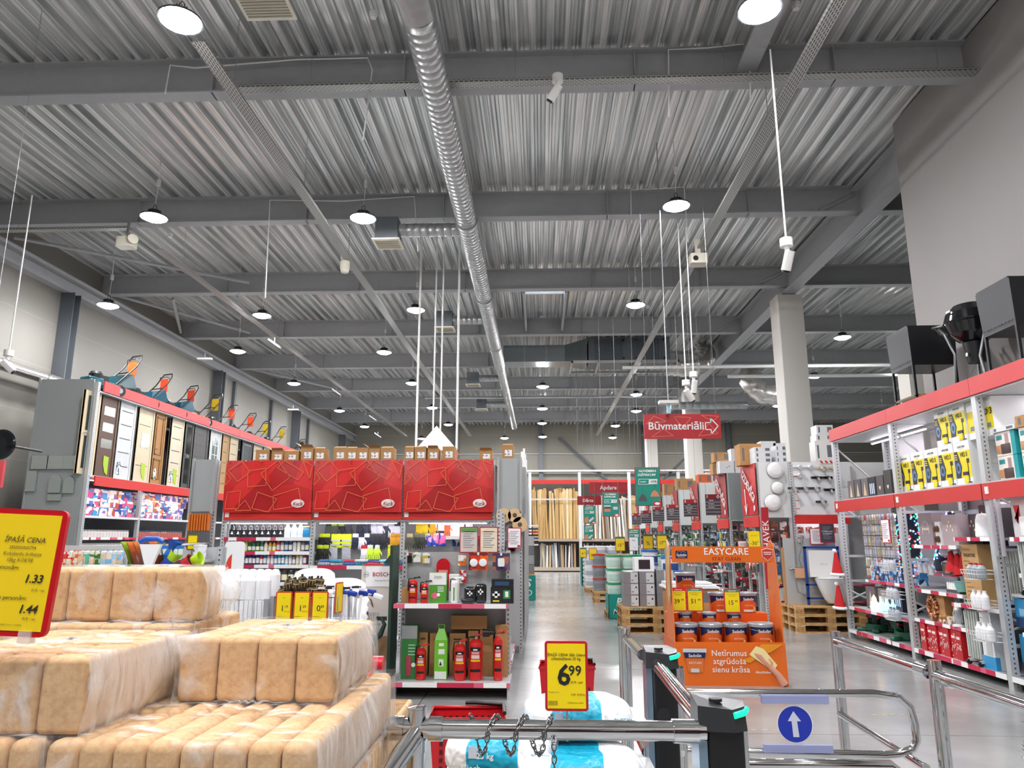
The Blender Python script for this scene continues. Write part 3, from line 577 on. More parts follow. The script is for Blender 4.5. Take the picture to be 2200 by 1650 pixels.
def jar(col='#f2f0ee', lid='#c8c8cc'):
    t = T('glass_jar', '', 'jar'); MB().lathe([(.035, 0), (.04, .01), (.04, .09), (.03, .105)], 12).build('jar_body', mat(col, .15), t); MB().lathe([(.034, .105), (.036, .13), (0, .132)], 12).build('lid', mat(lid, .3, .4), t); return t
for z, lab, cc in ((1.602, 'middle', '#ded8d4'), (1.322, 'low', '#f0f0f0')):
    for bay, (a, b2) in enumerate(((15.05, 16.95), (17.15, 19.4))):
        j = jar(cc if bay == 0 else '#b86a5a', '#b8b4b4' if bay == 0 else '#4a6a9a'); j.scale = (1.25,)*3
        row(j, [(RX-.1, a+i*.112, z) for i in range(int((b2-a)/.112))], 'small glass jar', f'on the {lab} jar shelf, door rack {["first", "second"][bay]} bay', f'{lab} shelf jars, bay {["one", "two"][bay]}', scales=[1.25])
# shelf lamps below the lower band
SL = mat('#fff6ff', .4, emit=20.)
def strip_lamp(c, ln, lab, ax='x'):
    t = T('strip_light', lab, 'lamp', c)
    (MB().box(-ln/2, ln/2, -.02, .02, 0, .03) if ax == 'x' else MB().box(-.02, .02, -ln/2, ln/2, 0, .03)).build('lamp_housing', WPL, t)
    (MB().box(-ln/2+.02, ln/2-.02, -.016, .016, -.012, 0) if ax == 'x' else MB().box(-.016, .016, -ln/2+.02, ln/2-.02, -.012, 0)).build('diffuser', SL, t)
strip_lamp((RX-.12, 16, 2.8), 1.7, 'strip light under the lower band, first bay of the door rack', 'y'); strip_lamp((RX-.12, 18.3, 2.8), 1.8, 'strip light under the lower band, second bay of the door rack', 'y')
# black round thing and red sign at the left edge
t = T('round_mirror', 'big black convex mirror on the wall, cut by the photo edge', 'mirror', P(2, 955, Y=10.5)); MB().lathe([(0, .05), (.12, .045), (.2, .02), (.23, 0), (.2, -.03)], 24, M=Matrix.Rotation(R_(90), 4, 'X')).build('dome', mat('#1a1e20', .1), t); MB().cyl((0, .03, 0), (-.0, .9, 0), .02).build('wall_arm', BLACK, t)
t = T('hanging_sign', 'plain red hanging sign cut by the photo edge', 'sign', P(-40, 990, Y=8)); MB().box(-.5, .28, -.02, .02, -.3, 0).build('sign_board', mat('#cf4a50', .5), t); MB().cyl((-.1, 0, 0), (-.1, 0, 5.9), .004, n=5).build('wire', STEEL, t)

# ================= RED BANNER GONDOLA =================
GY = 11.0
g = T('banner_gondola', 'wide white shelving with red banners, facing the entrance', 'shelving', (0, 0, 0))
BX = [-4.77, -3.41, -2.05, -.70]
for x in BX: upright(x, GY+.02, 0, 2.74, g, .06)
MB().box(-4.8, -.66, GY+.5, GY+.53, 0, 2.7).build('back_panel', mat('#c4c6c6', .5, noise=.02), g)
MB().box(-4.8, -.66, GY, GY+1.0, 2.68, 2.72).build('top_deck', RACK, g)
for x0, x1 in zip(BX, BX[1:]):
    MB().box(x0+.01, x1-.01, GY-.05, GY-.03, 1.86, 2.0).build('red_band', BAND, g)
    MB().box(x0+.03, x0+.09, GY-.056, GY-.05, 1.9, 1.98).build('small_label', WHITE, g)
MB().box(-4.78, -.68, GY-.03, GY+.5, 1.84, 1.86).build('canopy_shelf', RACK, g)
for i, z in enumerate((1.60, 1.395, 1.2, .95)):
    shelf(g, BX[0]+.02, BX[1]-.03, GY-.0, GY+.48, z, '-y')
shelf(g, BX[1]+.02, BX[3]-.45, GY-.1, GY+.48, 1.19, '-y'); shelf(g, BX[0], BX[3], GY, GY+.5, .6, '-y'); shelf(g, BX[0], BX[3], GY, GY+.5, .2, '-y')
shelf(g, BX[2]+.65, BX[3]-.03, GY, GY+.48, 1.62, '-y')
# side bays at both ends
END = mat('#a9adad', .5, .2)
for nm, x0, x1, lab in (('end_unit', -5.2, -4.84, 'narrow grey end bay with orange snow pushers'), ('end_unit', -.62, -.26, 'narrow grey end bay by the aisle, tape rolls hung on it')):
    e = T(nm, lab, 'shelving', (0, 0, 0)); MB().box(x0, x1, GY-.25, GY-.22, 1.98, 2.75).box(x0, x0+.03, GY-.3, GY-.25, 1.95, 2.76).box(x1-.03, x1, GY-.3, GY-.25, 1.95, 2.76).build('header_panel', END, e)
    MB().box(x0+.03, x1-.03, GY-.2, GY-.18, .1, 1.98).build('peg_board', mat('#b9bcbc', .5), e); upright(x0+.02, GY-.16, 0, 2.74, e, .05); upright(x1-.02, GY-.16, 0, 2.74, e, .05)
    if x0 > -1: 
        MB().box(x0, x1+.03, GY+1.0, GY+3.4, 0, 2.74).build('side_body', END, e); MB().box(x1+.03, x1+.04, GY-.16, GY+3.4, .2, 1.95).build('side_peg_board', mat('#a9abaa', .5), e)
# banners
ban = MB(); 
def bwave(u, v): return (u*1.34, -.012*math.sin(u*9+v*3)-.02*math.sin(PI*v), v*.78)
OR2 = mat('#e0764a', .5); RED2 = mat('#b01c1e', .5)
BANM = D.materials.new('banner_cloth'); BANM.use_nodes = True; nt = BANM.node_tree; b = nt.nodes['Principled BSDF']; N = nt.nodes.new; L = nt.links.new
t = N('ShaderNodeTexCoord'); v_ = N('ShaderNodeTexVoronoi'); v_.inputs['Scale'].default_value = 2.3; r = N('ShaderNodeValToRGB'); r.color_ramp.interpolation = 'LINEAR'; r.color_ramp.elements[0].color = lin('#a81c20'); r.color_ramp.elements[1].color = lin('#d62a2a'); r.color_ramp.elements[1].position = .5
s2 = N('ShaderNodeSeparateColor'); L(t.outputs['Object'], v_.inputs['Vector']); L(v_.outputs['Color'], s2.inputs[0]); L(s2.outputs[0], r.inputs[0]); L(r.outputs[0], b.inputs['Base Color']); b.inputs['Roughness'].default_value = .35
SQ = [[(.05, .62), (.24, .78), (.38, .60), (.2, .46)], [(.35, .62), (.62, .66), (.64, .4), (.36, .38)], [(.55, .58), (.8, .78), (1.0, .52), (.74, .32)], [(.8, .66), (.9, .78), (1.2, .6), (1.12, .48)], [(.06, .3), (.26, .32), (.25, .06), (.04, .05)], [(.45, .06), (.52, .3), (.82, .2), (.7, -.0)], [(.76, .24), (1.14, .36), (1.2, .1), (.78, .04)], [(.2, .03), (.34, .18), (.44, .03)], [(.0, .4), (.1, .5), (.02, .6)], [(1.18, .78), (1.3, .5), (1.34, .7)]]
def banner(i, x0, lab):
    t = T('red_banner', lab, 'banner', (x0, GY-.09, 1.97), 0, 'red banners over the gondola')
    MB().grid(bwave, 24, 8, 0).build('cloth', BANM, t)
    M = Matrix(((1, 0, 0, 0), (0, 0, 1, -.036), (0, 1, 0, 0), (0, 0, 0, 1)))
    mb = MB()
    for s in SQ: mb.line([(min(1.33, max(.005, a)), min(.775, max(.005, b2))) for a, b2 in s], .009, M, 0, True)
    mb.build('printed_square_outline', OR2, t)
    M2 = M @ Matrix.Translation((1.14, .13, .002)); e = MB().poly(circ(.1, 24, a=.62), M2, 0); M3 = M @ Matrix.Translation((1.14, .13, .004)); e.line(circ(.09, 24, a=.6), .008, M3, 1, True)
    M4 = FX((1.14, -.043, .125)); e.text('Kurši', .07, M4, 1, .01, .3); e.build('oval_logo', [WHITE, mat('#a8242a', .5)], t)
    k = MB()
    for q in range(6): k.cyl((.05+q*.248, -.03, .765), (.05+q*.248, -.05, .765), .012, n=8)
    k.build('eyelet', STEEL, t)
for i, x0 in enumerate((-4.76, -3.4, -2.03)): banner(i, x0, f'red square patterned banner, {["over the bottle shelves", "over the gloves", "nearest the aisle"][i]}')
# cartons on top
def carton(w_, d, h, flap=1, lab_=True):
    t = T('cardboard_box', '', 'box'); MB().box(-w_/2, w_/2, 0, d, 0, h).build('carton_body', mat('#b58a58', .8, noise=.1, nscale=6.), t)
    f = MB()
    if flap == 1: f.add([(-w_/2, 0, h), (w_/2, 0, h), (w_/2-.01, .09, h+.025), (-w_/2+.01, .09, h+.025)], [(0, 1, 2, 3)])
    elif flap == 2: f.add([(-w_/2, 0, h), (-w_/2, d, h), (-w_/2-.1, d, h+.07), (-w_/2-.1, 0, h+.07)], [(0, 1, 2, 3)]).add([(-w_/2, 0, h), (w_/2, 0, h), (w_/2-.01, -.05, h+.03), (-w_/2+.01, -.05, h+.03)], [(0, 1, 2, 3)])
    if flap: f.build('flap', mat('#a87d4c', .8), t)
    MB().box(w_*.06-.055, w_*.06+.055, -.003, 0, h*.3, h*.68).build('shipping_label', art(['#f4f4f2', '#f4f4f2', '#9a9aa0', '#f4f4f2'], 40, .5), t)
    return t
TB = [(566, 30, .21, 0), (598, 26, .2, 2), (628, 32, .19, 1), (661, 27, .25, 2), (688, 22, .23, 1), (731, 27, .24, 1), (756, 24, .235, 1), (780, 24, .235, 0), (805, 25, .235, 2), (832, 27, .235, 1), (880, 20, .24, 1), (904, 25, .24, 1), (931, 24, .23, 2), (964, 27, .25, 0), (1044, 27, .19, 2), (1091, 24, .25, 1)]
for i, (px, wpx, h, fl) in enumerate(TB):
    c = carton(wpx/139.*.99, .26, h, fl); x = P(px, 980, Y=GY+.1).x
    c.location = (x, GY+.06, 2.722 if i < 15 else 2.742); tag(c, f'brown carton with a white label, {nth(i)} in the row on the banner gondola', 'box', 'cartons on the banner gondola')
# ---- bottles ----
def bottle(col, cap, r=.035, h=.2, neck=.35, labc=None, flat=1., n=12, name='bottle'):
    t = T(name, '', 'bottle'); m = mat(col, .3); S = Matrix.Diagonal((1, flat, 1, 1))
    sh = h*(1-neck)
    MB().lathe([(r*.9, 0), (r, r*.2), (r, sh*.95), (r*.75, sh+.01), (r*.4, h*.9), (r*.38, h*.92)], n, M=S).build('bottle_body', m, t)
    MB().lathe([(r*.45, h*.9), (r*.45, h), (0, h)], 10, M=S).build('cap', mat(cap, .4), t)
    if labc: MB().lathe([(r*1.015, sh*.2), (r*1.015, sh*.75)], n, M=S).build('label', mat(labc, .4), t)
    return t
def can(col, cap, r=.03, h=.17, labc='#f0f0f0'): return bottle(col, cap, r, h, .12, labc, name='spray_can')
# top shelf: black oil jugs then white bottles
j = bottle('#16171a', '#101010', .055, .2, .4, '#24262b', .6, name='oil_bottle'); MB().prism([(-.02, .05), (.02, .05), (0, .1)], -.036, -.034, 'y').build('triangle_mark', WHITE, j)
row(j, [(BX[0]+.11+i*.093, GY+.09, 1.601) for i in range(9)], 'black oil bottle', 'on the top bottle shelf', 'black oil bottles')
row(bottle('#eceef0', '#dadada', .05, .2, .3, '#c9d6dc', .7, name='detergent_bottle'), [(BX[0]+.95+i*.1, GY+.09, 1.601) for i in range(3)], 'white detergent bottle', 'beside the black oil bottles', 'white bottles, top shelf')
o = T('wipes_pack', 'blue pack leaning with a brown sponge on top of the bottle shelf', 'pack', (BX[1]-.13, GY+.1, 1.601)); MB().pillow(-.07, .07, -.03, .03, 0, .14, .02).build('pack_body', mat('#2a7fb0', .4), o); MB().pillow(-.06, .06, -.03, .03, .14, .17, .012).build('sponge', mat('#d8a070', .8), o)
cols2 = [('#3a4a6a', '#22304a'), ('#c8502c', '#444'), ('#9a9aa0', '#444444'), ('#2a62a0', '#2a62a0'), ('#d8c81c', '#e0d020'), ('#1d6a34', '#f0f0f0'), ('#1d7a3a', '#c82a2a'), ('#1d6a34', '#1d6a34'), ('#2a7a3a', '#f4f4f4'), ('#f4f0ea', '#c8202a'), ('#e8b010', '#101010'), ('#e8b010', '#101010'), ('#d83a3a', '#f0f0f0'), ('#9a9ab0', '#444466'), ('#2a5a9a', '#f0f0f0'), ('#2a5a9a', '#f0f0f0'), ('#f0f0f0', '#d82a2a'), ('#f0f0f0', '#d82a2a'), ('#8a7a7a', '#d8602a'), ('#20508a', '#2a5a9a')]
for i, (a, b2) in enumerate(cols2):
    o = bottle(a, b2 if len(b2) == 7 else '#444444', .028, .155 if i > 3 else .165, .35 if i in (5, 6, 7, 8, 9, 10, 11) else .15, '#efe6c8' if i % 2 else '#d8d8e0', .8)
    o.location = (BX[0]+.08+i*.0625, GY+.07, 1.396); tag(o, f'cleaner bottle, {nth(i)} from the left on the second bottle shelf', 'bottle', 'mixed bottles, second shelf')
cols3 = ['#d8b81c', '#d8b81c', '#7a6a5a', '#26307a', '#26307a', '#26307a', '#32327a', '#c83a3a', '#1c7ac0', '#d8a0a8', '#d8b0b8', '#2a9ad0', '#2a9ad0', '#2a9ad0', '#8ac8e0', '#b8b8b8', '#9a8a8a', '#e0d060', '#e8e8f0', '#c83a5a']
for i, a in enumerate(cols3):
    o = can(a, ['#c82a2a', '#f0f0f0', '#f0c020'][i % 3], .024, rnd.uniform(.12, .16)); o.location = (BX[0]+.2+i*.055, GY+.07, 1.201); tag(o, f'spray can, {nth(i)} from the left on the third bottle shelf', 'can', 'spray cans, third shelf')
for i, a in enumerate(['#e0901c', '#e0901c', '#d8501c', '#3a8ac0', '#6ab82a', '#8a7a6a', '#e8e8e8', '#444a50', '#444a50', '#cfd0d0', '#444a50']):
    o = bottle(a, ['#f0f0f0', '#e05a1c'][i % 2], .045, .17, .12, '#f0e8c8', .7); o.location = (BX[0]+.25+i*.1, GY+.07, .951); tag(o, f'flask of garden chemicals, {nth(i)} from the left on the lowest bottle shelf', 'bottle', 'garden chemical flasks')
for i, (x0, x1) in enumerate(zip(BX, BX[1:])): strip_lamp(((x0+x1)/2, GY+.03, 1.815), 1.2, f'strip light under the red band, {nth(i)} bay of the banner gondola')
# ---- gloves ----
def glove(c1, c2, k=1., nm='work_glove'):
    t = T(nm, '', 'glove'); mb = MB()
    mb.pillow(-.05, .05, -.012, .012, -.16, -.05, .012, 0)
    for i, (x, ln) in enumerate(((-.039, .07), (-.013, .085), (.013, .08), (.039, .065))): mb.tube([(x, 0, -.155), (x*1.12, -.004, -.155-ln*.6), (x*1.2, -.002, -.16-ln)], [.012, .012, .006], 7, 0)
    mb.tube([(.045, 0, -.09), (.075, -.004, -.13), (.08, -.004, -.16)], [.014, .013, .007], 7, 0); mb.build('glove_hand', mat(c1, .7), t)
    MB().pillow(-.046, .046, -.013, .013, -.06, 0, .01).build('cuff', mat(c2, .7), t)
    MB().tube([(0, 0, 0), (0, 0, .02), (0, .1, .02)], .003, 5).build('hook', STEEL, t); return t
def gl_row(spec, z, y, desc):
    k = {}
    for i, (x, c1, c2, lab) in enumerate(spec):
        key = (c1, c2)
        o = dup(k[key]) if key in k else glove(c1, c2); k.setdefault(key, o); o.location = (x, y, z); o.rotation_euler = (0, 0, R_(rnd.uniform(-12, 12))); tag(o, f'{lab}, {nth(i)} from the left in the {desc}', 'glove', 'work gloves hung on the peg wall')
x0 = BX[1]
def X(px): return P(px, 1140, Y=GY+.3).x
gl_row([(X(p_), a, b2, l_) for p_, a, b2, l_ in ((706, '#4a5248', '#30342e', 'grey green glove'), (718, '#4a5248', '#9ab02a', 'grey green glove'), (733, '#20242a', '#98b82a', 'black glove with lime cuff'), (748, '#3c3a44', '#5a5662', 'dark grey glove'), (772, '#2c3040', '#4a4e5c', 'navy glove'), (786, '#3a3e4c', '#4a4e5c', 'navy glove'), (803, '#d8d8e4', '#b0b0c0', 'white fabric glove'), (816, '#e0e0ea', '#b0b0c0', 'white fabric glove'), (828, '#3a3e4c', '#e0e0ea', 'dark glove with white cuff'), (841, '#e8e8f0', '#c0c0cc', 'white fabric glove'), (853, '#e8e8f0', '#30343c', 'white fabric glove'))], 1.83, GY+.3, 'top row of gloves')
gl_row([(X(p_), a, b2, l_) for p_, a, b2, l_ in ((693, '#16181a', '#c8d820', 'black glove with lime trim'), (704, '#23281e', '#c8d820', 'black glove with lime trim'), (765, '#1c2440', '#e8e8f0', 'navy glove with white cuff'), (778, '#eef0f4', '#1c2440', 'white and navy glove'), (789, '#1c2440', '#e8e8f0', 'navy glove with white cuff'), (802, '#22252c', '#33363e', 'dark leather glove'), (813, '#22252c', '#33363e', 'dark leather glove'), (825, '#22252c', '#33363e', 'dark leather glove'), (846, '#d89a1c', '#c8881c', 'mustard yellow leather glove'), (859, '#d89a1c', '#c8881c', 'mustard yellow leather glove'))], 1.66, GY+.29, 'second row of gloves')
def vest(lab, x, z):
    t = T('safety_vest', lab, 'vest', (x, GY+.3, z), 0, 'safety vests'); MB().pillow(-.085, .085, -.02, .02, -.22, 0, .02).build('vest_cloth', mat('#d6ee1c', .6), t); MB().box(-.087, .087, -.024, -.02, -.12, -.095).box(-.087, .087, -.024, -.02, -.17, -.15).build('reflective_band', mat('#d8dcdc', .3, .3), t); MB().tube([(0, 0, 0), (0, .1, .02)], .003, 5).build('hook', STEEL, t)
vest('lime safety vest with grey bands, left of the pair', X(724), 1.66); vest('lime safety vest with grey bands, right of the pair', X(745), 1.66)
gl_row([(X(p_), a, b2, l_) for p_, a, b2, l_ in ((690, '#20241c', '#c8e020', 'black glove with lime fingers'), (703, '#20241c', '#c8e020', 'black glove with lime fingers'), (785, '#e8e8e8', '#c8202a', 'white glove with red cuff'), (798, '#c8e83a', '#d8e8d8', 'lime glove'), (812, '#c8e83a', '#d8e8d8', 'lime and white glove'), (842, '#d8d81c', '#d8d81c', 'bright yellow glove'))], 1.49, GY+.28, 'third row of gloves')
for i, px in enumerate((718, 746)):
    t = T('wrapped_pack', f'crumpled clear plastic pack hung among the gloves, {nth(i)}', 'pack', (X(px), GY+.3, 1.49), 0, 'clear packs on the peg wall'); MB().pillow(-.07, .07, -.02, .02, -.22, 0, .02).build('pack_body', mat('#c9ccd0', .15, .4, bump=1., nscale=25.), t); MB().tube([(0, 0, 0), (0, .1, .02)], .003, 5).build('hook', STEEL, t)
gl_row([(X(p_), a, b2, l_) for p_, a, b2, l_ in ((900, '#e8c81c', '#e0b81c', 'yellow rubber glove'), (913, '#e8c81c', '#e0b81c', 'yellow rubber glove'), (930, '#e0a81c', '#e0b81c', 'amber rubber glove'), (961, '#e86a3a', '#f0f0f0', 'coral rubber glove'))], 1.84, GY+.3, 'rubber glove row')
gl_row([(X(p_), a, b2, l_) for p_, a, b2, l_ in ((881, '#5a5a4a', '#c8b888', 'patterned garden glove'), (896, '#33362c', '#6a6a5a', 'dark garden glove'), (907, '#33362c', '#6a6a5a', 'dark garden glove'))], 1.66, GY+.29, 'row beside the pink packets')
def packet(nm, lab, x, y, z, w_, h, cols, sc=14., grp=None, d=.02):
    t = T(nm, lab, 'packet', (x, y, z), 0, grp); MB().pillow(-w_/2, w_/2, -d/2, d/2, -h, 0, d*.45).build('packet_body', art(cols, sc, .3, seed=x), t); MB().box(-w_*.3, w_*.3, -d/2-.002, -d/2, -.035, -.01).build('header_card', WHITE, t); MB().tube([(0, -.01, -.01), (0, .1, .01)], .003, 5).build('hook', STEEL, t); return t
for i, px in enumerate((921, 936, 951)): packet('glove_packet', f'pink and blue packet of household gloves, {nth(i)} of three', X(px), GY+.3, 1.67, .1, .2, ['#2a4ab0', '#e86aa8', '#f4a8c8', '#3a5ac0'], grp='pink and blue glove packets')
for i, px in enumerate((931, 948, 975, 990, 1008)): packet('white_packet', f'white and blue hygiene packet, {nth(i)} on the peg wall near the aisle', X(px), GY+.3, 1.84 if i < 2 else 1.83, .11, .14 if i < 2 else .22, ['#f4f4f8', '#e8ecf4', '#c8d4e8', '#f4f4f8'], grp='white packets near the aisle')
for i, px in enumerate((980, 1000, 1020, 1038)): packet('blue_packet', f'dark blue packet, {nth(i)} below the white ones', X(px), GY+.32, 1.6, .12, .13, ['#143a70', '#1a4a88', '#f4f4f8', '#143a70'], grp='dark blue packets')
# rags in the basket below the gloves
bk = T('wire_basket', 'long low wire basket of folded rags under the gloves', 'basket', (0, 0, 0)); mb = MB()
for z in (1.2, 1.26): mb.tube([(BX[1]+.08, GY-.1, z), (BX[3]-.5, GY-.1, z), (BX[3]-.5, GY+.25, z), (BX[1]+.08, GY+.25, z)], .004, 5, closed=True)
x = BX[1]+.08
while x < BX[3]-.5: mb.cyl((x, GY-.1, 1.195), (x, GY-.1, 1.26), .003, n=5); x += .04
mb.build('wire_frame', CHROME, bk)
for i in range(22):
    t = T('folded_rag', f'folded rag, {nth(i)} from the left in the wire basket', 'cloth', (BX[1]+.2+(i % 11)*.185, GY+.02+.03*(i % 2), 1.2 + (.042 if i > 10 else 0)), 0, 'folded rags in the wire basket'); MB().pillow(-.09, .09, -.06, .08, 0, .04, .018, 0, Matrix.Rotation(R_(rnd.uniform(-20, 20)), 4, 'Z')).build('rag_cloth', mat(['#b8b8bc', '#e8e8ec', '#3a6ab0', '#2a9ac0', '#c83a4a', '#cfe0e8', '#2a4a90', '#8ad0d8', '#5a6a70'][i % 9], .8), t); t['category'] = 'cloth'
# orange snow pushers on the left end bay
for i in range(8):
    t = T('garden_broom', f'orange headed hand broom, {nth(i)} from the left on the narrow bay', 'broom', (-5.15+i*.04, GY-.3, 1.96), 0, 'orange hand brooms'); MB().box(-.012, .012, -.03, .03, -.26, -.02).build('broom_head', mat('#d8701c', .5), t); MB().add([(-.018, -.02, -.26), (.018, -.02, -.26), (.018, .02, -.26), (-.018, .02, -.26), (-.02, -.04, -.6), (.02, -.04, -.6), (.02, .04, -.6), (-.02, .04, -.6)], [(0, 3, 2, 1), (4, 5, 6, 7), (0, 1, 5, 4), (1, 2, 6, 5), (2, 3, 7, 6), (3, 0, 4, 7)]).build('bristles', mat('#5a5c60', .8), t); MB().tube([(0, 0, -.02), (0, 0, .0), (0, .1, .01)], .003, 5).build('hook', STEEL, t)
# tape rolls, end bay by the aisle
TAPE = mat('#d9b98c', .6)
for i, (px, py, r_) in enumerate(((1082, 1108, .11), (1106, 1107, .1), (1117, 1127, .11))):
    c = P(px, py, Y=GY-.28); t = T('tape_roll', f'beige round disc on the end bay, {["top", "middle", "lower"][i]} one', 'tape roll', c); MB().prism(circ(r_, 28), -.02, .02, 'y').build('tape_body', TAPE, t); MB().prism(circ(.032, 18), -.024, -.02, 'y').build('core', mat('#5a4a3a', .5), t); MB().cyl((0, -.03, 0), (0, .09, 0), .004, n=5).build('hook', STEEL, t)
for i in range(6):
    px, py = 1078+(i % 2)*22, 1138+(i//2)*20
    c = P(px, py, Y=GY-.24); t = T('cable_roll', f'grey coil pack on the end bay, {nth(i)} counted downward', 'coil', c, 0, 'coil packs on the end bay'); MB().lathe([(.045, -.02), (.06, 0), (.045, .02), (.03, .0), (.045, -.02)], 16, M=Matrix.Rotation(R_(90), 4, 'X')).build('coil_body', mat(['#6a6a68', '#d8d8d4', '#4a4a4c'][i//2], .5), t); MB().cyl((0, -.02, .05), (0, .05, .05), .004, n=5).build('hook', STEEL, t)
def framed_notice(c, w_, h, lab, head=None, bullets=True, face='-y', m2=None, rot=0.):
    t = T('framed_notice', lab, 'notice', c, rot); MB().rbox(-w_/2, w_/2, 0, .012, 0, h, .012, ax='y').build('frame', mat('#b0202c', .4), t); MB().box(-w_/2+.012, w_/2-.012, -.002, 0, .012, h-.012).build('paper', m2 or mat('#f4f0f2', .5), t)
    mb = MB(); M = FX((0, -.004, 0))
    for k in range(8): mb.add([(-w_*.3, h*(.8-k*.085), 0), (w_*(.3-.1*(k % 3)), h*(.8-k*.085), 0), (w_*(.3-.1*(k % 3)), h*(.8-k*.085)+.008, 0), (-w_*.3, h*(.8-k*.085)+.008, 0)], [(0, 1, 2, 3)], 0, False, M)
    if bullets:
        for k in range(6): mb.poly(circ(w_*.035, 10, (-w_*.38, h*(.72-k*.085)+.004)), M, 1)
        mb.add([(w_*.22, h*.06, 0), (w_*.42, h*.06, 0), (w_*.42, h*.15, 0), (w_*.22, h*.15, 0)], [(0, 1, 2, 3)], 1, False, M)
    mb.build('printed_lines', [mat('#8a8a90', .6), mat('#b0202c', .5)], t)
    if head: MB().box(-w_/2+.014, w_/2-.014, -.004, -.002, h*.8, h-.014).build('heading_bar', mat(head, .5), t)
    return t
c = P(1105, 1178, Y=GY-.34); framed_notice(c, .2, .29, 'white notice in a red frame on the end bay by the aisle')
# ================= FIRE SAFETY SHELF IN FRONT =================
FY = 7.86; fx0, fx1 = -1.53, -.335
g = T('fire_safety_shelf', 'two level shelf of fire extinguishers beside the aisle', 'shelving', (0, 0, 0))
DGREEN = mat('#1f3a2e', .45)
MB().box(fx0, fx1, FY+.5, FY+.52, .1, 1.44).build('back_panel', mat('#a2a5a5', .5, noise=.05, nscale=30.), g)
upright(fx1-.02, FY+.46, 0, 1.46, g, .05); upright(fx0+.02, FY+.46, 0, 1.46, g, .05)
shelf(g, fx0, fx1, FY-.02, FY+.5, .92, '-y', .03); shelf(g, fx0-.04, fx1+.02, FY-.06, FY+.5, .155, '-y', .03)
MB().box(fx0-.03, fx0+.0, FY-.04, FY+.5, 0, .12).box(fx1-.01, fx1+.02, FY-.04, FY+.5, 0, .12).build('foot_panel', RACK, g); MB().box(fx0, fx1, FY+.3, FY+.32, 0, .12).build('kick_plate', BLACK, g)
MB().box(fx0-.06, fx0-.03, FY+.0, FY+.36, 0, 1.52).build('side_panel', DGREEN, g)
def LX(px, z, y): return P(px, 1200, Y=y).x+0*z
def extinguisher(h, r, lab, pos, white=False, co2=False, bracket=False):
    t = T('fire_extinguisher', lab, 'fire extinguisher', pos); c = mat('#e9e9e6' if white else '#c81a18', .22, coat=.5)
    MB().lathe([(r*.92, 0), (r, .012), (r, h*.74), (r*.9, h*.8), (r*.55, h*.85), (r*.25, h*.87)], 24).build('cylinder', c, t)
    MB().lathe([(r*.28, h*.86), (r*.28, h*.91), (r*.16, h*.93)], 12).build('valve', CHROME, t)
    k = mat('#e9e9e6', .3) if white else (BLACK if bracket else mat('#c81a18', .3))
    MB().tube([(0, 0, h*.92), (.02, 0, h*.93), (.07, 0, h*.99)], .007, 6).tube([(0, 0, h*.94), (.02, 0, h*.96), (.08, 0, h*.95)], .006, 6).build('handle', k, t)
    if co2: MB().cyl((-.02, 0, h*.94), (-.06, 0, h*.94), .012, .02, n=12).cyl((-.06, 0, h*.94), (-.16, 0, h*.93), .022, .045, n=16).build('horn', BLACK, t)
    else: MB().tube([(-.01, 0, h*.92), (-r*1.0, 0, h*.9), (-r*1.12, 0, h*.7), (-r*1.1, 0, h*.45)], .007, 7).build('hose', BLACK, t)
    W = r*.95; lb = MB()
    def wrap(z0, z1, m, a=.8, rr=1.006): lb.grid(lambda u, v: (r*rr*math.sin((u-.5)*2*a), -r*rr*math.cos((u-.5)*2*a), z0+(z1-z0)*v), 10, 1, m)
    if white: wrap(h*.25, h*.6, 0, .5); wrap(h*.1, h*.6, 3, .2, 1.01)
    else:
        wrap(h*.2, h*.7, 2); wrap(h*.18, h*.24, 1, .8, 1.01); wrap(h*.62, h*.7, 1, .8, 1.01); wrap(h*.4, h*.44, 3, .7, 1.012); wrap(h*.46, h*.54, 4, .6, 1.012)
        for k2 in range(3): wrap(h*(.56+k2*.018), h*(.567+k2*.018), 0, .55, 1.014)
        wrap(h*.635, h*.665, 0, .3, 1.016)
    lb.build('label', [WHITE, BLACK, mat('#b81c1a', .3), mat('#e6c21c', .4) if not white else mat('#5a9a3a', .4), mat('#e8c8c0', .4)], t)
    if bracket: MB().lathe([(r*1.05, h*.58), (r*1.05, h*.62)], 20).build('strap', BLACK, t)
    return t
s1, s2 = .921, .157
def at_(px, z, y=FY+.12): return (P(px, 1280 if z > .5 else 1450, Y=y).x, y, z)
extinguisher(.275, .047, 'larger red extinguisher with a black strap, upper shelf', at_(887, s1), bracket=True)
extinguisher(.235, .041, 'smaller red extinguisher with a black strap, upper shelf', at_(912, s1), bracket=True)
extinguisher(.27, .04, 'white extinguisher, upper shelf, beside the black first aid bags', at_(976, s1), white=True)
extinguisher(.36, .052, 'small red extinguisher, lower shelf, beside the grey topped green box', at_(904, s2))
extinguisher(.41, .064, 'medium red extinguisher, lower shelf, beside the lime bag', at_(988, s2))
extinguisher(.465, .074, 'largest red extinguisher, lower shelf, wide body', at_(1022, s2, FY+.14))
extinguisher(.50, .048, 'slim red extinguisher with a black horn, lower shelf corner', at_(1070, s2), co2=True)
def gbox(lab, px0, px1, z, h, y, d, cols, name='box', extra=None):
    a, b2 = at_(px0, z, y)[0], at_(px1, z, y)[0]; t = T(name, lab, 'box', ((a+b2)/2, y, z)); w_ = (b2-a)
    MB().box(-w_/2, w_/2, 0, d, 0, h).build('carton_body', cols if not isinstance(cols, list) else art(cols, 12, .4, seed=px0*.1), t)
    if extra: extra(t, w_, h)
    return t
GR = mat('#4f9a2c', .4)
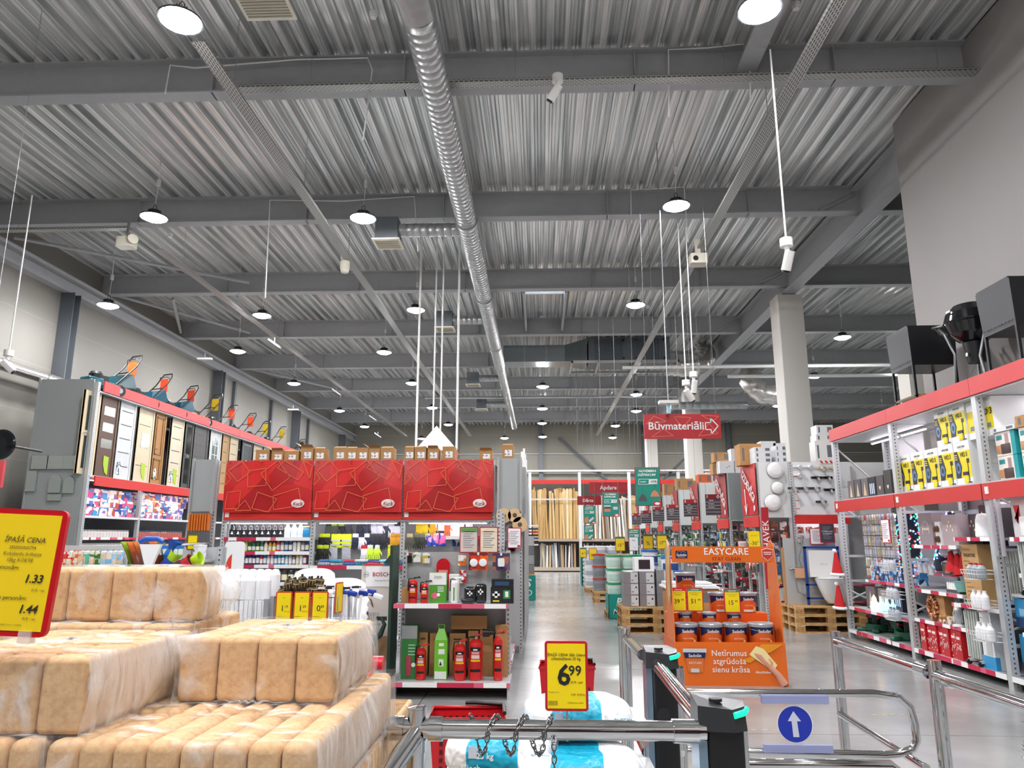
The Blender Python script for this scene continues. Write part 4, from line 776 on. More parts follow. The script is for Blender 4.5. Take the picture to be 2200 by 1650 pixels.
def ex1(t, w_, h):
    MB().box(-w_/2-.001, w_/2+.001, -.003, .001, h*.6, h).build('lid_panel', mat('#e6e8e4', .5), t); MB().box(-.04, .04, -.006, -.003, h*.82, h*.9).build('carry_slot', mat('#b8bab6', .5), t)
    MB().prism(circ(.038, 18, (-.03, h*.24), .85), -.005, 0, 'y').build('printed_hand', mat('#d8607a', .5), t); MB().prism(circ(.018, 14, (.01, h*.27)), -.008, -.004, 'y').build('printed_alarm', WHITE, t)
    mb = MB(); 
    for k in range(4): mb.box(0, w_*.36, -.004, 0, h*(.52-k*.05), h*(.54-k*.05))
    mb.build('printed_text', WHITE, t)
gbox('green and white carry box with a printed hand, upper shelf', 922, 958, s1, .31, FY+.14, .1, GR, 'smoke_alarm_box', ex1)
gbox('plain grey box behind the red extinguishers', 862, 884, s1, .235, FY+.3, .1, mat('#9c9c9a', .6), 'grey_box'); gbox('low brown carton, upper shelf corner', 862, 882, s1, .15, FY+.18, .1, CARD, 'cardboard_box')
gbox('white box behind the white extinguisher', 964, 985, s1, .29, FY+.24, .08, WHITE, 'white_box')
t = T('extinguisher_cover', 'red rounded extinguisher cover hanging at the back of the shelf', 'cover', at_(951, 1.15, FY+.38)); MB().prism([(-.075, -.1), (.075, -.1), (.075, .15)]+[(.075*math.cos(R_(q)), .15+.075*math.sin(R_(q))) for q in range(20, 180, 20)]+[(-.075, .15)], 0, .08, 'y').build('cover_body', mat('#c01424', .25, coat=.5), t); MB().box(-.05, .05, -.003, 0, -.02, .1).build('printed_text', mat('#e88a90', .4), t); MB().cyl((0, .08, .2), (0, .16, .2), .005, n=6).build('hook', STEEL, t)
def fabag(lab, px, w_, h, rz=0):
    t = T('first_aid_bag', lab, 'first aid bag', at_(px, s1, FY+.12), rz); MB().pillow(-w_/2, w_/2, -.04, .04, 0, h, .03).build('bag_body', mat('#17191b', .12, coat=.8, bump=.6, nscale=18.), t); MB().box(-.008, .008, -.046, -.04, h*.45, h*.75).box(-.028, .028, -.046, -.04, h*.55, h*.65).build('white_cross', WHITE, t)
fabag('shiny black first aid bag, smaller and nearer the white extinguisher', 1010, .13, .17); fabag('shiny black first aid bag, taller of the pair', 1033, .12, .2)
t = T('black_pouch', 'low black pouch lying before the first aid bags', 'pouch', at_(1005, s1, FY+.03)); MB().pillow(-.07, .07, -.03, .03, 0, .06, .025).build('pouch_body', mat('#202224', .15, coat=.8), t)
def ex2(t, w_, h):
    MB().box(-w_*.32, -w_*.2, -.003, 0, h*.35, h*.75).box(-w_*.42, -w_*.1, -.003, 0, h*.47, h*.62).build('white_cross', WHITE, t); MB().box(w_*.06, w_*.36, -.003, 0, h*.3, h*.82).build('printed_panel', mat('#2f8a4a', .4), t); MB().pillow(w_*.14, w_*.28, -.007, -.003, h*.4, h*.74, .002).build('printed_hand', WHITE, t); MB().box(-w_*.4, -w_*.12, -.003, 0, h*.12, h*.2).build('printed_text', YEL, t)
gbox('black first aid kit box with white cross, corner of the upper shelf', 1054, 1103, s1, .165, FY+.08, .14, mat('#1d1f22', .35), 'first_aid_kit', ex2)
gbox('slim black box lying on the first aid kit', 1056, 1103, s1+.167, .08, FY+.09, .12, mat('#1a2026', .35), 'slim_box', lambda t, w_, h: MB().box(-w_*.35, w_*.3, -.003, 0, h*.2, h*.7).build('printed_panel', mat('#2a4a6a', .3), t))
def blister(lab, px, py, w_, h, cols, items, y=FY+.44):
    c = P(px, py, Y=y); t = T('blister_pack', lab, 'blister pack', c); MB().box(-w_/2, w_/2, 0, .008, -h, 0).build('backing_card', art(cols, 14, .35, seed=px), t); MB().box(-w_/2, w_/2, -.001, 0, -.03, -.005).build('header_bar', mat(cols[0], .4), t)
    for (x, z, r, sq) in items:
        (MB().rbox(x-r, x+r, -.03, 0, z-r*1.25, z+r*1.25, r*.4, ax='y') if sq else MB().lathe([(r, 0), (r, .02), (r*.8, .032), (0, .034)], 20, M=Matrix.Translation((x, 0, z)) @ Matrix.Rotation(R_(90), 4, 'X'))).build('device', mat('#eceeee', .35), t)
    MB().cyl((0, -.03, -.015), (0, .07, -.015), .004, n=6).bx((0, -.035, -.012), (.02, .01, .03)).build('hook', WHITE, t)
blister('red blister pack with two round white smoke alarms', 1028, 1187, .21, .19, ['#7a2020', '#c83a1c', '#3a1414', '#e0601c'], [(-.05, -.11, .044, 0), (.05, -.11, .044, 0)], FY+.34)
blister('purple blister pack with one square white alarm', 1077, 1188, .19, .19, ['#3a3a5a', '#6a5a7a', '#b06a3a', '#4a3a5a'], [(0, -.1, .036, 1)], FY+.34)
blister('small orange and white blister pack beside the red one', 993, 1193, .09, .11, ['#e8e0d0', '#e8761c', '#f0f0f0'], [(0, -.045, .02, 0)]); blister('small red and white blister pack, lower and beside the alarms', 994, 1225, .08, .14, ['#c8242a', '#e0dada', '#9aa0a8'], [(0, -.09, .02, 0)])
blister('small red and black pack at the back board corner', 877, 1188, .085, .11, ['#9a1a20', '#1c1c1e', '#c82a2a'], []); blister('small white and green pack on the back board', 896, 1186, .08, .11, ['#e8e8dc', '#5a8a4a', '#d8c84a'], []); blister('small white and yellow pack on the back board', 916, 1188, .08, .11, ['#e0e0dc', '#e0c020', '#6a6a60'], [])
def nstand(px, lab, head, body, hsz):
    c = P(px, 1188, Y=FY+.4); t = framed_notice((c.x, c.y, c.z), .21, .285, lab, head, False, m2=mat(body, .5)); MB().cyl((0, .006, 0), (0, .006, -.02+1.44-c.z), .006, n=6).build('stand_rod', STEEL, t)
nstand(1007, 'framed notice with a green heading on top of the fire shelf', '#5a9a4a', '#cfc4bc', 1); nstand(1050, 'framed cream notice without green heading on top of the fire shelf', '#e0d2b8', '#e4d8c0', 1)
# lower shelf
def ex3(t, w_, h):
    MB().box(-w_/2-.001, w_/2+.001, -.003, .001, h*.75, h).build('lid_panel', mat('#8e9290', .5), t); MB().pillow(-.03, .025, -.01, 0, h*.05, h*.42, .004).build('printed_extinguisher', mat('#a83a4a', .5), t); MB().prism(circ(.022, 14, (.05, h*.26)), -.012, -.006, 'y').build('printed_alarm', WHITE, t)
    mb = MB()
    for k in range(4): mb.box(-.01, w_*.4, -.004, 0, h*(.62-k*.06), h*(.64-k*.06))
    mb.build('printed_text', mat('#a8d0b0', .5), t)
gbox('tall green box with a grey top, lower shelf corner', 861, 894, s2, .53, FY+.16, .16, mat('#2f7a34', .4), 'extinguisher_box', ex3)
t = T('lime_carry_bag', 'tall lime green folded carry box with a pointed top', 'box', at_(946, s2, FY+.12)); w_ = .066
MB().box(-w_, w_, 0, .1, 0, .39).add([(-w_, 0, .39), (w_, 0, .39), (w_, .1, .39), (-w_, .1, .39), (-.03, .04, .5), (.03, .04, .5), (.03, .06, .5), (-.03, .06, .5)], [(0, 1, 5, 4), (1, 2, 6, 5), (2, 3, 7, 6), (3, 0, 4, 7)]).build('box_body', mat('#6ab82a', .4), t)
MB().tube([(-.03, .05, .5), (-.035, .05, .54), (.03, .05, .54), (.03, .05, .5)], .006, 6).build('handle', mat('#6ab82a', .4), t)
MB().box(-w_+.005, w_-.005, -.003, 0, .005, .08).box(-.02, .03, -.003, 0, .13, .2).box(-.025, .04, -.003, 0, .25, .3).box(-.02, .03, -.003, 0, .33, .36).build('printed_panel', mat('#dfe6dc', .5), t); MB().prism([(-.015, .14), (.015, .14), (0, .18)], -.006, -.003, 'y').build('warning_triangle', BLACK, t)
CB = [(897, 918, .44, .32), (922, 958, .43, .34), (965, 1000, .43, .34), (1005, 1028, .46, .33), (1030, 1060, .47, .35), (1064, 1092, .52, .3)]
for i, (a, b2, h, dy) in enumerate(CB): gbox(f'brown carton standing behind the extinguishers, {nth(i)} along the lower shelf', a, b2-1, s2, h, FY+dy, .12, CARD, 'cardboard_box', lambda t, w_, h: MB().box(-w_*.25, w_*.25, -.002, 0, h*.84, h*.88).build('printed_text', mat('#5a4028', .6), t))['group'] = 'cartons behind the extinguishers'
gbox('brown carton lying across the top of the standing cartons', 970, 1046, s2+.475, .14, FY+.33, .15, CARD, 'cardboard_box')
# side unit along the aisle with hanging hardware
e = T('side_unit', 'narrow peg wall side of the gondola facing the aisle', 'shelving', (0, 0, 0))
MB().box(-.66, -.56, FY+.6, GY-.32, .1, 1.5).build('peg_board', mat('#9fa2a3', .5, noise=.1, nscale=40.), e)
for y in (FY+.64, 9.6, GY-.36): upright(-.53, y, 0, 1.95 if y > 9 else 1.5, e, .05)
shelf(e, -.62, -.36, FY+.6, GY-.32, .15, '+x', .03)
for i in range(21):
    y = 8.7+(i % 3)*.65; z = 1.38-(i//3)*.165
    t = T('hardware_pack', f'small hook pack on the aisle side peg wall, {nth(i)} counted along and down', 'hardware', (-.42, y, z), 0, 'hook packs on the aisle side'); MB().tube([(0, -.0, .03), (0, .02, .0), (0, .02, -.05), (0, -.02, -.05), (0, -.02, 0), (0, 0, .03)], .006, 6).build('steel_hook', BLACK if i % 3 else CHROME, t); MB().box(-.004, .004, -.03, .03, -.08, .04).build('backing_card', mat(['#d8d8d8', '#c83a2a', '#e8e8e8', '#8a8a8a'][i % 4], .5), t); MB().cyl((-.14, 0, .03), (.01, 0, .03), .003, n=5).build('peg', STEEL, t)
for i in range(5):
    t = T('wrapped_roll', f'clear plastic wrapped roll on the lowest aisle side shelf, {nth(i)} going in', 'roll', (-.49, 8.8+i*.42, .152), 0, 'plastic wrapped rolls'); MB().pillow(-.09, .09, -.18, .18, 0, .16, .05).build('roll_body', mat('#c8ccce', .12, .2, bump=.8, nscale=14.), t)
# ================= POWER TOOL BOARD =================
BX0, BX1, BYY = P(774, 1300, Y=8.25).x, P(846, 1300, Y=8.25).x, 8.25
t = T('tool_display_board', 'cream display board with a white brand header', 'display board', ((BX0+BX1)/2, BYY, 0)); w_ = (BX1-BX0)/2
MB().box(-w_, w_, 0, .05, 0, 1.31).build('board', mat('#d9cfc6', .5), t); MB().box(-w_+.05, w_-.03, -.006, 0, 1.07, 1.285).build('brand_header', mat('#f4f2f2', .4), t)
MB().box(-w_, w_, -.008, .05, 1.30, 1.315).build('rainbow_edge', art(['#2a3a8a', '#1c9a7a', '#c8283a', '#7a2a8a'], 6, .4, (1, .01, .01)), t)
mb = MB(); mb.text('BOSCH', .062, FX((.04, -.008, 1.2)), 0, .012); mb.text('Invented for life', .026, FX((.05, -.008, 1.135)), 1); mb.line(circ(.028, 20, (-.13, 1.2)), .004, Matrix(((1, 0, 0, 0), (0, 0, 1, -.008), (0, 1, 0, 0), (0, 0, 0, 1))), 1, True); mb.box(-.15, -.11, -.009, -.008, 1.195, 1.205, 1)
mb.text('bosch-pt.com', .045, FX((.03, -.002, .16)), 2, .004); mb.build('lettering', [mat('#b01c2c', .4), mat('#8a8c90', .5), INK], t)
MB().box(-w_+.02, w_-.02, -.004, 0, .3, .55).build('printed_scene', mat('#b98f66', .6), t)
MB().tube([(-w_+.04, -.01, .98), (-w_+.03, -.01, .62)], .008, 6).tube([(-w_+.09, -.01, .8), (-w_+.1, -.01, .6)], .008, 6).tube([(-w_+.04, -.01, .8), (-w_+.09, -.01, .8)], .01, 6).tube([(-w_+.04, -.01, .98), (-w_+.12, -.01, .93), (-w_+.14, -.01, .86)], .006, 6).build('printed_chair', mat('#6a3a2a', .5), t)
t = T('hedge_trimmer', 'dark green handheld power tool standing by the display board', 'power tool', (P(800, 1400, Y=8.0).x, 8.0, .5)); 
MB().tube([(-.1, 0, 0), (-.02, 0, .02), (.08, 0, .1), (.12, 0, .2), (.08, 0, .27)], [.02, .028, .03, .022, .015], 9).build('tool_handle', mat('#2c4438', .5), t); MB().pillow(-.12, .04, -.04, .04, -.03, .1, .03).build('motor_body', mat('#2c4438', .5), t); mb = MB()
for k in range(7): mb.box(-.06+k*.018, -.055+k*.018, -.006, .006, .2, .32)
mb.box(-.07, .07, -.008, .008, .19, .21).build('blade', STEEL, t); MB().box(.03, .14, -.01, .01, .24, .28).build('guard', mat('#1c2a22', .5), t)
MB().cyl((-.02, 0, -.03), (-.02, 0, -.5), .02).build('stand', DGREEN, t)
t = T('tool_counter', 'slanting dark green panel of a stand behind the board', 'stand', (P(838, 1200, Y=8.9).x, 8.9, 0)); MB().prism([(-.14, 1.22), (.1, 1.22), (.1, 1.52)], 0, .03, 'y').box(-.12, .1, .0, .03, 0, 1.22).build('panel', DGREEN, t)
# ================= BASKET OF BAMBOO TORCHES AND NEIGHBOURS =================
def wire_crate(lab, x0, x1, y0, y1, z0, z1, posts=True):
    t = T('wire_crate', lab, 'crate', ((x0+x1)/2, (y0+y1)/2, 0)); X0 = (x0-x1)/2; Y0 = (y0-y1)/2; mb = MB()
    for z in (z0, (z0*2+z1)/3, (z0+2*z1)/3, z1): mb.tube([(X0, Y0, z), (-X0, Y0, z), (-X0, -Y0, z), (X0, -Y0, z)], .005, 5, closed=True)
    for (a, b2) in (((X0, Y0), (-X0, Y0)), ((-X0, Y0), (-X0, -Y0)), ((X0, Y0), (X0, -Y0))):
        L_ = math.hypot(b2[0]-a[0], b2[1]-a[1]); n = int(L_/.04)
        for k in range(n+1): q = k/n; x, y = a[0]+(b2[0]-a[0])*q, a[1]+(b2[1]-a[1])*q; mb.cyl((x, y, z0), (x, y, z1), .0022, n=4, caps=False)
    mb.build('wire_mesh', CHROME, t); MB().box(X0, -X0, Y0, -Y0, z0-.02, z0).build('crate_floor', RACK, t)
    for x in (X0, -X0):
        for y in (Y0, -Y0): MB().box(x-.02, x+.02, y-.012, y+.012, 0, z1+.01).build('corner_post', mat('#aeb2b6', .4, .5), t)
    return t
TY = 6.75
cx0, cx1 = P(590, 1290, Y=TY).x-.02, P(722, 1290, Y=TY).x
wire_crate('wire crate holding bamboo torches and brushes', cx0, cx1, TY, TY+.5, .35, 1.07)
wx0, wx1 = P(442, 1290, Y=TY).x, P(584, 1290, Y=TY).x
wire_crate('wire crate of white wrapped rolls beside the torches', wx0, wx1-.03, TY-.05, TY+.55, .35, 1.05)
BAM = mat('#b9985a', .6); BAMD = mat('#2b2418', .7)
def torch():
    t = T('bamboo_torch', '', 'garden torch'); mb = MB().cyl((0, 0, -.7), (0, 0, 0), .012, n=7); 
    for k in range(7): a = 2*PI*k/7; mb.tube([(.012*math.cos(a), .012*math.sin(a), -.02), (.036*math.cos(a), .036*math.sin(a), .12)], .005, 4)
    mb.build('bamboo_pole', BAM, t); MB().lathe([(.03, .03), (.036, .11), (.03, .125), (.012, .13), (.01, .15), (0, .15)], 9).build('oil_can', BAMD, t); MB().lathe([(.024, .05), (.027, .056)], 9).lathe([(.036, .11), (.038, .118)], 9).build('weave_ring', mat('#d8c088', .7), t); return t
tr = torch()
locs = []; rots = []
for i in range(26):
    a = i*2.4; r = .045*math.sqrt(i)+.01; locs.append((cx0+.21+r*math.cos(a)*.75, TY+.24+r*math.sin(a)*.7, 1.08+.04*math.sin(i*1.7)-r*.12)); rots.append((-.55*r*math.sin(a)*1.5, .9*r*math.cos(a), 0))
for i, l in enumerate(locs):
    o = tr if i == 0 else dup(tr); o.location = l; o.rotation_euler = rots[i]; tag(o, f'bamboo garden torch in the fanned bunch, {nth(i)} counted from its middle outward', 'garden torch', 'bamboo garden torches')
for i in range(14):
    x = cx0+.42+(i % 7)*.05; y = TY+.1+(i//7)*.18
    t = T('snow_brush', f'snow brush with a {"blue" if i % 2 else "white"} handle in the crate, {nth(i)} counted', 'brush', (x, y, .37), 0, 'snow brushes in the wire crate', rot=(R_(rnd.uniform(-4, 4)), R_(rnd.uniform(-3, 6)), 0)); MB().cyl((0, 0, 0), (0, 0, .72), .012, n=7).build('handle', mat('#eceef2', .4), t); MB().pillow(-.045, .045, -.016, .016, .72, .765, .012, 0, Matrix.Rotation(R_(12), 4, 'Y')).build('brush_head', mat('#1c3aa0', .4) if i % 2 else mat('#f0f0f4', .4), t); MB().bx((0, 0, .775), (.06, .02, .02)).build('bristles', mat('#20242a', .7) if i % 3 else mat('#e8e8ec', .6), t)
def price_card(name, lab, c, w_, h, frame_c, lines, body='#f4d800', head=None, rot=(0, 0, 0), th=.008, fr=.012, foot=0.):
    """framed price card; lines = (text, size, x, z, colour, bold, shear) in parts of the card"""
    t = T(name, lab, 'price card', c, rot=rot); MB().rbox(-w_/2, w_/2, 0, th, 0, h, fr*1.3, ax='y').build('frame', mat(frame_c, .35), t)
    MB().box(-w_/2+fr, w_/2-fr, -.0015, 0, fr, h-fr).build('card_sheet', mat(body, .45), t)
    if head: MB().box(-w_/2+fr, w_/2-fr, -.0025, -.0015, h*.86, h-fr).build('heading_bar', mat(head, .5), t)
    mb = MB(); ms = []
    for s, sz, x, z, col, bd, shr in lines:
        m = mat(col, .6)
        if m not in ms: ms.append(m)
        mb.text(s, sz*h, FX((x*w_, -.0035, z*h)), ms.index(m), bd, shr)
    if lines: mb.build('lettering', ms, t)
    if foot: MB().box(-.004, .004, .0, .006, -foot, 0).build('holder', STEEL, t)
    return t
def std_lines(a, b2, top='Cena', k=1.): return [(a, .27*k, -.06, .45, '#20201c', .006, 0), (b2, .12*k, .22 if len(a) > 1 else .17, .51, '#20201c', .003, 0), (top, .045, 0, .8, '#4a4a20', 0, 0), ('EUR / gab', .045, .22, .36, '#4a4a20', 0, 0), ('Iepriekšējā cena', .035, -.2, .2, '#5a5a20', 0, 0)]
for i, (a, b2, px) in enumerate((('1', '19', 607), ('1', '29', 646), ('0', '89', 685))):
    c = P(px, 1338, Y=TY-.03); price_card('price_card', f'yellow price card reading {["one nineteen", "one twenty-nine", "eighty-nine cents"][i]} on the torch crate', (c.x, TY-.03, c.z), .15, .27, '#c8421c', std_lines(a, b2))
c = P(724, 1318, Y=TY); price_card('price_card', 'yellow price card turned sideways on the crate end', (cx1+.02, TY+.03, c.z), .15, .27, '#c8421c', [], rot=(0, 0, R_(80)))
WPP = mat('#f6f7f8', .35)
for i in range(7):
    t = T('white_roll', f'white wrapped roll standing in the wire crate, {nth(i)} from its left end', 'roll', (wx0+.07+i*.073, TY+.1+.05*(i % 2), .352), 0, 'white wrapped rolls'); MB().lathe([(.04, 0), (.046, .02), (.044, .4), (.047, .86), (.03, .9), (0, .905)], 12).build('roll_body', mat('#f4f5f7', .35, bump=.3, nscale=12.), t)
for i in range(7):
    t = T('white_roll', f'white wrapped roll in the back row of the crate, {nth(i)} from its left end', 'roll', (wx0+.07+i*.073, TY+.33, .352), 0, 'white wrapped rolls'); MB().lathe([(.04, 0), (.046, .02), (.044, .4), (.047, .9), (.03, .95), (0, .955)], 12).build('roll_body', mat('#f4f5f7', .35, bump=.3, nscale=12.), t)
def plastic_chair(lab, c, rz, z=0, n=1):
    t = T('plastic_chair', lab, 'chair', c, rz, 'stacked white plastic chairs')
    MB().grid(lambda u, v: ((u-.5)*.46, -.2+.4*v, .42-.02*math.sin(PI*u)), 8, 6).build('seat', WPP, t)
    MB().grid(lambda u, v: ((u-.5)*(.44+.06*math.sin(PI*v)), .2+.1*v+.03*math.cos((u-.5)*3), .42+.45*v*(1-.12*(2*u-1)**4)), 10, 8).build('backrest', WPP, t)
    for sx in (-1, 1):
        MB().tube([(sx*.23, .26, .68), (sx*.27, .1, .66), (sx*.27, -.15, .65), (sx*.25, -.22, .42)], .02, 7).build('armrest', WPP, t)
        for sy in (-1, 1): MB().tube([(sx*.2, sy*.18, .42), (sx*.26, sy*.24, 0)], [.026, .018], 7).build('leg', WPP, t)
    return t
cxx = P(662, 1220, Y=7.9).x
ch = plastic_chair('white plastic chair, lowest of the stack behind the torches', (cxx, 7.75, 0), 0)
for i in range(5): dup(ch, loc=(cxx, 7.75+.02*(i+1), .08*(i+1)), label=f'white plastic chair, {nth(i+1)} from the bottom of the stack behind the torches')
cxx = P(738, 1240, Y=7.55).x
for i in range(5): dup(ch, loc=(cxx, 7.35+.02*i, .08*i), rz=R_(8), label=f'white plastic chair, {nth(i)} from the bottom of the stack beside the display board')
# low gondola end with snow tools on the left
LGY = 7.6
lg = T('low_gondola', 'low grey perforated shelving end behind the briquettes', 'shelving', (0, 0, 0)); a, b2 = P(383, 1200, Y=LGY).x, P(482, 1200, Y=LGY).x
MB().box(a, b2, LGY+.0, LGY+.04, 0, P(440, 1176, Y=LGY).z).build('back_panel', mat('#b5b9ba', .5, .1), lg); upright(b2-.03, LGY-.03, 0, P(440, 1174, Y=LGY).z, lg, .05)
c = P(430, 1208, Y=LGY-.2); shelf(lg, a+.02, b2-.1, LGY-.25, LGY, c.z+.02, '-y', .02)
MB().box(-6.6, a, LGY, LGY+.04, 0, 1.28).build('low_panel', mat('#1f4030', .5), lg)
t = T('white_tub', 'white cleaning tub on the low grey shelf', 'tub', (P(428, 1200, Y=LGY-.14).x, LGY-.14, c.z+.021)); MB().lathe([(.055, 0), (.06, .02), (.062, .13)], 18).build('tub_body', WPP, t); MB().lathe([(.066, .13), (.066, .15), (0, .155)], 18).build('lid', WPP, t); MB().lathe([(.0625, .03), (.0628, .1)], 18).build('label', art(['#f0f0f4', '#5a4a8a', '#f4f4f4'], 30), t)
c = P(412, 1182, Y=LGY-.1); price_card('price_card', 'yellow minus thirty-five percent card on the low shelving end', c, .115, .17, '#7a4a1c', [('-35', .26, -.08, .35, '#3a3414', .004, 0), ('%', .12, .28, .42, '#3a3414', 0, 0)], head='#1c7a4a', foot=.1)
for i in range(6):
    px, py = 452+(i % 3)*13, 1216+(i//3)*14
    t = packet('small_packet', f'small clear teal packet on the low shelving end, {nth(i)}', *P(px, py, Y=LGY-.04), .05, .06, ['#e8f0f0', '#3aa0a8', '#f4f4f4'], 30., 'small teal packets')
# hanging bags
HB = ['#e05a5a', '#d8443a', '#d83a2a', '#e0602a', '#e8a888', '#5ac0b0', '#4a8a4a', '#3a7a3a', '#a8d0e8', '#8ac4e8', '#a8d4f0', '#90c8ec']
for i, cc in enumerate(HB):
    px = 128+i*12; packet('sponge_pack', f'colourful hanging net pack, {nth(i)} from the left behind the price board', *P(px, 1183, Y=LGY-.1), .062, .16, [cc, '#f0e0d0', cc, '#e8c8a0'], 22., 'hanging net packs', .04)
MB().box(-6.9, P(270, 1183, Y=LGY-.06).x, LGY-.02, LGY, 1.28, 1.52).build('hook_board', mat('#c4c8c8', .5), lg)
# snow shovels
SH = [('#9ac81c', 262), ('#d8761c', 270), ('#e07a1c', 280), ('#20242a', 292), ('#30343a', 300), ('#e06a1c', 306), ('#e0781c', 312), ('#1c6a3a', 318)]
for i, (cc, px) in enumerate(SH):
    c = P(px, 1222, Y=6.9); t = T('snow_shovel', f'curved plastic snow shovel standing blade up, {nth(i)} from the left in the fan', 'shovel', (c.x, 6.9+.025*i, c.z-.1), R_(18), 'fanned snow shovels')
    MB().grid(lambda u, v: (.1*math.cos(PI*.5*v)+.0, (u-.5)*.34, .05+.3*v-.0), 6, 8).grid(lambda u, v: (.006+.1*math.cos(PI*.5*v), (u-.5)*.34, .05+.3*v), 6, 8).build('shovel_blade', mat(cc, .35), t); MB().cyl((.1, 0, .08), (.1, 0, -c.z+.1), .015, n=8).build('shaft', BAM, t)
t = T('window_squeegee', 'blue and white broad headed scraper standing upright', 'scraper', (P(328, 1200, Y=6.8).x, 6.75, P(328, 1222, Y=6.75).z-.1))
MB().add([(-.1, -.02, .32), (.1, -.02, .32), (.03, -.02, .12), (-.03, -.02, .12), (-.1, .02, .32), (.1, .02, .32), (.03, .02, .12), (-.03, .02, .12)], [(0, 3, 2, 1), (4, 5, 6, 7), (0, 1, 5, 4), (1, 2, 6, 5), (2, 3, 7, 6), (3, 0, 4, 7)]).build('scraper_head', WPP, t); MB().tube([(-.11, 0, .34), (-.06, 0, .37), (.06, 0, .37), (.11, 0, .34)], .022, 8).build('blue_edge', mat('#1c5ac0', .4), t); MB().cyl((0, 0, .14), (0, 0, -.9), .02, n=10).build('shaft', mat('#1c5ac0', .4), t)
for i in range(5):
    c = P(345+i*11, 1172, Y=6.95); t = T('paint_scraper', f'small blue and white scraper hung in a row, {nth(i)}', 'scraper', c, 0, 'small hung scrapers'); MB().pillow(-.022, .022, -.01, .01, -.09, 0, .009).build('scraper_body', mat('#e8eef4', .4), t); MB().box(-.025, .025, -.012, .012, -.03, .0).build('blue_edge', mat('#2a7ac8', .4), t); MB().cyl((0, 0, 0), (0, .6, .02), .004, n=5).build('peg', STEEL, t)
# sledge gloves heap: lime, red and blue
for i, (px, py, c1, c2, rz, lab) in enumerate(((372, 1212, '#c8202a', '#16181a', 60, 'red and black padded mitten in the heap'), (390, 1200, '#b8e01c', '#16181a', 70, 'lime cuffed padded mitten opening towards the aisle'), (350, 1208, '#1c4aa0', '#b8e01c', 40, 'blue padded mitten with a lime cuff'), (360, 1190, '#1c62b8', '#1c4aa0', 20, 'blue padded mitten at the top of the heap'))):
    c = P(px, py+14, Y=6.85+i*.04); t = T('padded_mitten', lab, 'glove', c); M = Matrix.Rotation(R_(rz), 4, 'Y'); MB().tube([(0, 0, -.02), (0, 0, .03), (0, 0, .09), (0, 0, .13)], [.03, .055, .052, .03], 12, M=M).build('mitten_hand', mat(c2 if i < 2 else c1, .7), t); MB().tube([(0, 0, .1), (0, 0, .16), (0, 0, .19)], [.04, .055, .065], 12, M=M, caps=False).build('cuff', mat(c1 if i < 2 else c2, .7), t)
t = T('display_table', 'small grey table carrying the snow tools and mittens', 'table', (P(370, 1200, Y=6.9).x, 6.95, 0)); zt = P(370, 1228, Y=6.9).z-.02; MB().box(-.4, .35, -.25, .25, zt-.04, zt-.01).build('table_top', RACK, t)
for x in (-.37, .32):
    for y in (-.22, .22): MB().box(x-.015, x+.015, y-.015, y+.015, 0, zt-.04).build('leg', RACK, t)
# white arch pack + red arc sign left of bottles
c = P(500, 1235, Y=10.2); t = T('round_display_card', 'white card with a red arc in front of the bottle shelf', 'display card', c); MB().rbox(-.14, .14, 0, .01, 0, .45, .05, ax='y').build('card', WPP, t); MB().poly([(-.12, .02), (-.03, .02)]+[(-.03+.0*q, .02+.26*q/6) for q in range(1, 7)]+[(-.12*math.cos(q*.26), .02+.27*math.sin(q*.26)) for q in range(6, 0, -1)], FX((0, -.003, 0)), 0).build('red_arc', mat('#e0402a', .5), t); MB().cyl((0, .02, 0), (0, .02, -c.z), .012).build('stand_pole', STEEL, t)
# white house shaped hanging light sign above the cartons
t = T('hanging_light_sign', 'bright white diamond roofed sign hanging over the cartons', 'sign', P(937, 975, Y=15.5)); 
MB().prism([(-.45, .08), (0, .6), (.45, .08)], -.02, .02, 'y').prism([(-.13, -.2), (.1, -.1), (.1, .15), (-.13, .15)], -.02, .02, 'y').build('light_panel', mat('#fff6f2', .5, emit=3.), t); MB().prism([(.3, .1), (.47, .05), (.45, -.3), (.3, -.15)], .03, .05, 'y').build('side_panel', mat('#d8505a', .5), t)
for x in (-.44, -.08, .08, .44): MB().cyl((x, 0, .1 if abs(x) > .4 else .5), (x, 0, 8.4-t.location.z), .025 if abs(x) > .4 else .018, n=8).build('hanger_pole', WPL, t)
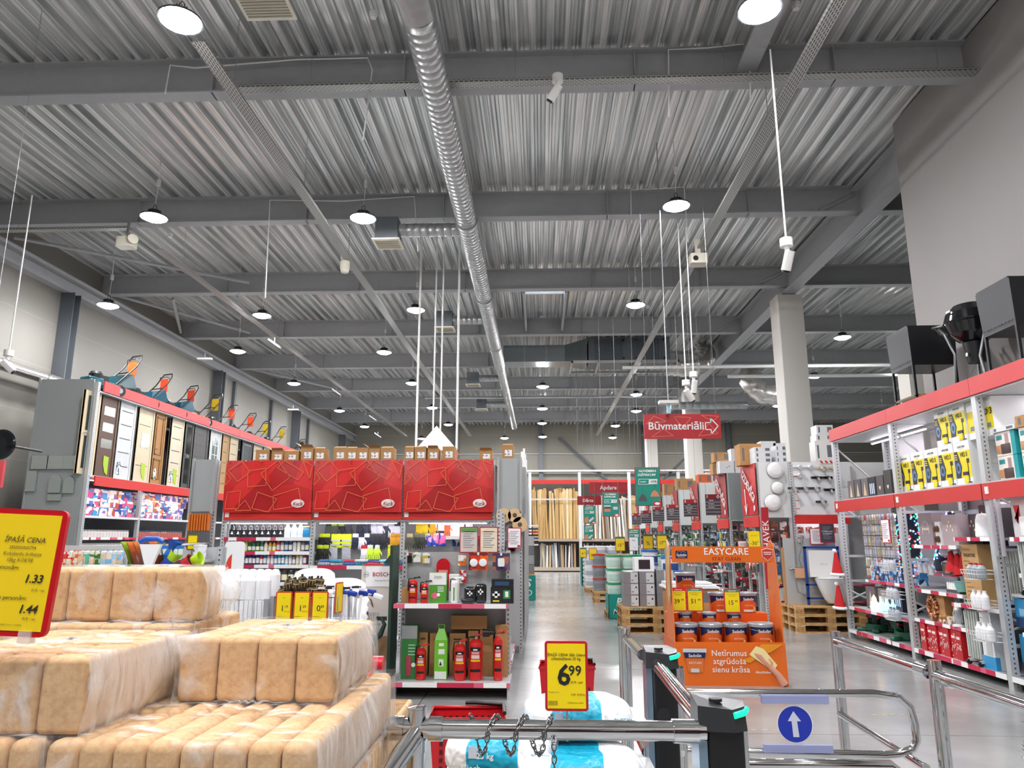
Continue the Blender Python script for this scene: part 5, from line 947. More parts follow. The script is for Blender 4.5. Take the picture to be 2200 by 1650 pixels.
# ================= SIDE AISLE GONDOLAS ON THE RIGHT =================
def pack(lab, c, w_, h, cols, rz, d=.03, sc=16., grp=None, face=None, nm='hanging_pack'):
    t = T(nm, lab, 'packet', c, rz, grp); MB().pillow(-w_/2, w_/2, -d, 0, -h, 0, min(d, h)*.4, 0, None, 2).build('packet_body', art(cols, sc, .3, seed=c[0]*3+c[2]), t)
    if face == 'disc': MB().cyl((0, -d-.012, -h*.6), (0, -d, -h*.6), w_*.3, n=14).build('device', mat('#eceeee', .35), t)
    elif face == 'dark': MB().box(-w_*.3, w_*.3, -d-.006, -d, -h*.75, -h*.3).build('device', mat('#24262a', .4), t)
    MB().box(-.008, .008, -d-.008, .0, -.018, .005).build('price_tag', WHITE, t); return t
PAL = [[['#e8e4e0', '#8a4a3a', '#b06a4a', '#f4f0ec'], ['#7a2a20', '#c85a3a', '#e8d8d0', '#4a2a2a'], ['#5a6a8a', '#8a5a5a', '#c8ccd8', '#2a3a5a'], ['#3a6ab0', '#8ab0d8', '#d8e0ea', '#2a4a80'], ['#4a7ab8', '#c8d8e8', '#2a5a9a', '#e8eef4'], ['#e8c83a', '#c8502a', '#6a4a4a', '#f0e8e0'], ['#b83a3a', '#6a5a6a', '#e0d8e0', '#3a3a5a'], ['#6ab83a', '#c8d8c0', '#d83a4a', '#4a6a8a']],
       [['#e05a6a', '#f0b8b8', '#e87a80', '#f4f0f0'], ['#a86a4a', '#3a4038', '#5a5a50', '#c88a5a'], ['#2a3438', '#5a6468', '#8a9498', '#1a2022'], ['#24282c', '#8a2a2a', '#4a5054', '#c8c8c8'], ['#7a8a7a', '#c83a3a', '#3a4a3a', '#e8e8e8'], ['#c82a3a', '#e8e8e8', '#4a3a3a', '#7a8a4a'], ['#a82a3a', '#3a2a2a', '#c84a4a', '#e8d8d8'], ['#8a1a2a', '#c82a3a', '#5a1a20', '#e0c8c8']],
       [['#e8e8ec', '#a8b0b8', '#4a4e54', '#f0f0f0'], ['#2a6ab0', '#e8eef4', '#3a3a3a', '#8ab0d8'], ['#e0d820', '#3a3a20', '#a8a820', '#2a6ab0'], ['#c8b820', '#24261c', '#2a6aa0', '#8a8a20'], ['#e8e8ea', '#8a9098', '#c83a3a', '#4a5058'], ['#d8dcd8', '#7a8488', '#a83a3a', '#e8e8e8'], ['#c8ccd0', '#5a6468', '#e8e8ea', '#9a3a3a'], ['#8a9498', '#e0e0e4', '#3a4044', '#b84a4a']],
       [['#f0f0f0', '#8a8a90', '#3a3a40', '#e0e0e0'], ['#1c8a5a', '#24402a', '#e8e8e0', '#3aa06a'], ['#20302a', '#c8a070', '#1c6a3a', '#e8e8e0'], ['#2a3a2a', '#e8dcc8', '#1c5a34', '#141a16'], ['#e8e8ec', '#8a9aa0', '#3a4a40', '#c8ccd0'], ['#5a6a60', '#e8e8e8', '#2a342c', '#a8b0a8'], ['#7a847c', '#e0e4e0', '#3a443c', '#b8c0b8'], ['#8a9490', '#e0e4e0', '#3a443c', '#b8c0b8']],
       [['#e8eaec', '#3a8a5a', '#24302a', '#c8ccce'], ['#1c6a3a', '#e8e8e4', '#20302a', '#5aa070'], ['#24402c', '#e8e8e4', '#3a3a38', '#8aa890'], ['#e8e8ea', '#4a5458', '#a8b0b4', '#e0e0e4'], ['#5a6468', '#e0e4e8', '#3a4448', '#a83a3a'], ['#8a9498', '#e0e4e8', '#c8ccd0', '#5a6468'], ['#9aa4a8', '#e0e4e8', '#c8ccd0', '#5a6468'], ['#9aa4a8', '#e0e4e8', '#c8ccd0', '#5a6468']]]
PAL.append(PAL[3]); PAL.append(PAL[4])
GX = 4.15; GYS = [14.05, 16.3, 19.2, 22.1, 25.0, 28.0, 31.0]
FADE = mat('#a8322f', .45)
def arrowpts(k=1.): return [(-.02, .42), (.02, .42), (.0, .02), (.06, .12), (.075, .1), (-.03, -.1), (-.09, .1), (-.06, .11), (-.035, .02)]
for i, y0 in enumerate(GYS):
    g = T('aisle_gondola', f'grey gondola with a red sale banner, {nth(i)} going down the side aisles', 'shelving', (0, 0, 0), 0, None)
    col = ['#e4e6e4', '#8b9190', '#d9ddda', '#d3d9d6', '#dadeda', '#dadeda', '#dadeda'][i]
    dp = 1.05
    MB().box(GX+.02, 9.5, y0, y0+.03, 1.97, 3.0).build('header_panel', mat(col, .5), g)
    MB().box(GX+.02, 9.5, y0+.45, y0+.5, .1, 1.97).build('peg_board', mat('#b4b7b8', .5, noise=.1, nscale=30.), g)
    MB().box(GX+.02, 9.5, y0+.03, y0+dp, 2.95, 3.0).build('top_deck', RACK, g); MB().box(GX+.02, 9.5, y0+.05, y0+dp, 0, .12).build('plinth', DARK, g)
    MB().box(GX, GX+.02, y0+.05, y0+dp, 1.98, 2.99).build('end_panel', RACK, g)
    for y in (y0+.03, y0+dp-.03): upright(GX+.02, y, 0, 3.0, g, .05)
    for x in (5.3, 6.6, 7.9): upright(x, y0+.42, 0, 1.97, g, .05)
    MB().box(GX-.035, GX-.005, y0+.02, y0+dp, 1.80, 2.0).build('end_band', BAND, g)
    if i > 0 and i < 5:
        for z in (.5, .9, 1.3): shelf(g, GX-.2, GX, y0+.08, y0+dp-.1, z, '-x', .02)
    if i in (0, 1, 2):
        for z in (.45, .75): shelf(g, GX+.1, 6.4, y0+.12, y0+.45, z, '-y', .02)
    b_ = T('sale_banner', f'red sale banner on the end of the {nth(i)} grey gondola', 'banner', (GX-.03, y0+.54, 2.03), 0, 'red sale banners on gondola ends')
    MB().grid(lambda u, v: (-.008*math.sin(u*7+v*2), (u-.5)*1.02, v*.97), 12, 6).build('cloth', BANM if i == 0 else FADE, b_)
    mb = MB(); M = FX((-.02, .0, .56), '-x') @ Matrix.Rotation(R_(-38), 4, 'Z'); mb.text('IZDEVĪGI', .25, M, 0, .02, .1, .9)
    mb.prism([(a*1.3, b2*1.0) for a, b2 in arrowpts()], 0, .001, 'z', 0, FX((-.02, .18, .1), '-x') @ Matrix.Rotation(R_(8), 4, 'Z')); mb.build('lettering', WHITE, b_)
    if i < 3: e = MB().poly(circ(.06, 18, (.36, .12), 1.), FX((-.02, 0, 0), '-x'), 0); e.build('round_logo', mat('#e8d0d0', .5), b_)
    # goods hung on the side that faces the entrance
    ncol = (6, 5, 5, 4, 4, 3, 3)[i]; sp = .17 if i == 0 else .2; nrow = 8 if i < 3 else 5
    for r_ in range(nrow):
        z = 1.9-r_*.2
        for c_ in range(ncol):
            x = GX+.16+c_*sp; face = 'disc' if (i == 0 and r_ in (5, 6) and c_ % 2 == 0) else 'dark' if (i in (1, 2) and (r_+c_) % 3 == 0) else None
            pack(f'hanging pack, {nth(c_)} from the aisle in row {nth(r_)} from top, {nth(i)} gondola', (x, y0+.3, z), sp*.82, .16, PAL[i][r_], R_(rnd.uniform(-6, 6)), grp=f'packs on side aisle gondola {i+1}', face=face, sc=12.)
    # goods on the gondola end
    if i < 5:
        for r_ in range(4 if i < 3 else 2):
            for c_ in range(4):
                pack(f'pack on the gondola end, {nth(c_)} in row {nth(r_)} from top, {nth(i)} gondola end', (GX-.05, y0+.2+c_*.22, 1.72-r_*.2), .16, .15, PAL[(i+1) % 5][(r_+c_) % 8], R_(-90), grp=f'packs on gondola end {i+1}', sc=12.)
# cartons on the gondola tops
def whitebox(lab, x, y, z, w_, d, h, cols=None, rz=0, dots=True, m=None):
    t = T('stored_box', lab, 'box', (x, y, z), rz); MB().box(-w_/2, w_/2, 0, d, 0, h).build('carton_body', m or mat('#dfe1e2', .6), t)
    mb = MB()
    if dots: mb.poly(circ(.012, 8, (.0, h*.45)), FX((0, -.002, 0))).poly(circ(.014, 8, (.05, h*.55)), FX((0, -.002, 0)))
    else: mb.box(-w_*.4, -w_*.3, -.002, 0, h*.2, h*.8).box(w_*.15, w_*.42, -.002, 0, h*.25, h*.8)
    mb.build('printed_mark', mat('#6a6e74', .6), t); return t
z = 3.002
for i, (px0, px1, zz, h, m, dots, yy) in enumerate(((1545, 1577, z, .27, None, 1, 16.35), (1578, 1592, z, .27, None, 1, 16.35), (1571, 1597, z+.272, .27, None, 1, 16.35), (1534, 1568, z+.272, .22, CARD, 0, 16.6), (1530, 1548, z, .25, CARD, 0, 16.7))):
    a, b2 = P(px0, 990, Y=yy).x, P(px1, 990, Y=yy).x; whitebox(f'{"brown" if m else "white"} carton on the second gondola top, {["lower", "lower narrow", "upper", "upper", "lowest"][i]} one', (a+b2)/2, yy, zz, b2-a-.01, .3, h, m=m, dots=dots)
for k in range(3):
    a, b2 = P(1622, 980, Y=14.1).x, P(1657, 980, Y=14.1).x; whitebox(f'flat white lamp box with grey print, {nth(k)} from the bottom of its stack', (a+b2)/2, 14.1, z+.102*k, b2-a, .35, .1, dots=False)
    a, b2 = P(1668, 980, Y=14.1).x, P(1690, 980, Y=14.1).x; whitebox(f'flat white box with pink print, {nth(k)} from the bottom of its stack', (a+b2)/2, 14.1, z+.112*k, b2-a, .3, .11, dots=False)['group'] = 'pink printed flat boxes'
a = P(1612, 960, Y=14.5).x; whitebox('large brown carton on the first gondola top', a, 14.5, z, .42, .4, .42, m=CARD, dots=False); whitebox('tall white carton behind the flat lamp boxes', P(1650, 950, Y=14.75).x, 14.75, z, .3, .25, .5); whitebox('grey carton behind the pink printed boxes', P(1672, 950, Y=14.8).x, 14.75, z, .24, .25, .46)
for i, (px, w_, h, m, yy, lab) in enumerate(((1513, .34, .22, mat('#d8602a', .6), 19.3, 'orange box on the third gondola top'), (1470, .5, .34, CARD, 22.2, 'wide brown carton on the fourth gondola top'), (1492, .3, .3, CARD, 22.5, 'brown carton at the back of the fourth gondola top'), (1440, .5, .4, CARD, 25.1, 'brown carton on the fifth gondola top'), (1428, .4, .3, CARD, 28.1, 'brown carton on the sixth gondola top'), (1527, .26, .3, None, 19.6, 'white plastic chair leg box on the third gondola top'))):
    whitebox(lab, P(px, 1000, Y=yy).x, yy, z, w_, .35, h, m=m, dots=False)
# vertical red brand sign
c = P(1646, 1140, Y=13.9); t = T('vertical_sign', 'narrow red vertical sign with white letters on the first gondola', 'sign', (c.x, 13.9, P(1646, 1192, Y=13.9).z)); h = P(1646, 1090, Y=13.9).z-t.location.z
MB().box(-.065, .065, 0, .03, -.6, h).build('sign_board', mat('#b3202a', .45), t); MB().text('HAVEK', .16, FX((0, -.004, h*.42)) @ Matrix.Rotation(R_(90), 4, 'Z'), 0, .012, 0, 1.05).build('lettering', WHITE, t)
c = P(1622, 1180, Y=13.2); t = price_card('discount_card', 'yellow jagged minus thirty percent card hanging by the first gondola', c, .2, .31, '#e8c814', [('-30', .3, -.08, .32, '#3a3414', .004, 0), ('%', .13, .3, .42, '#3a3414', 0, 0), ('Izdevīgs piedāvājums', .05, 0, .75, '#4a4414', 0, 0)]); MB().cyl((0, 0, 0), (0, 0, -c.z), .01, n=8).build('stand_pole', STEEL, t)
c = P(1597, 1190, Y=15.2); framed_notice(c, .2, .26, 'pale pink notice in front of the second gondola')
# number signs
SG = [(1, 1531, 1062, 15.6, ('Slēdži', 'Rozetes', 'Spuldzes')), (2, 1483, 1073, 17.6, ('Vadi', 'Vadu kanāli', 'Sanitāri', 'Zvani')), (3, 1445, 1084, 20.6, ('Automāti', 'Radiatori', 'Flanči')), (4, 1414, 1089, 23.6, ('Krāsas', 'Tapetes')), (5, 1388, 1097, 26.5, ('Remontmateriāli', 'Ikdienas preces')), (6, 1367, 1103, 29.6, ('Flīzes', 'Grīdas'))]
for n_, px, py, yy, wd in SG:
    p, q = P(px-17.5+n_*1.3, py, Y=yy), P(px+17.5-n_*1.3, py, Y=yy); w_ = q.x-p.x; h = w_*1.4 if n_ == 1 else w_*1.25
    t = T('aisle_number_sign', f'hanging aisle sign with the number {["one", "two", "three", "four", "five", "six"][n_-1]}', 'sign', ((p.x+q.x)/2, yy, p.z)); M_ = MB().box(-w_/2, w_/2, 0, .02, -h, 0); M_.build('sign_board', mat('#43414a', .5), t)
    MB().box(-w_/2, w_/2, -.003, 0, -h*.22, 0).build('red_header', mat('#a01c26' if n_ > 1 else '#7a1820', .45), t); mb = MB()
    for k in range(5): mb.box(-w_*.48, w_*.48, -.003, 0, -h*(.22+.155*(k+1)), -h*(.215+.155*(k+1))+.003)
    mb.text(str(n_), h*.2, FX((-w_*.38, -.006, -h*.11)), 0, .03); mb.line([(w_*.34-.09*w_, -h*.11), (w_*.34, -h*.04), (w_*.34+.09*w_, -h*.11), (w_*.34, -h*.18)], .012, Matrix(((1, 0, 0, 0), (0, 0, 1, -.006), (0, 1, 0, 0), (0, 0, 0, 1))), 0, True)
    for k, s in enumerate(wd): mb.text(s, h*.085, FX((-w_*.12, -.006, -h*(.29+.155*k))), 0, .01)
    mb.build('lettering', WHITE, t)
    for x in (-w_*.45, w_*.45): MB().cyl((x, .01, 0), (x, .01, 8.5-p.z), .003, n=4).build('wire', WIRE, t)
# round ceiling lamps shown on the header of the first gondola
for px, py, r_, lab in ((1665, 1010, .155, 'top'), (1670, 1048, .115, 'middle, smaller'), (1660, 1080, .155, 'lowest')):
    c = P(px, py, Y=14.02); t = T('round_wall_lamp', f'white round glass ceiling lamp on the display header, {lab} one', 'lamp', c); M = Matrix.Rotation(R_(90), 4, 'X'); MB().lathe([(r_, .0), (r_, .03), (r_*.9, .06), (r_*.6, .085), (0, .1)], 28, M=M).build('glass_shade', mat('#f2f2f2', .15, coat=.5), t); MB().lathe([(r_*1.03, 0), (r_*1.03, .012)], 28, M=M).build('base_ring', mat('#9a9a9c', .4), t)
# lamp display wall
LW = 4.76
g = T('lamp_display_wall', 'white panel wall showing small wall lamps over the pallets', 'display wall', (0, 0, 0)); MB().box(LW, 5.85, 13.95, 14.0, 2.02, 3.0).build('display_panel', mat('#e3e6e8', .4), g)
MB().box(LW-.02, 5.75, 13.9, 13.95, 1.85, 2.01).build('red_band', BAND, g); MB().box(LW, 5.85, 14.3, 14.33, .1, 2.0).build('peg_board', mat('#c3c6c7', .5), g); upright(LW-.03, 13.95, 0, 3.0, g, .06)
for z in (2.9, 2.72, 2.44, 2.27, 2.12): MB().box(LW+.03, LW+.1, 13.945, 13.95, z, z+.02).build('price_tag', mat('#e8845a', .5), g)
def spotlamp(px, py, lab, n, col, bar=True):
    c = P(px, py, Y=13.94); t = T('wall_spot_lamp', lab, 'lamp', c); m = mat(col, .2, .6 if col != '#f0f0f0' else 0); W = .1*n
    MB().box(-W, W, -.02, 0, -.02, .02).build('mount_bar', m if bar else mat('#3a302a', .4), t)
    for k in range(n): x = -W+W*(2*k+1)/n; MB().cyl((x, -.02, 0), (x, -.07, -.02), .012, n=8).cyl((x, -.06, 0), (x+.01, -.12, -.03), .03, .045, n=14).build('spot_head', m, t); MB().cyl((x+.01, -.12, -.03), (x+.011, -.123, -.031), .038, n=14).build('bulb', mat('#f8f4e8', .4), t)
spotlamp(1725, 1002, 'white twin spot lamp, top of the display wall', 2, '#f0f0f0'); spotlamp(1775, 1005, 'cream spot lamp cluster, top of the display wall by the rack', 2, '#e8d8b8'); spotlamp(1714, 1020, 'small single white spot lamp under the white twin', 1, '#f0f0f0'); spotlamp(1765, 1026, 'black spot lamp on twin rods', 2, '#202226'); spotlamp(1727, 1049, 'chrome three spot lamp on a dark wood bar', 3, '#c8c8cc', False); spotlamp(1781, 1052, 'small black spot lamp at the wall edge', 1, '#202226'); spotlamp(1764, 1078, 'single chrome spot lamp on a dark square', 1, '#c8c8cc', False)
for i in range(5): pack(f'small tap pack below the red band of the lamp wall, {nth(i)} from the left', (LW+.12+i*.16, 14.1, 1.8), .12, .12, ['#e8e4e0', '#c87a6a', '#f4f0ee', '#a85a4a'], 0, grp='tap packs below the lamp wall')
for i in range(4): pack(f'blue valve pack on the lamp wall peg board, {nth(i)} from the left', (LW+.12+i*.18, 14.1, 1.6), .15, .16, ['#2a5a9a', '#8ab0d8', '#4a4e54', '#e0e4ea'], 0, grp='valve packs on the lamp wall', face='dark')
strip_lamp((5.3, 14.1, 1.92), .9, 'strip light behind the red band of the lamp wall')
whitebox('white tall carton stack lower box on the display wall top', P(1772, 975, Y=14.1).x, 14.1, 3.002, .34, .3, .42, dots=False, m=mat('#ebe9e6', .6)); whitebox('white carton in the middle of the stack on the display wall top', P(1772, 940, Y=14.1).x, 14.1, 3.424, .33, .3, .12, dots=False, m=mat('#ebe9e6', .6)); whitebox('white carton topmost of the stack on the display wall top', P(1772, 925, Y=14.1).x, 14.1, 3.546, .31, .3, .18, dots=False, m=mat('#e4e6e8', .6))
MB().box(LW+.02, 5.85, 14.0, 14.5, 2.97, 3.0).build('top_deck', RACK, g)
c = P(1778, 993, Y=13.93); t = T('hazard_tape', 'red and white striped tape strip on top of the lamp wall', 'tape', c); MB().box(-.17, .17, -.004, 0, -.02, .03).build('tape_strip', WHITE, t); mb = MB(); 
for k in range(4): mb.add([(-.15+k*.09, -.006, .03), (-.11+k*.09, -.006, .03), (-.08+k*.09, -.006, -.02), (-.12+k*.09, -.006, -.02)], [(0, 1, 2, 3)])
mb.build('red_stripe', mat('#c8202a', .5), t)
# ---------------- pallets ----------------
def pallet(lab, c, rz=0, L_=1.2, W=.8, grp=None):
    t = T('wooden_pallet', lab, 'pallet', c, rz, grp); m = WOODP
    mb = MB()
    for k in range(5): mb.box(-L_/2, L_/2, -W/2+k*(W-.12)/4, -W/2+.12+k*(W-.12)/4, .122, .144)
    mb.build('top_board', m, t); mb = MB()
    for x in (-L_/2, -.07, L_/2-.14): mb.box(x, x+.14, -W/2, W/2, .1, .122)
    mb.build('cross_board', m, t); mb = MB()
    for x in (-L_/2, -.07, L_/2-.14):
        for y in (-W/2, -.05, W/2-.1): MB().box(x, x+.14, y, y+.1, .022, .1).build('spacer_block', mat('#b58a55', .8, noise=.3, nscale=18.), t)
    mb = MB()
    for y in (-W/2, -.05, W/2-.1): mb.box(-L_/2, L_/2, y, y+.1, 0, .022)
    mb.build('bottom_board', m, t); return t
pl0 = pallet('top wooden pallet under the shower and toilet display', (4.99, 13.6, .292), 0); dup(pl0, loc=(4.99, 13.6, .146), label='middle wooden pallet under the shower and toilet display'); dup(pl0, loc=(4.99, 13.6, 0), label='lowest wooden pallet under the shower and toilet display')
dup(pl0, loc=(4.72, 14.55, 0), rz=R_(90), label='lower wooden pallet behind the display pallets'); dup(pl0, loc=(4.72, 14.55, .146), rz=R_(90), label='upper wooden pallet behind the display pallets')
# shower board, blue frame with cistern, toilets, notices
PZ = .438; py_ = 13.35
t = T('shower_board', 'grey upright board with a chrome shower set', 'display board', (P(1725, 1300, Y=py_).x, py_+.3, PZ)); MB().box(-.16, .75, 0, .04, 0, 1.15).build('board', mat('#aeb0ae', .5), t); MB().box(-.19, -.16, 0, .08, 0, .98).build('wooden_edge', mat('#b98a5a', .7), t)
t = T('shower_set', 'chrome shower column with a looped hose on the grey board', 'shower', (P(1720, 1300, Y=py_+.2).x, py_+.2, PZ))
MB().cyl((0, .08, .62), (0, .04, 1.95), .012, n=10).tube([(0, .04, 1.95), (0, 0, 2.0), (.0, -.1, 2.0)], .011, 8).build('riser_pipe', CHROME, t); MB().cyl((-.13, .06, .62), (.13, .06, .62), .022, n=12).build('mixer_tap', CHROME, t); MB().lathe([(.1, 0), (.11, .01), (0, .03)], 24, c=(0, -.12, 1.95)).build('rain_head', CHROME, t)
MB().tube([(.1, .02, 1.05), (.02, .0, 1.08)], .014, 8).cyl((.1, .0, 1.05), (.12, -.02, 1.2), .02, .03, n=10).build('hand_shower', CHROME, t)
MB().tube([(0, .03, .6), (-.05, 0, .4), (-.02, 0, .22), (.08, 0, .16), (.17, 0, .25), (.18, 0, .42), (.1, .02, .6), (.04, .02, .8), (.1, .02, 1.0)], .008, 7).build('hose', STEEL, t); MB().box(-.06, .11, -.03, -.025, .46, .63).build('price_tag', mat('#d9a07a', .5), t)
def toilet(lab, c, rz, z=0, wall=False):
    t = T('toilet', lab, 'toilet', c, rz); m = mat('#e6e7e6', .12, coat=.5)
    MB().grid(lambda u, v: ((.1+.09*v**.6)*math.cos(2*PI*u), (.13+.13*v**.6)*math.sin(2*PI*u)-.06*v, .02+.36*v), 24, 6).build('bowl', m, t)
    MB().grid(lambda u, v: ((.19-.19*v)*math.cos(2*PI*u), (.26-.26*v)*math.sin(2*PI*u)-.06, .385+.02*math.sin(PI*v*.9)), 24, 4).build('seat_lid', m, t)
    if not wall: MB().pillow(-.19, .19, .18, .36, .38, .76, .03).build('cistern', m, t); MB().box(-.1, .1, .1, .34, 0, .38).build('back_foot', m, t)
    else: MB().box(-.14, .14, .14, .22, .1, .37).build('back_flange', m, t)
    return t
toilet('white wall hung toilet in front of the cistern frame on the pallets', (P(1800, 1290, Y=13.45).x-.05, 13.4, PZ+.02), R_(-70), wall=True).scale = (1.15, 1.15, 1.15)
toilet('white floor toilet on the lower pallets behind the grey board', (P(1697, 1310, Y=14.3).x+.02, 14.35, .292), R_(-40))
t = T('cistern_frame', 'dark blue steel frame holding a white cistern', 'frame', (P(1738, 1300, Y=13.5).x, 13.5, PZ)); B_ = mat('#1c3f8c', .35)
MB().box(-.02, .02, -.02, .02, 0, 1.0).box(.56, .6, -.02, .02, 0, 1.0).box(-.02, .6, -.02, .02, .97, 1.01).box(-.02, .6, -.02, .02, .1, .13).box(-.02, .6, -.02, .02, .33, .36).build('steel_frame', B_, t); MB().box(.05, .55, -.05, .08, .48, .94).build('cistern', WHITE, t); MB().cyl((.25, 0, .48), (.25, 0, .3), .05).build('flush_pipe', WHITE, t); mb = MB().text('WC 112', .035, FX((.3, -.052, .7)), 0); mb.build('lettering', mat('#7a7a7e', .6), t)
c = P(1756, 1170, Y=13.6); framed_notice(c, .24, .29, 'white framed notice above the cistern frame', None, False); c = P(1779, 1166, Y=13.5); t = framed_notice(c, .26, .34, 'dark purple poster above the cistern frame', None, False, m2=mat('#3d3a48', .4)); MB().text('Tualetes podu', .035, FX((0, -.006, .2)), 0).text('un skapjiem', .035, FX((0, -.006, .16)), 0).build('lettering', WHITE, t)
# ================= RIGHT RACK =================
QX = 5.05; UY = [P(1792, 1000, X=QX).y, P(1915, 960, X=QX).y, P(2103, 950, X=QX).y, 6.35]
rk = T('seasonal_rack', 'tall open rack with red bands and heaters along the side wall', 'shelving', (0, 0, 0))
for y in UY:
    upright(QX+.04, y, 0, 3.22, rk, .085); upright(QX+.9, y, 0, 3.22, rk, .085)
    mb = MB(); 
    for z0, z1 in ((.35, .75), (.95, .6), (1.55, 2.1), (2.3, 3.1)): mb.tube([(QX+.06, y, z1), (QX+.88, y, z0)], .016, 5)
    for z in (.45, .9, 1.3, 1.95, 2.45): mb.box(QX+.06, QX+.9, y-.015, y+.015, z-.02, z+.02)
    mb.build('frame_bracing', UPR, rk)
for a, b2, k in ((UY[1], UY[0]+.03, 0), (UY[2]+0, UY[1], 1), (UY[3], UY[2], 2)):
    MB().box(QX-.03, QX, a+.005, b2, 3.22, 3.42).build('upper_band', bandm, rk); MB().box(QX-.035, QX-.005, a+.005, b2+.02, 2.02, 2.2).build('middle_band', mat('#c8302c', .45), rk)
    MB().box(QX, QX+.92, a+.04, b2-.04, 3.2, 3.24).build('top_deck', RACK, rk); MB().box(QX, QX+.92, a+.04, b2-.04, 2.18, 2.22).build('middle_deck', RACK, rk)
    MB().box(QX-.045, QX-.035, b2-.12, b2-.06, 2.08, 2.16).build('small_label', WHITE, rk)
    shelf(rk, QX, QX+.9, a+.05, b2-.05, .14, '-x', .04)
MB().box(QX+.93, QX+.95, UY[3], UY[0], .1, 1.98).build('back_panel', mat('#b9bcc0', .5), rk); MB().box(QX+.93, QX+.95, UY[1]+.9, UY[0], 2.3, 3.2).build('white_panel', mat('#e8e6e8', .5), rk)
RF = R_(-90)
def RR(px, py): return P(px, py, X=QX+.05).y
ym = (UY[1]+UY[2])/2
shelf(rk, QX+.2, QX+.85, UY[1]+.05, UY[0]-.35, .94, '-x', .03); shelf(rk, QX+.0, QX+.85, UY[1]+.05, UY[0]-.1, .5, '-x', .03)
shelf(rk, QX+.02, QX+.85, RR(2060, 1175), UY[1]-.25, 1.5, '-x', .03); shelf(rk, QX+.02, QX+.85, UY[2]+.04, RR(2056, 1155), 1.6, '-x', .03)
shelf(rk, QX+.3, QX+.85, RR(2060, 1230), UY[1]-.05, 1.13, '-x', .02); shelf(rk, QX+.05, QX+.85, RR(2068, 1275), UY[1]-.2, .92, '-x', .03); shelf(rk, QX+.05, QX+.85, RR(2095, 1350)+.1, UY[1]-.04, .53, '-x', .03)
shelf(rk, QX+.0, QX+.85, UY[2]+.04, RR(2056, 1300), .82, '-x', .03); 
shelf(rk, QX+.02, QX+.85, UY[3], UY[2]-.3, 1.6, '-x', .03); shelf(rk, QX+.1, QX+.85, UY[3], UY[2]-.25, 1.22, '-x', .03); shelf(rk, QX+.02, QX+.85, UY[3], UY[2]-.3, .62, '-x', .03); shelf(rk, QX+.1, QX+.85, UY[3], UY[2]-.05, 1.0, '-x', .03, False)
for (y0, y1, lab) in ((UY[1], UY[0], 'far'), (UY[2], UY[1], 'middle'), (UY[3], UY[2], 'near')):
    strip_lamp((QX+.6, (y0+y1)/2, 3.16), (y1-y0)*.85, f'strip light under the upper band, {lab} bay of the seasonal rack', 'y'); strip_lamp((QX+.3, (y0+y1)/2, 2.13), (y1-y0)*.85, f'strip light under the middle band, {lab} bay of the seasonal rack', 'y')
# vacuum cleaner boxes
def wd3(lab, y, z, x=QX+.1, w_=.33, h=.52, d=.34):
    t = T('vacuum_cleaner_box', lab, 'box', (x, y, z), RF, 'vacuum cleaner boxes'); MB().box(-w_/2, w_/2, 0, d, 0, h).build('carton_body', mat('#eceeed', .45), t); f = MB(); e = -.002
    f.box(-w_/2+.002, w_/2-.002, e, 0, h*.17, h*.8, 0); f.prism([(-w_/2+.002, h*.17), (-w_*.2, h*.17), (-w_*.08, h*.42), (-w_*.28, h*.79), (-w_/2+.002, h*.79)], -.004, -.002, 'y', 1)
    f.prism(circ(w_*.14, 16, (-w_*.3, h*.4), 1.5), -.006, -.004, 'y', 2); f.prism(circ(w_*.07, 12, (-w_*.3, h*.4), 1.5), -.008, -.006, 'y', 1)
    f.pillow(.0, w_*.24, -.008, -.002, h*.04, h*.24, .003, 3); f.box(-.01, w_*.28, -.01, -.002, h*.22, h*.3, 1); f.box(w_*.3, w_*.33, -.006, -.002, h*.06, h*.6, 1); f.box(w_*.2, w_*.46, -.006, -.002, h*.04, h*.065, 1); f.box(w_*.26, w_*.42, -.005, -.002, h*.5, h*.6, 1)
    for k in range(3): f.box(-w_/2+.01, -w_*.3, -.006, -.004, h*(.7-.05*k), h*(.72-.05*k), 3)
    f.build('printed_panel', [mat('#e6d200', .4), mat('#2b2c30', .4), mat('#5a84b4', .3), mat('#f0d800', .4)], t)
    mb = MB().text('WD 3', h*.15, FX((w_*.12, -.005, h*.7)), 0, .02, 0, .9, .8).text('KÄRCHER', h*.062, FX((.0, -.003, h*.89)), 0, .03, 0, 1.1); mb.box(-w_*.14, w_*.14, -.002, 0, h*.835, h*.845, 1); mb.build('lettering', [INK, mat('#e6d200', .4)], t); return t
ya, yb = RR(1925, 1010), UY[2]+.05; n_ = 5
for i in range(5): wd3(f'yellow vacuum cleaner box in the lower row, {nth(i)} counted from the far end', ya-.16-i*.355, 2.222)
for i in range(2): wd3(f'yellow vacuum cleaner box on the upper row, {nth(i)} counted from the far end', ya-.16-1.62-i*.345+.55, 2.744, h=.46)
t = T('vacuum_cleaner_box', 'large white and yellow vacuum carton turned sideways at the upper row end', 'box', (QX+.12, ya-.16-1.62-.345*2+.55-.08, 2.744), RF); MB().box(-.25, .25, 0, .5, 0, .45).build('carton_body', mat('#eceeed', .45), t); MB().box(-.248, .248, -.002, 0, .08, .33).build('printed_panel', mat('#e6d200', .4), t); MB().text('WD 3', .1, FX((.12, -.004, .28)), 0, .02).text('KÄRCHER', .04, FX((0, -.004, .39)), 0, .02).build('lettering', INK, t); mb = MB()
for k in range(4): mb.box(-.2+k*.11, -.13+k*.11, -.004, -.002, .1, .15)
mb.build('printed_picture', mat('#6a7684', .4), t)
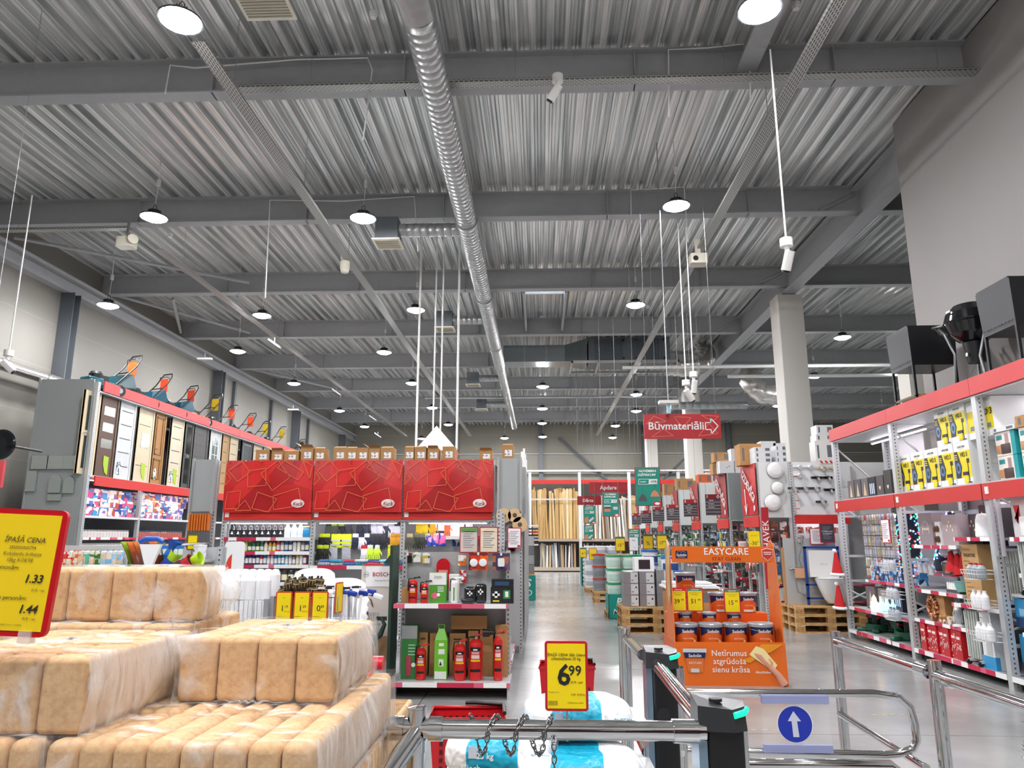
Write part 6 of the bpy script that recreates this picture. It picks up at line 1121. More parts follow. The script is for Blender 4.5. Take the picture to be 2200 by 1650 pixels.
# upper row, far bay: grey boxes with pale trees
for i in range(6):
    y = UY[0]-.35-i*.26; t = T('decoration_box', f'grey box with pale tree picture, middle deck, {nth(i)} from the far end', 'box', (QX+.1, y, 2.222), RF, 'grey decoration boxes on the middle deck'); h = .3 if i < 5 else .36; MB().box(-.115, .115, 0, .2, 0, h).build('carton_body', mat(['#6b6668', '#5a5658', '#6b6668', '#2a2c34', '#514a48', '#3a3634'][i], .5), t)
    if i < 3: MB().prism([(-.05, .03), (.05, .03), (0, h*.8)], -.002, 0, 'y').build('printed_tree', mat('#d8bc98', .5), t)
    elif i == 3: MB().box(-.08, -.05, -.002, 0, .04, .2).box(-.02, .01, -.002, 0, .04, .2).box(.04, .07, -.002, 0, .04, .2).build('printed_candle', mat('#d8e4f4', .5), t)
    else: MB().poly([(-.03, .12), (0, .08), (.03, .12), (.02, .15), (0, .13), (-.02, .15)], FX((0, -.002, 0))).build('printed_heart', mat('#e8d8d0', .5), t)
# near bay upper row: toaster boxes
for i in range(8):
    y = UY[2]-.28-(i % 4)*.42; z = 2.222+(.27 if i > 3 else 0); t = T('toaster_box', f'cream toaster box with a teal side, {nth(i % 4)} from the far upright, {"upper" if i > 3 else "lower"} layer', 'box', (QX+.12, y, z), RF, 'toaster boxes'); MB().box(-.17, .1, 0, .25, 0, .265).build('carton_body', mat('#e9e2d8', .45), t); MB().box(.1, .17, 0, .25, 0, .265).build('side_panel', mat('#1b9aa0', .4), t)
    f = MB().box(-.15, -.05, -.002, 0, .18, .23, 0).pillow(-.08, .08, -.006, 0, .02, .13, .002, 1).pillow(-.16, -.08, -.006, 0, .03, .12, .002, 2).box(.0, .06, -.003, 0, .12, .24, 3); f.build('printed_panel', [mat('#2a8a90', .4), mat('#4a3a3a', .4), mat('#c88a5a', .5), mat('#a89090', .3)], t)
whitebox('thin white carton lying on the toaster boxes', QX+.1, UY[2]-.3, 2.76, .4, .3, .05, rz=RF, dots=False); whitebox('brown carton lying on the toaster boxes, nearer', QX+.1, UY[2]-.75, 2.76, .45, .3, .12, rz=RF, dots=False, m=CARD)
# grills on the top deck
GB = mat('#1b1c1f', .35, .2)
def box_grill(lab, y, k=1.):
    t = T('charcoal_grill', lab, 'grill', (QX+.38, y, 3.242), RF); w_, d, h = .6, .6, 1.2
    for x in (-w_/2, w_/2-.03):
        for yy in (-d/2, d/2-.03): MB().box(x, x+.03, yy, yy+.03, 0, h).build('leg', GB, t)
    MB().add([(-w_/2, -d/2, .68), (w_/2, -d/2, .68), (w_/2, d/2, .68), (-w_/2, d/2, .68), (-w_/2-.02, -d/2-.02, h+.02), (w_/2+.02, -d/2-.02, h+.02), (w_/2+.02, d/2+.02, h+.02), (-w_/2-.02, d/2+.02, h+.02)], [(0, 3, 2, 1), (0, 1, 5, 4), (1, 2, 6, 5), (2, 3, 7, 6), (3, 0, 4, 7)]).build('fire_box', GB, t)
    mb = MB()
    for k2 in range(9): mb.cyl((-w_/2+.05+k2*.065, -d/2-.02, .74), (-w_/2+.05+k2*.065, -d/2-.014, .74), .009, n=8)
    mb.build('vent_hole', BLACK, t); mb = MB()
    for k2 in range(7): mb.box(-w_/2, w_/2, -d/2+.01+k2*.085, -d/2+.07+k2*.085, .26, .275)
    mb.build('wooden_shelf', mat('#a06a34', .6), t); MB().box(-w_/2, w_/2, -d/2, -d/2+.02, .24, .26).box(-w_/2, w_/2, d/2-.02, d/2, .24, .26).build('shelf_rail', GB, t); MB().box(-w_/2, w_/2, -d/2-.02, d/2+.02, h+.02, h+.04).build('lid_plate', GB, t); return t; return t
box_grill('black box grill on legs, first on the rack top, far one', 10.2)
box_grill('black box grill on legs, near one cut by the photo edge', 8.25).location.x += .17
t = T('kettle_grill', 'black round kettle grill on bent grey legs between the box grills', 'grill', (QX+.5, 9.15, 3.242), RF); t.scale = (1.12, 1.12, 1.25)
MB().lathe([(.02, .62), (.14, .64), (.24, .72), (.28, .82), (.285, .84)], 28).build('lower_bowl', mat('#141518', .15, .3, coat=.6), t); MB().lathe([(.285, .84), (.29, .85), (.26, .94), (.18, 1.02), (.06, 1.06), (0, 1.065)], 28).build('lid', mat('#141518', .12, .3, coat=.7), t); MB().cyl((0, 0, .42), (0, 0, .63), .09, .12, n=20).build('ash_catcher', GB, t)
GL = mat('#8f9294', .3, .8)
MB().tube([(-.34, -.2, .86), (-.3, -.16, .8), (-.2, -.12, .55), (-.3, -.1, .25), (-.32, -.1, .04)], .016, 8).build('leg', GL, t); MB().tube([(-.42, .1, .78), (-.36, .14, .82), (-.22, .14, .6), (-.25, .16, .3), (-.3, .16, .04)], .016, 8).build('leg', GL, t); MB().tube([(.25, 0, .82), (.3, -.05, .7), (.2, -.08, .45), (.28, -.08, .1), (.28, -.08, 0)], .016, 8).build('leg', GL, t)
MB().tube([(-.2, -.22, .86), (-.38, -.24, .88), (-.5, -.1, .84), (-.45, .1, .82)], .014, 8).build('side_handle', GL, t); MB().box(-.28, .26, -.14, .14, .16, .18).build('lower_rack', GB, t)
for yy in (-.12, .17): w2 = MB().cyl((-.33, yy-.03, .09), (-.33, yy+.03, .09), .09, n=22).build('wheel', BLACK, t); MB().cyl((-.33, yy-.034, .09), (-.33, yy+.034, .09), .04, n=14).build('hub', mat('#3a3c40', .4), w2)
MB().box(.02, .1, -.292, -.285, .93, .95).build('maker_plate', WHITE, t); MB().cyl((.02, -.115, .5), (.02, -.12, .5), .02, n=12).build('valve_cap', WHITE, t)
# ---- far bay goods ----
gr = T('wire_grid_panel', 'wire grid panel with paper decorations in the far bay', 'grid panel', (QX+.3, 0, 0)); mb = MB(); y0, y1 = UY[1]+.75, UY[0]-.1
y = y0
while y < y1: mb.cyl((0, y, .95), (0, y, 1.98), .004, n=4, caps=False); y += .09
for k in range(12): mb.cyl((0, y0, .97+k*.09), (0, y1, .97+k*.09), .004, n=4, caps=False)
mb.build('wire_mesh', CHROME, gr)
PC = [['#e8e0b8', '#d8d0a8', '#f4f0dc'], ['#f0f0f4', '#d8dcec', '#c8d4f4'], ['#e8dcb0', '#f0f0ee', '#d85a4a'], ['#c8d0f0', '#e8ecf8', '#a8b8e8'], ['#e8d8c0', '#f4ece0', '#c8c0a0']]
for r_ in range(6):
    for c_ in range(9):
        y = y0+.1+c_*.15
        if y > y1-.05: continue
        pack(f'pale paper decoration pack on the grid, {nth(c_)} from the near side, row {nth(r_)} from top', (QX+.34, y, 1.96-r_*.17), .12, .15, PC[(r_*2+c_) % 5], RF, .02, 8., 'paper decorations on the wire grid', nm='paper_decoration')
# fairy light columns
FLC = [mat('#ffffff', .4, emit=6.), mat('#3a6aff', .4, emit=6.), mat('#ff3a4a', .4, emit=4.), mat('#2aff8a', .4, emit=3.)]
def fairy(lab, c, r_, h, n, cone=False, k0=0):
    t = T('fairy_light_tree', lab, 'light decoration', c); rr = random.Random(n); MB().lathe([(r_, .0), (r_*(.15 if cone else 1), h)], 14).build('dark_core', mat('#14202c', .8), t)
    for j in range(4):
        mb = MB()
        for i in range(n//4):
            a = rr.uniform(0, 2*PI); v = rr.random(); q = r_*(1-.85*v if cone else 1)*1.04; mb.ball((q*math.cos(a), q*math.sin(a), h*v), .012, 0, 5, 3)
        mb.build('fairy_bulbs', FLC[j], t)['kind'] = 'stuff'
    MB().cyl((0, 0, 0), (0, 0, -c[2]+.5 if c[2] > .6 else -.05), .02).build('stand', STEEL, t)
fairy('column of blue and white fairy lights at the far bay upright', (QX+.3, UY[1]+.42, 1.0), .14, .95, 260); fairy('dark artificial tree with coloured fairy lights in the middle bay', (QX+.55, UY[1]-.3, 1.16), .3, .78, 220, True)
def notice_r(px, py, lab, y_=None):
    c = P(px, py, X=QX-.03); t = framed_notice((QX-.04, c.y, c.z), .25, .34, lab, rot=RF); return t
notice_r(1907, 1167, 'white notice in a red frame on the far bay upright')
# blue ornament boxes
n = 0
for r_ in range(3):
    for c_ in range(10):
        y = UY[0]-.5-c_*.155
        if r_ == 2 and c_ < 4: continue
        t = T('ornament_box', f'small blue ornament box, {nth(c_)} from the far end, layer {nth(r_)}', 'box', (QX+.25, y, .942+r_*.112), RF, 'small blue ornament boxes'); MB().box(-.072, .072, 0, .12, 0, .11).build('carton_body', art(['#1c3a70', '#4a8ac0', '#c8dcec', '#2a3a5a'], 14, .3, seed=n*.3), t); MB().box(-.04, .04, -.002, 0, .03, .08).build('window', mat(['#8ac0e8', '#e8844a', '#5a6a9a'][n % 3], .2), t); n += 1
# second shelf, far bay
for i, (px, cc, lab) in enumerate(((1850, '#6f6668', 'grey box with a pale cone tree picture on the low shelf'), (1876, '#77706e', 'second grey tree box on the low shelf, nearer'))):
    y = RR(px, 1285); t = T('decoration_box', lab, 'box', (QX+.2, y, .502), RF); MB().box(-.16, .16, 0, .15, 0, .33).build('carton_body', mat(cc, .5), t); MB().prism([(-.06, .03), (.05, .03), (0, .27)], -.002, 0, 'y').build('printed_tree', mat('#d8c8b0', .5), t)
t = T('glowing_tree_figure', 'small glowing cream tree figure on the low shelf', 'light decoration', (QX+.1, RR(1872, 1300), .502)); MB().lathe([(.05, 0), (.07, .06), (.05, .08), (.055, .12), (.035, .14), (.035, .18), (0, .24)], 14).build('figure_body', mat('#fff0d0', .4, emit=1.2), t)
for i in range(4):
    t = T('glowing_bottle', f'glowing pale blue glass bottle on the low shelf, {nth(i)} of four', 'bottle', (QX+.08+.05*(i % 2), RR(1889, 1300)-.09*i, .502), 0, 'glowing blue bottles'); MB().lathe([(.035, 0), (.04, .02), (.038, .12), (.018, .16), (.018, .22)], 14).build('bottle_body', mat('#a8dcff', .2, emit=.9), t); MB().cyl((0, 0, .22), (0, 0, .235), .02, n=10).build('cap', WHITE, t)
t = T('candle_box', 'black box with pale blue candle picture on the low shelf', 'box', (QX+.25, RR(1893, 1290)-.1, .502), RF); MB().box(-.12, .12, 0, .12, 0, .36).build('carton_body', mat('#20242e', .5), t); MB().box(-.08, -.05, -.002, 0, .1, .3).box(-.02, .01, -.002, 0, .1, .3).box(.04, .07, -.002, 0, .1, .3).build('printed_candle', mat('#c8dcf4', .5), t)
# green tree stands
def tree_stand(lab, c, rz, k=1., tilt=0):
    t = T('christmas_tree_stand', lab, 'tree stand', c, rot=(R_(tilt), 0, rz)); m = mat('#1f5a42', .4)
    for q in range(4): a = R_(45+90*q); MB().pillow(-.055, .055, .06, .3, 0, .06, .028, 0, Matrix.Rotation(a, 4, 'Z')).build('foot', m, t)
    MB().lathe([(.13, .0), (.16, .03), (.17, .12), (.155, .12), (.14, .04), (.0, .03)], 22).build('water_bowl', m, t); MB().lathe([(.06, .02), (.065, .26), (.075, .27), (.055, .27), (.05, .04)], 16).build('trunk_sleeve', mat('#17362a', .4), t)
    for q in range(3): a = 2*PI*q/3; MB().cyl((.06*math.cos(a), .06*math.sin(a), .2), (.13*math.cos(a), .13*math.sin(a), .22), .008, n=6).cyl((.13*math.cos(a), .13*math.sin(a), .22), (.15*math.cos(a), .15*math.sin(a), .224), .022, n=8).build('red_screw', mat('#c8202a', .4), t)
    return t
tree_stand('green tree stand with red screws, farthest on the floor shelf', (QX+.3, RR(1850, 1345), .142), .3); tree_stand('green tree stand tipped on its side, middle of the floor shelf', (QX+.35, RR(1885, 1370), .3), .6, tilt=60); tree_stand('green tree stand with bowl up, nearer on the floor shelf', (QX+.3, RR(1915, 1385)-.05, .142), 1.0); tree_stand('dark green tree stand stacked above the others', (QX+.55, RR(1890, 1340), .38), .1, tilt=30)
# hats hanging at the far upright
HR = mat('#b8141c', .85, bump=.3, nscale=60.)
def hat(lab, c):
    t = T('santa_hat', lab, 'hat', c, RF); MB().grid(lambda u, v: ((.03+.13*v)*math.cos(2*PI*u), (.02+.05*v)*math.sin(2*PI*u), -.34*v+.004*math.sin(14*PI*u)), 24, 8).build('red_cone', HR, t); MB().tube([(.165*math.cos(2*PI*k/20), .075*math.sin(2*PI*k/20), -.355) for k in range(20)], .024, 8, closed=True).build('white_brim', mat('#f2f0f0', .95), t); MB().ball((0, -.02, .03), .032, 0).build('pompom', mat('#f4f2f2', .95), t); MB().cyl((0, 0, .02), (0, .1, .03), .005, n=6).build('hook', STEEL, t)
c = P(1795, 1187, X=QX-.12); hat('red felt hat with white brim hanging on the rack end, upper one', (QX-.12, c.y, c.z)); c = P(1800, 1258, X=QX-.12); hat('red felt hat with white brim hanging on the rack end, lower one', (QX-.12, c.y, c.z))
# ---- middle bay ----
def dbox(lab, px, z, w_, h, col, kind, d=.15, x=QX+.1, dy=0):
    t = T('candle_arch_box', lab, 'box', (x, RR(px, 1150)+dy, z), RF); MB().box(-w_/2, w_/2, 0, d, 0, h).build('carton_body', mat(col, .45), t); f = MB()
    if kind == 'arch': f.tube([(-.08, -.002, h*.35)]+[(.08*math.cos(R_(a)), -.002, h*.5+.1*math.sin(R_(a))) for a in range(180, -1, -20)]+[(.08, -.002, h*.35)], .003, 4)
    f.build('printed_arch', mat('#e8dcd8', .5), t) if f.v else None
    m = MB()
    for k in range(4 if kind == 'arch' else 5): m.prism(circ(.009, 8, (-.06+k*.04 if kind == 'arch' else -.07+k*.035, h*.5+(0 if kind == 'arch' else .05*(2-abs(k-2)))), 2.), -.004, -.002, 'y')
    m.build('printed_candle', mat('#ffe8c8', .4), t); return t
dbox('grey box with a candle arch picture on the upper shelf', 1982, 1.502, .34, .42, '#8d8084', 'arch'); dbox('pinkish grey box with a candle pyramid picture on the upper shelf', 2033, 1.502, .34, .38, '#a8989c', 'pyr', .2)
for i in range(4): t = dbox(f'dark grey decoration box standing behind, {nth(i)} toward the kettle', 2050, 1.502 if i < 2 else 1.602, .12, .38, '#5a5256', 'x', .3, QX+.25, -.12*i-.05)
t = T('hurricane_candles', 'white blister of candle lamps between the two picture boxes', 'candle set', (QX+.1, RR(2006, 1140), 1.502), RF); MB().box(-.06, .06, 0, .05, 0, .3).build('backing_card', WHITE, t)
for k in range(4): MB().lathe([(.018, 0), (.02, .06), (.01, .08)], 8, c=(-.03+.06*(k % 2), -.02, .04+.13*(k//2))).build('candle', mat('#5a3a2a', .4), t)
t = T('electric_kettle', 'white electric kettle on the shelf below the red band', 'kettle', (QX+.18, RR(2090, 1130), 1.602), RF); MB().lathe([(.09, 0), (.1, .02), (.085, .2), (.07, .25)], 22).build('kettle_body', WPP, t); MB().lathe([(.07, .25), (.06, .27), (0, .28)], 18).build('lid', WPP, t); MB().tube([(.07, 0, .24), (.15, 0, .25), (.17, 0, .15), (.11, 0, .05)], .014, 8).build('handle', WPP, t); MB().tube([(-.07, 0, .2), (-.12, 0, .25)], [.03, .015], 8).build('spout', WPP, t)
t = T('window_blind', 'white horizontal slat blind hanging in the middle bay', 'blind', (QX+.6, RR(2080, 1100), 1.66), RF); mb = MB()
for k in range(10): mb.box(-.45, .45, 0, .03, k*.035, k*.035+.005)
mb.build('slats', WHITE, t); MB().box(-.46, .46, -.01, .04, .34, .37).build('head_rail', WHITE, t)
t = T('radiator_carton', 'tall brown carton reading radiators on the middle shelf', 'box', (QX+.08, RR(2082, 1230)-.0, .822), RF); MB().box(-.17, .17, 0, .22, 0, .7).build('carton_body', mat('#c29a66', .75, noise=.08), t); mb = MB().text('RADIATORS', .055, FX((0, -.003, .57)), 0, .02, 0, .9, .85).text('ELLAS', .05, FX((-.05, -.003, .64)), 1)
for k in range(9): mb.box(-.13, -.13+rnd.uniform(.06, .2), -.002, 0, .5-k*.05, .505-k*.05, 0)
mb.box(-.13, -.05, -.002, 0, .03, .06, 0); mb.build('lettering', [INK, mat('#a07c50', .7)], t)
for i in range(2):
    t = T('foil_cushion', f'crumpled silver wrapped roll on the shelf, {["upper", "lower"][i]} one', 'roll', (QX+.4, RR(2005, 1190), 1.34-.17*i), RF); MB().pillow(-.38, .38, -.1, .1, 0, .14, .06).build('roll_body', mat('#c4c8cc', .3, .4, bump=1., nscale=14.), t)
for i in range(4):
    t = T('santa_hat', f'red felt hat heaped on the middle shelf, {nth(i)} counted toward the carton', 'hat', (QX+.12+.03*i, RR(2030+i*8, 1190), 1.44-.03*(i % 2)), RF, 'heaped red hats'); MB().grid(lambda u, v: ((.03+.07*v)*math.cos(2*PI*u), (.02+.05*v)*math.sin(2*PI*u), -.26*v), 16, 6).build('red_cone', HR, t); MB().ball((0, -.0, .01), .03, 0).build('pompom', mat('#f4f2f2', .95), t)
t = T('candle_box', 'dark box with a pink candle picture leaning by the hats', 'box', (QX+.12, RR(2030, 1240), 1.132), RF); MB().box(-.17, .12, 0, .1, 0, .16).build('carton_body', mat('#4a4648', .4), t); MB().box(-.12, .07, -.002, 0, .03, .14).build('printed_panel', art(['#8a5a4a', '#c8a090', '#6a3a3a', '#e0c8b0'], 20), t)
for i in range(3):
    t = T('glass_dome', f'clear glass candle dome on the middle shelf, {nth(i)} from the far side', 'glass', (QX+.15, RR(1965, 1240)-.14*i, 1.132), 0, 'glass candle domes'); MB().lathe([(.04, 0), (.045, .08), (.03, .13), (0, .15)], 14).build('dome', mat('#d8dce4', .05, alpha=.45), t); MB().cyl((0, 0, 0), (0, 0, .08), .015, n=8).build('candle', mat('#e8c8c0', .5), t)
t = T('plastic_tray', 'row of white wavy trays on the shelf by the teal tub', 'tray', (QX+.12, RR(2035, 1262), .922), RF); MB().box(-.16, .14, 0, .2, 0, .1).build('tray_body', mat('#4a4a4e', .4), t); mb = MB()
for k in range(6): mb.prism([(-.12+k*.045, .04), (-.08+k*.045, .04), (-.08+k*.045, .11), (-.1+k*.045, .13), (-.12+k*.045, .11)], -.01, .0, 'y')
mb.build('white_insert', WHITE, t)
t = T('teal_tub', 'pale teal plastic tub beside the tall carton', 'tub', (QX+.1, RR(2058, 1260), .952), 0); MB().lathe([(.06, 0), (.085, .12), (.08, .12), (.055, .01)], 20).build('tub_body', mat('#7ab0a8', .4), t); MB().lathe([(.088, .115), (.09, .125), (.08, .125)], 20).build('rim', mat('#7ab0a8', .4), t)
t = T('wreath_box', 'brown box with a copper bead wreath picture', 'box', (QX+.12, RR(2000, 1300), .532), RF); MB().box(-.2, .2, 0, .12, 0, .36).build('carton_body', CARD, t); MB().tube([(-.06+.09*math.cos(2*PI*k/18), -.02, .17+.13*math.sin(2*PI*k/18)) for k in range(18)], .034, 8, closed=True).build('bead_wreath', art(['#7a3a20', '#c87a4a', '#e8b080', '#4a2418'], 60, .25), t)
t = T('lantern', 'white metal lantern on the low shelf near the radiators', 'lantern', (QX+.08, RR(2055, 1330)+.02, .532)); MB().lathe([(.07, 0), (.07, .02), (.03, .03)], 16).lathe([(.03, .18), (.04, .2), (.02, .24), (.01, .26)], 14).build('lantern_body', WHITE, t); MB().lathe([(.03, .03), (.045, .1), (.03, .18)], 16).build('glass_globe', mat('#e8eef2', .05, alpha=.35), t); MB().tube([(-.05, 0, .04), (-.055, 0, .15), (-.03, 0, .22)], .004, 5).tube([(.05, 0, .04), (.055, 0, .15), (.03, 0, .22)], .004, 5).tube([(-.04, 0, .22), (0, 0, .3), (.04, 0, .22)], .003, 5).build('wire_guard', WHITE, t)
t = T('lantern', 'black lantern bagged in clear film beside the white lantern', 'lantern', (QX+.2, RR(2075, 1330), .532)); MB().lathe([(.06, 0), (.06, .02), (.035, .05), (.035, .18), (.05, .2), (.02, .25)], 14).build('lantern_body', BLACK, t); MB().pillow(-.09, .09, -.09, .09, 0, .32, .05).build('clear_bag', FILM, t)
t = T('figurine_set', 'small brown and white figurine pack before the wreath box', 'figurine', (QX+.06, RR(2030, 1335), .532), RF); MB().pillow(-.12, .12, -.02, .08, 0, .1, .02).build('clear_pack', art(['#c89a6a', '#e8e4e0', '#7a2a2a', '#d8c8b8'], 18, .2), t); MB().ball((-.05, -.02, .08), .03).ball((.04, -.02, .09), .03).build('figurine', mat('#a8743c', .5), t)
for i in range(7):
    y = RR(1987, 1385)-i*.14; t = T('gift_bag', f'glossy red gift bag with white winter print, {nth(i)} from the far side', 'gift bag', (QX+.04+.02*(i % 2), y, .142), RF, 'red gift bags'); MB().box(-.066, .066, 0, .24, 0, .34).build('bag_body', mat('#b8141e', .3, coat=.4), t); f = MB(); rr = random.Random(i)
    for k in range(9): f.poly(circ(rr.uniform(.005, .011), 8, (rr.uniform(-.055, .055), rr.uniform(.03, .31))), FX((0, -.002, 0)))
    f.line([(-.05, .1), (-.02, .16), (.0, .12), (.03, .18), (.05, .12)], .008, Matrix(((1, 0, 0, 0), (0, 0, 1, -.003), (0, 1, 0, 0), (0, 0, 0, 1)))); f.box(-.04, .04, -.002, 0, .24, .27); f.build('printed_snow', mat('#f0e4dc', .5), t); MB().tube([(-.03, .02, .34), (-.02, .02, .39), (.02, .02, .39), (.03, .02, .34)], .004, 5).build('handle', mat('#d8404a', .5), t)
def oil_radiator(lab, c, h=.56, n=7, rz=RF):
    t = T('oil_radiator', lab, 'radiator', c, rz); m = mat('#b4bab4', .35)
    for k in range(n): MB().rbox(-.03-.0, .03, -.0, .0, 0, 0, .0) if 0 else MB().rbox(-.075+k*.05, -.045+k*.05, -.08, .08, .07, h, .01, ax='x').build('fin', m, t)
    MB().box(-.09, -.07, -.09, .09, .08, h-.02).build('control_panel', mat('#c8ccc8', .4), t); 
    for x in (-.05, .18): MB().box(x, x+.03, -.12, .12, .04, .07).build('foot_bar', mat('#c8ccc8', .4), t)
    for x in (-.035, .195):
        for y in (-.12, .12): MB().cyl((x-.012, y, .03), (x+.012, y, .03), .03, n=12).build('caster', BLACK, t)
    return t
oil_radiator('grey oil radiator standing on the floor shelf beside the gift bags', (QX+.12, RR(2093, 1400), .142), .62, 6)
oil_radiator('large pale oil radiator on the near bay shelf', (QX+.15, UY[2]-.42, 1.002), .55, 9); oil_radiator('pale oil radiator partly hidden behind the tall carton', (QX+.4, RR(2120, 1200), .822), .62, 4)
t = T('heater_carton', 'white and blue carton with a white panel heater picture', 'box', (QX+.04, RR(2128, 1420), .142), RF); MB().box(-.12, .12, 0, .2, 0, .68).build('carton_body', mat('#e4e8ea', .4), t); MB().box(-.122, .122, -.002, .05, 0, .14).build('blue_base', mat('#3a9ad4', .4), t); f = MB()
for k in range(5): f.box(-.1, -.04, -.002, 0, .62-k*.07, .625-k*.07)
f.build('printed_text', mat('#7a8488', .5), t); MB().box(-.02, .08, -.003, 0, .15, .6).build('printed_heater', mat('#c4c8c4', .4), t)
# wire baskets on uprights
def wbasket(lab, y, z, goods):
    t = T('wire_basket', lab, 'basket', (QX-.1, y, z), RF); mb = MB(); W, Dp = .16, .09
    for zz, k in ((0, .8), (.06, 1), (.1, 1)): mb.tube([(-W*k, -Dp*k, zz), (W*k, -Dp*k, zz), (W*k, .1, zz), (-W*k, .1, zz)], .004, 5, closed=True)
    for k in range(7): x = -W+k*W/3; mb.cyl((x*.8, -Dp*.8, 0), (x, -Dp, .1), .003, n=4); mb.cyl((x*.8, -Dp*.8, 0), (x*.8, .1, 0), .003, n=4)
    mb.build('wire_frame', WHITE, t)
    for i, g_ in enumerate(goods):
        nm, c1, cap, r_, h, lb = g_; o = bottle(c1, cap, r_, h, .3, None, 1., 12, 'bottle'); o.location = (QX-.1, y+.1-.1*i, z+.006); tag(o, f'{lb}, {nth(i)} in its wire basket', 'bottle', lb+'s in a wire basket')
wy = UY[2]+.2
wbasket('white wire basket of grey red capped bottles, top of three', wy, P(2110, 1245, X=QX-.1).z, [('b', '#9aa4aa', '#c8202a', .05, .17, 'grey bottle with a red cap')]*3)
wbasket('white wire basket of white flasks, middle of three', wy, P(2115, 1310, X=QX-.1).z, [('b', '#f0f0f2', '#f4f4f4', .042, .2, 'white flask in the middle basket')]*3)
wbasket('white wire basket of white flasks, lowest of three', wy-.02, P(2122, 1378, X=QX-.1).z, [('b', '#eef0f2', '#f4f4f4', .045, .19, 'white flask in the lowest basket')]*3)
wy = UY[1]+.22
for z_, lab in ((P(1905, 1225, X=QX-.1).z, 'top'), (P(1910, 1285, X=QX-.1).z, 'middle'), (P(1915, 1330, X=QX-.1).z, 'lowest')): wbasket(f'white wire basket on the far upright, {lab} one', wy, z_, [('b', '#c4c8d0' if lab != 'lowest' else '#a8b4bc', '#6a6e78', .04, .16, f'pale glass candle jar in the {lab} far basket')]*3)
# ---- near bay ----
t = T('kettle_box', 'box with a white mixer picture and red badge, near bay', 'box', (QX+.1, UY[2]-.45, 1.602), RF); MB().box(-.2, .2, 0, .25, 0, .4).build('carton_body', mat('#d8d4d4', .4), t); MB().prism([(-.16, .2), (-.06, .2), (-.06, .34), (-.16, .34), (-.16, .2)][:4]+[(-.11, .14)], -.002, 0, 'y').build('red_badge', mat('#c8242c', .4), t); MB().pillow(-.08, .04, -.006, 0, .02, .22, .002).tube([(.04, -.004, .3), (.12, -.004, .3), (.13, -.004, .2), (.05, -.004, .16)], .008, 6).build('printed_appliance', WPP, t); MB().box(.05, .19, -.002, 0, .04, .2).build('printed_food', art(['#a8703a', '#6a4a3a', '#d8b080', '#8a8a90'], 16), t)
t = T('grill_box', 'large box with a food picture beside the mixer box', 'box', (QX+.1, UY[2]-.95, 1.602), RF); MB().box(-.25, .25, 0, .3, 0, .42).build('carton_body', art(['#4a4e58', '#6a6e7a', '#c8a070', '#3a3a44'], 7, .35), t); MB().box(-.2, .1, -.002, 0, .28, .38).build('label', mat('#e0e4e8', .4), t)
t = T('toaster_box', 'cream toaster box with a teal label on the near bay ledge', 'box', (QX+.04, UY[2]-.62, 1.222), RF); MB().box(-.15, .15, 0, .2, 0, .24).build('carton_body', mat('#e6ded2', .45), t); MB().box(-.12, .02, -.002, 0, .17, .21).build('label', mat('#2a8a90', .4), t); MB().pillow(-.1, .02, -.006, 0, .02, .13, .002).build('printed_bread', mat('#c08a50', .5), t)
for i in range(6):
    y = UY[2]-.24-(i % 3)*.4; z = .142 if i < 3 else .655; t = T('heater_carton', f'blue heater carton in the near bay, {nth(i % 3)} from the far upright, {"floor" if i < 3 else "second"} level', 'box', (QX+.12, y, z), RF, 'blue heater cartons'); h = .44 if i < 3 else .3; MB().box(-.19, .19, 0, .3, 0, h).build('carton_body', mat('#2a86b8', .4), t); MB().box(-.192, .192, -.002, .02, 0, h*.35).build('dark_base', mat('#1c3a6a', .4), t); MB().box(-.12, .06, -.003, 0, h*.4, h*.65).build('printed_panel', mat('#8ab8d4', .4), t)
for i in range(2):
    t = T('fluorescent_tube_pack', f'long clear tube pack leaning on the near upright, {nth(i)} of two', 'tube pack', (QX-.02, UY[2]-.1-.12*i, 1.4)); MB().cyl((0, 0, 0), (.02, .02, .68), .022, n=12).build('clear_tube', mat('#c8c4cc', .1, .2, alpha=.6), t)
# artificial snowy tree branch at the photo edge
t = T('frosted_tree', 'small frosted artificial tree cut by the photo edge', 'artificial tree', (P(2195, 1600, Y=2.9).x+.12, 2.9, 0)); rr = random.Random(4)
for nm, m, k0 in (('green_needles', mat('#2c4a34', .8), 0), ('frosted_needles', mat('#dfe4e2', .9), 1)):
    mb = MB()
    for lv in range(9):
        z0 = .12+lv*.1; L_ = .27*(1-lv/11)
        for b_ in range(9):
            a = b_*.7+lv*.4
            for q in range(16):
                f_ = (q+1)/16*L_; c = Vector((f_*math.cos(a), f_*math.sin(a), z0+f_*.15))
                for s in range(3):
                    d = Vector((rr.uniform(-1, 1), rr.uniform(-1, 1), rr.uniform(-.6, 1))).normalized()*(.028 if k0 == 0 else .02); c2 = c+d*(1 if k0 else 0); e = d.cross(Vector((.3, .5, .8))).normalized()*.003
                    mb.add([c2-e, c2+e, c2+d], [(0, 1, 2)])
    mb.build(nm, m, t)['kind'] = 'stuff'
MB().cyl((0, 0, 0), (0, 0, 1.0), .02, .008, n=8).build('trunk', mat('#5a4a3a', .8), t); MB().lathe([(.11, 0), (.12, .02), (.02, .05)], 16).build('base', mat('#3a3028', .8), t)
for i in range(3): MB().ball((-.2+.05*i, -.14+.03*i, .32+.05*i), (.03, .03, .045), 0, 10, 8).build('pine_cone', mat('#6a4230', .8, bump=.6, nscale=60.), t)
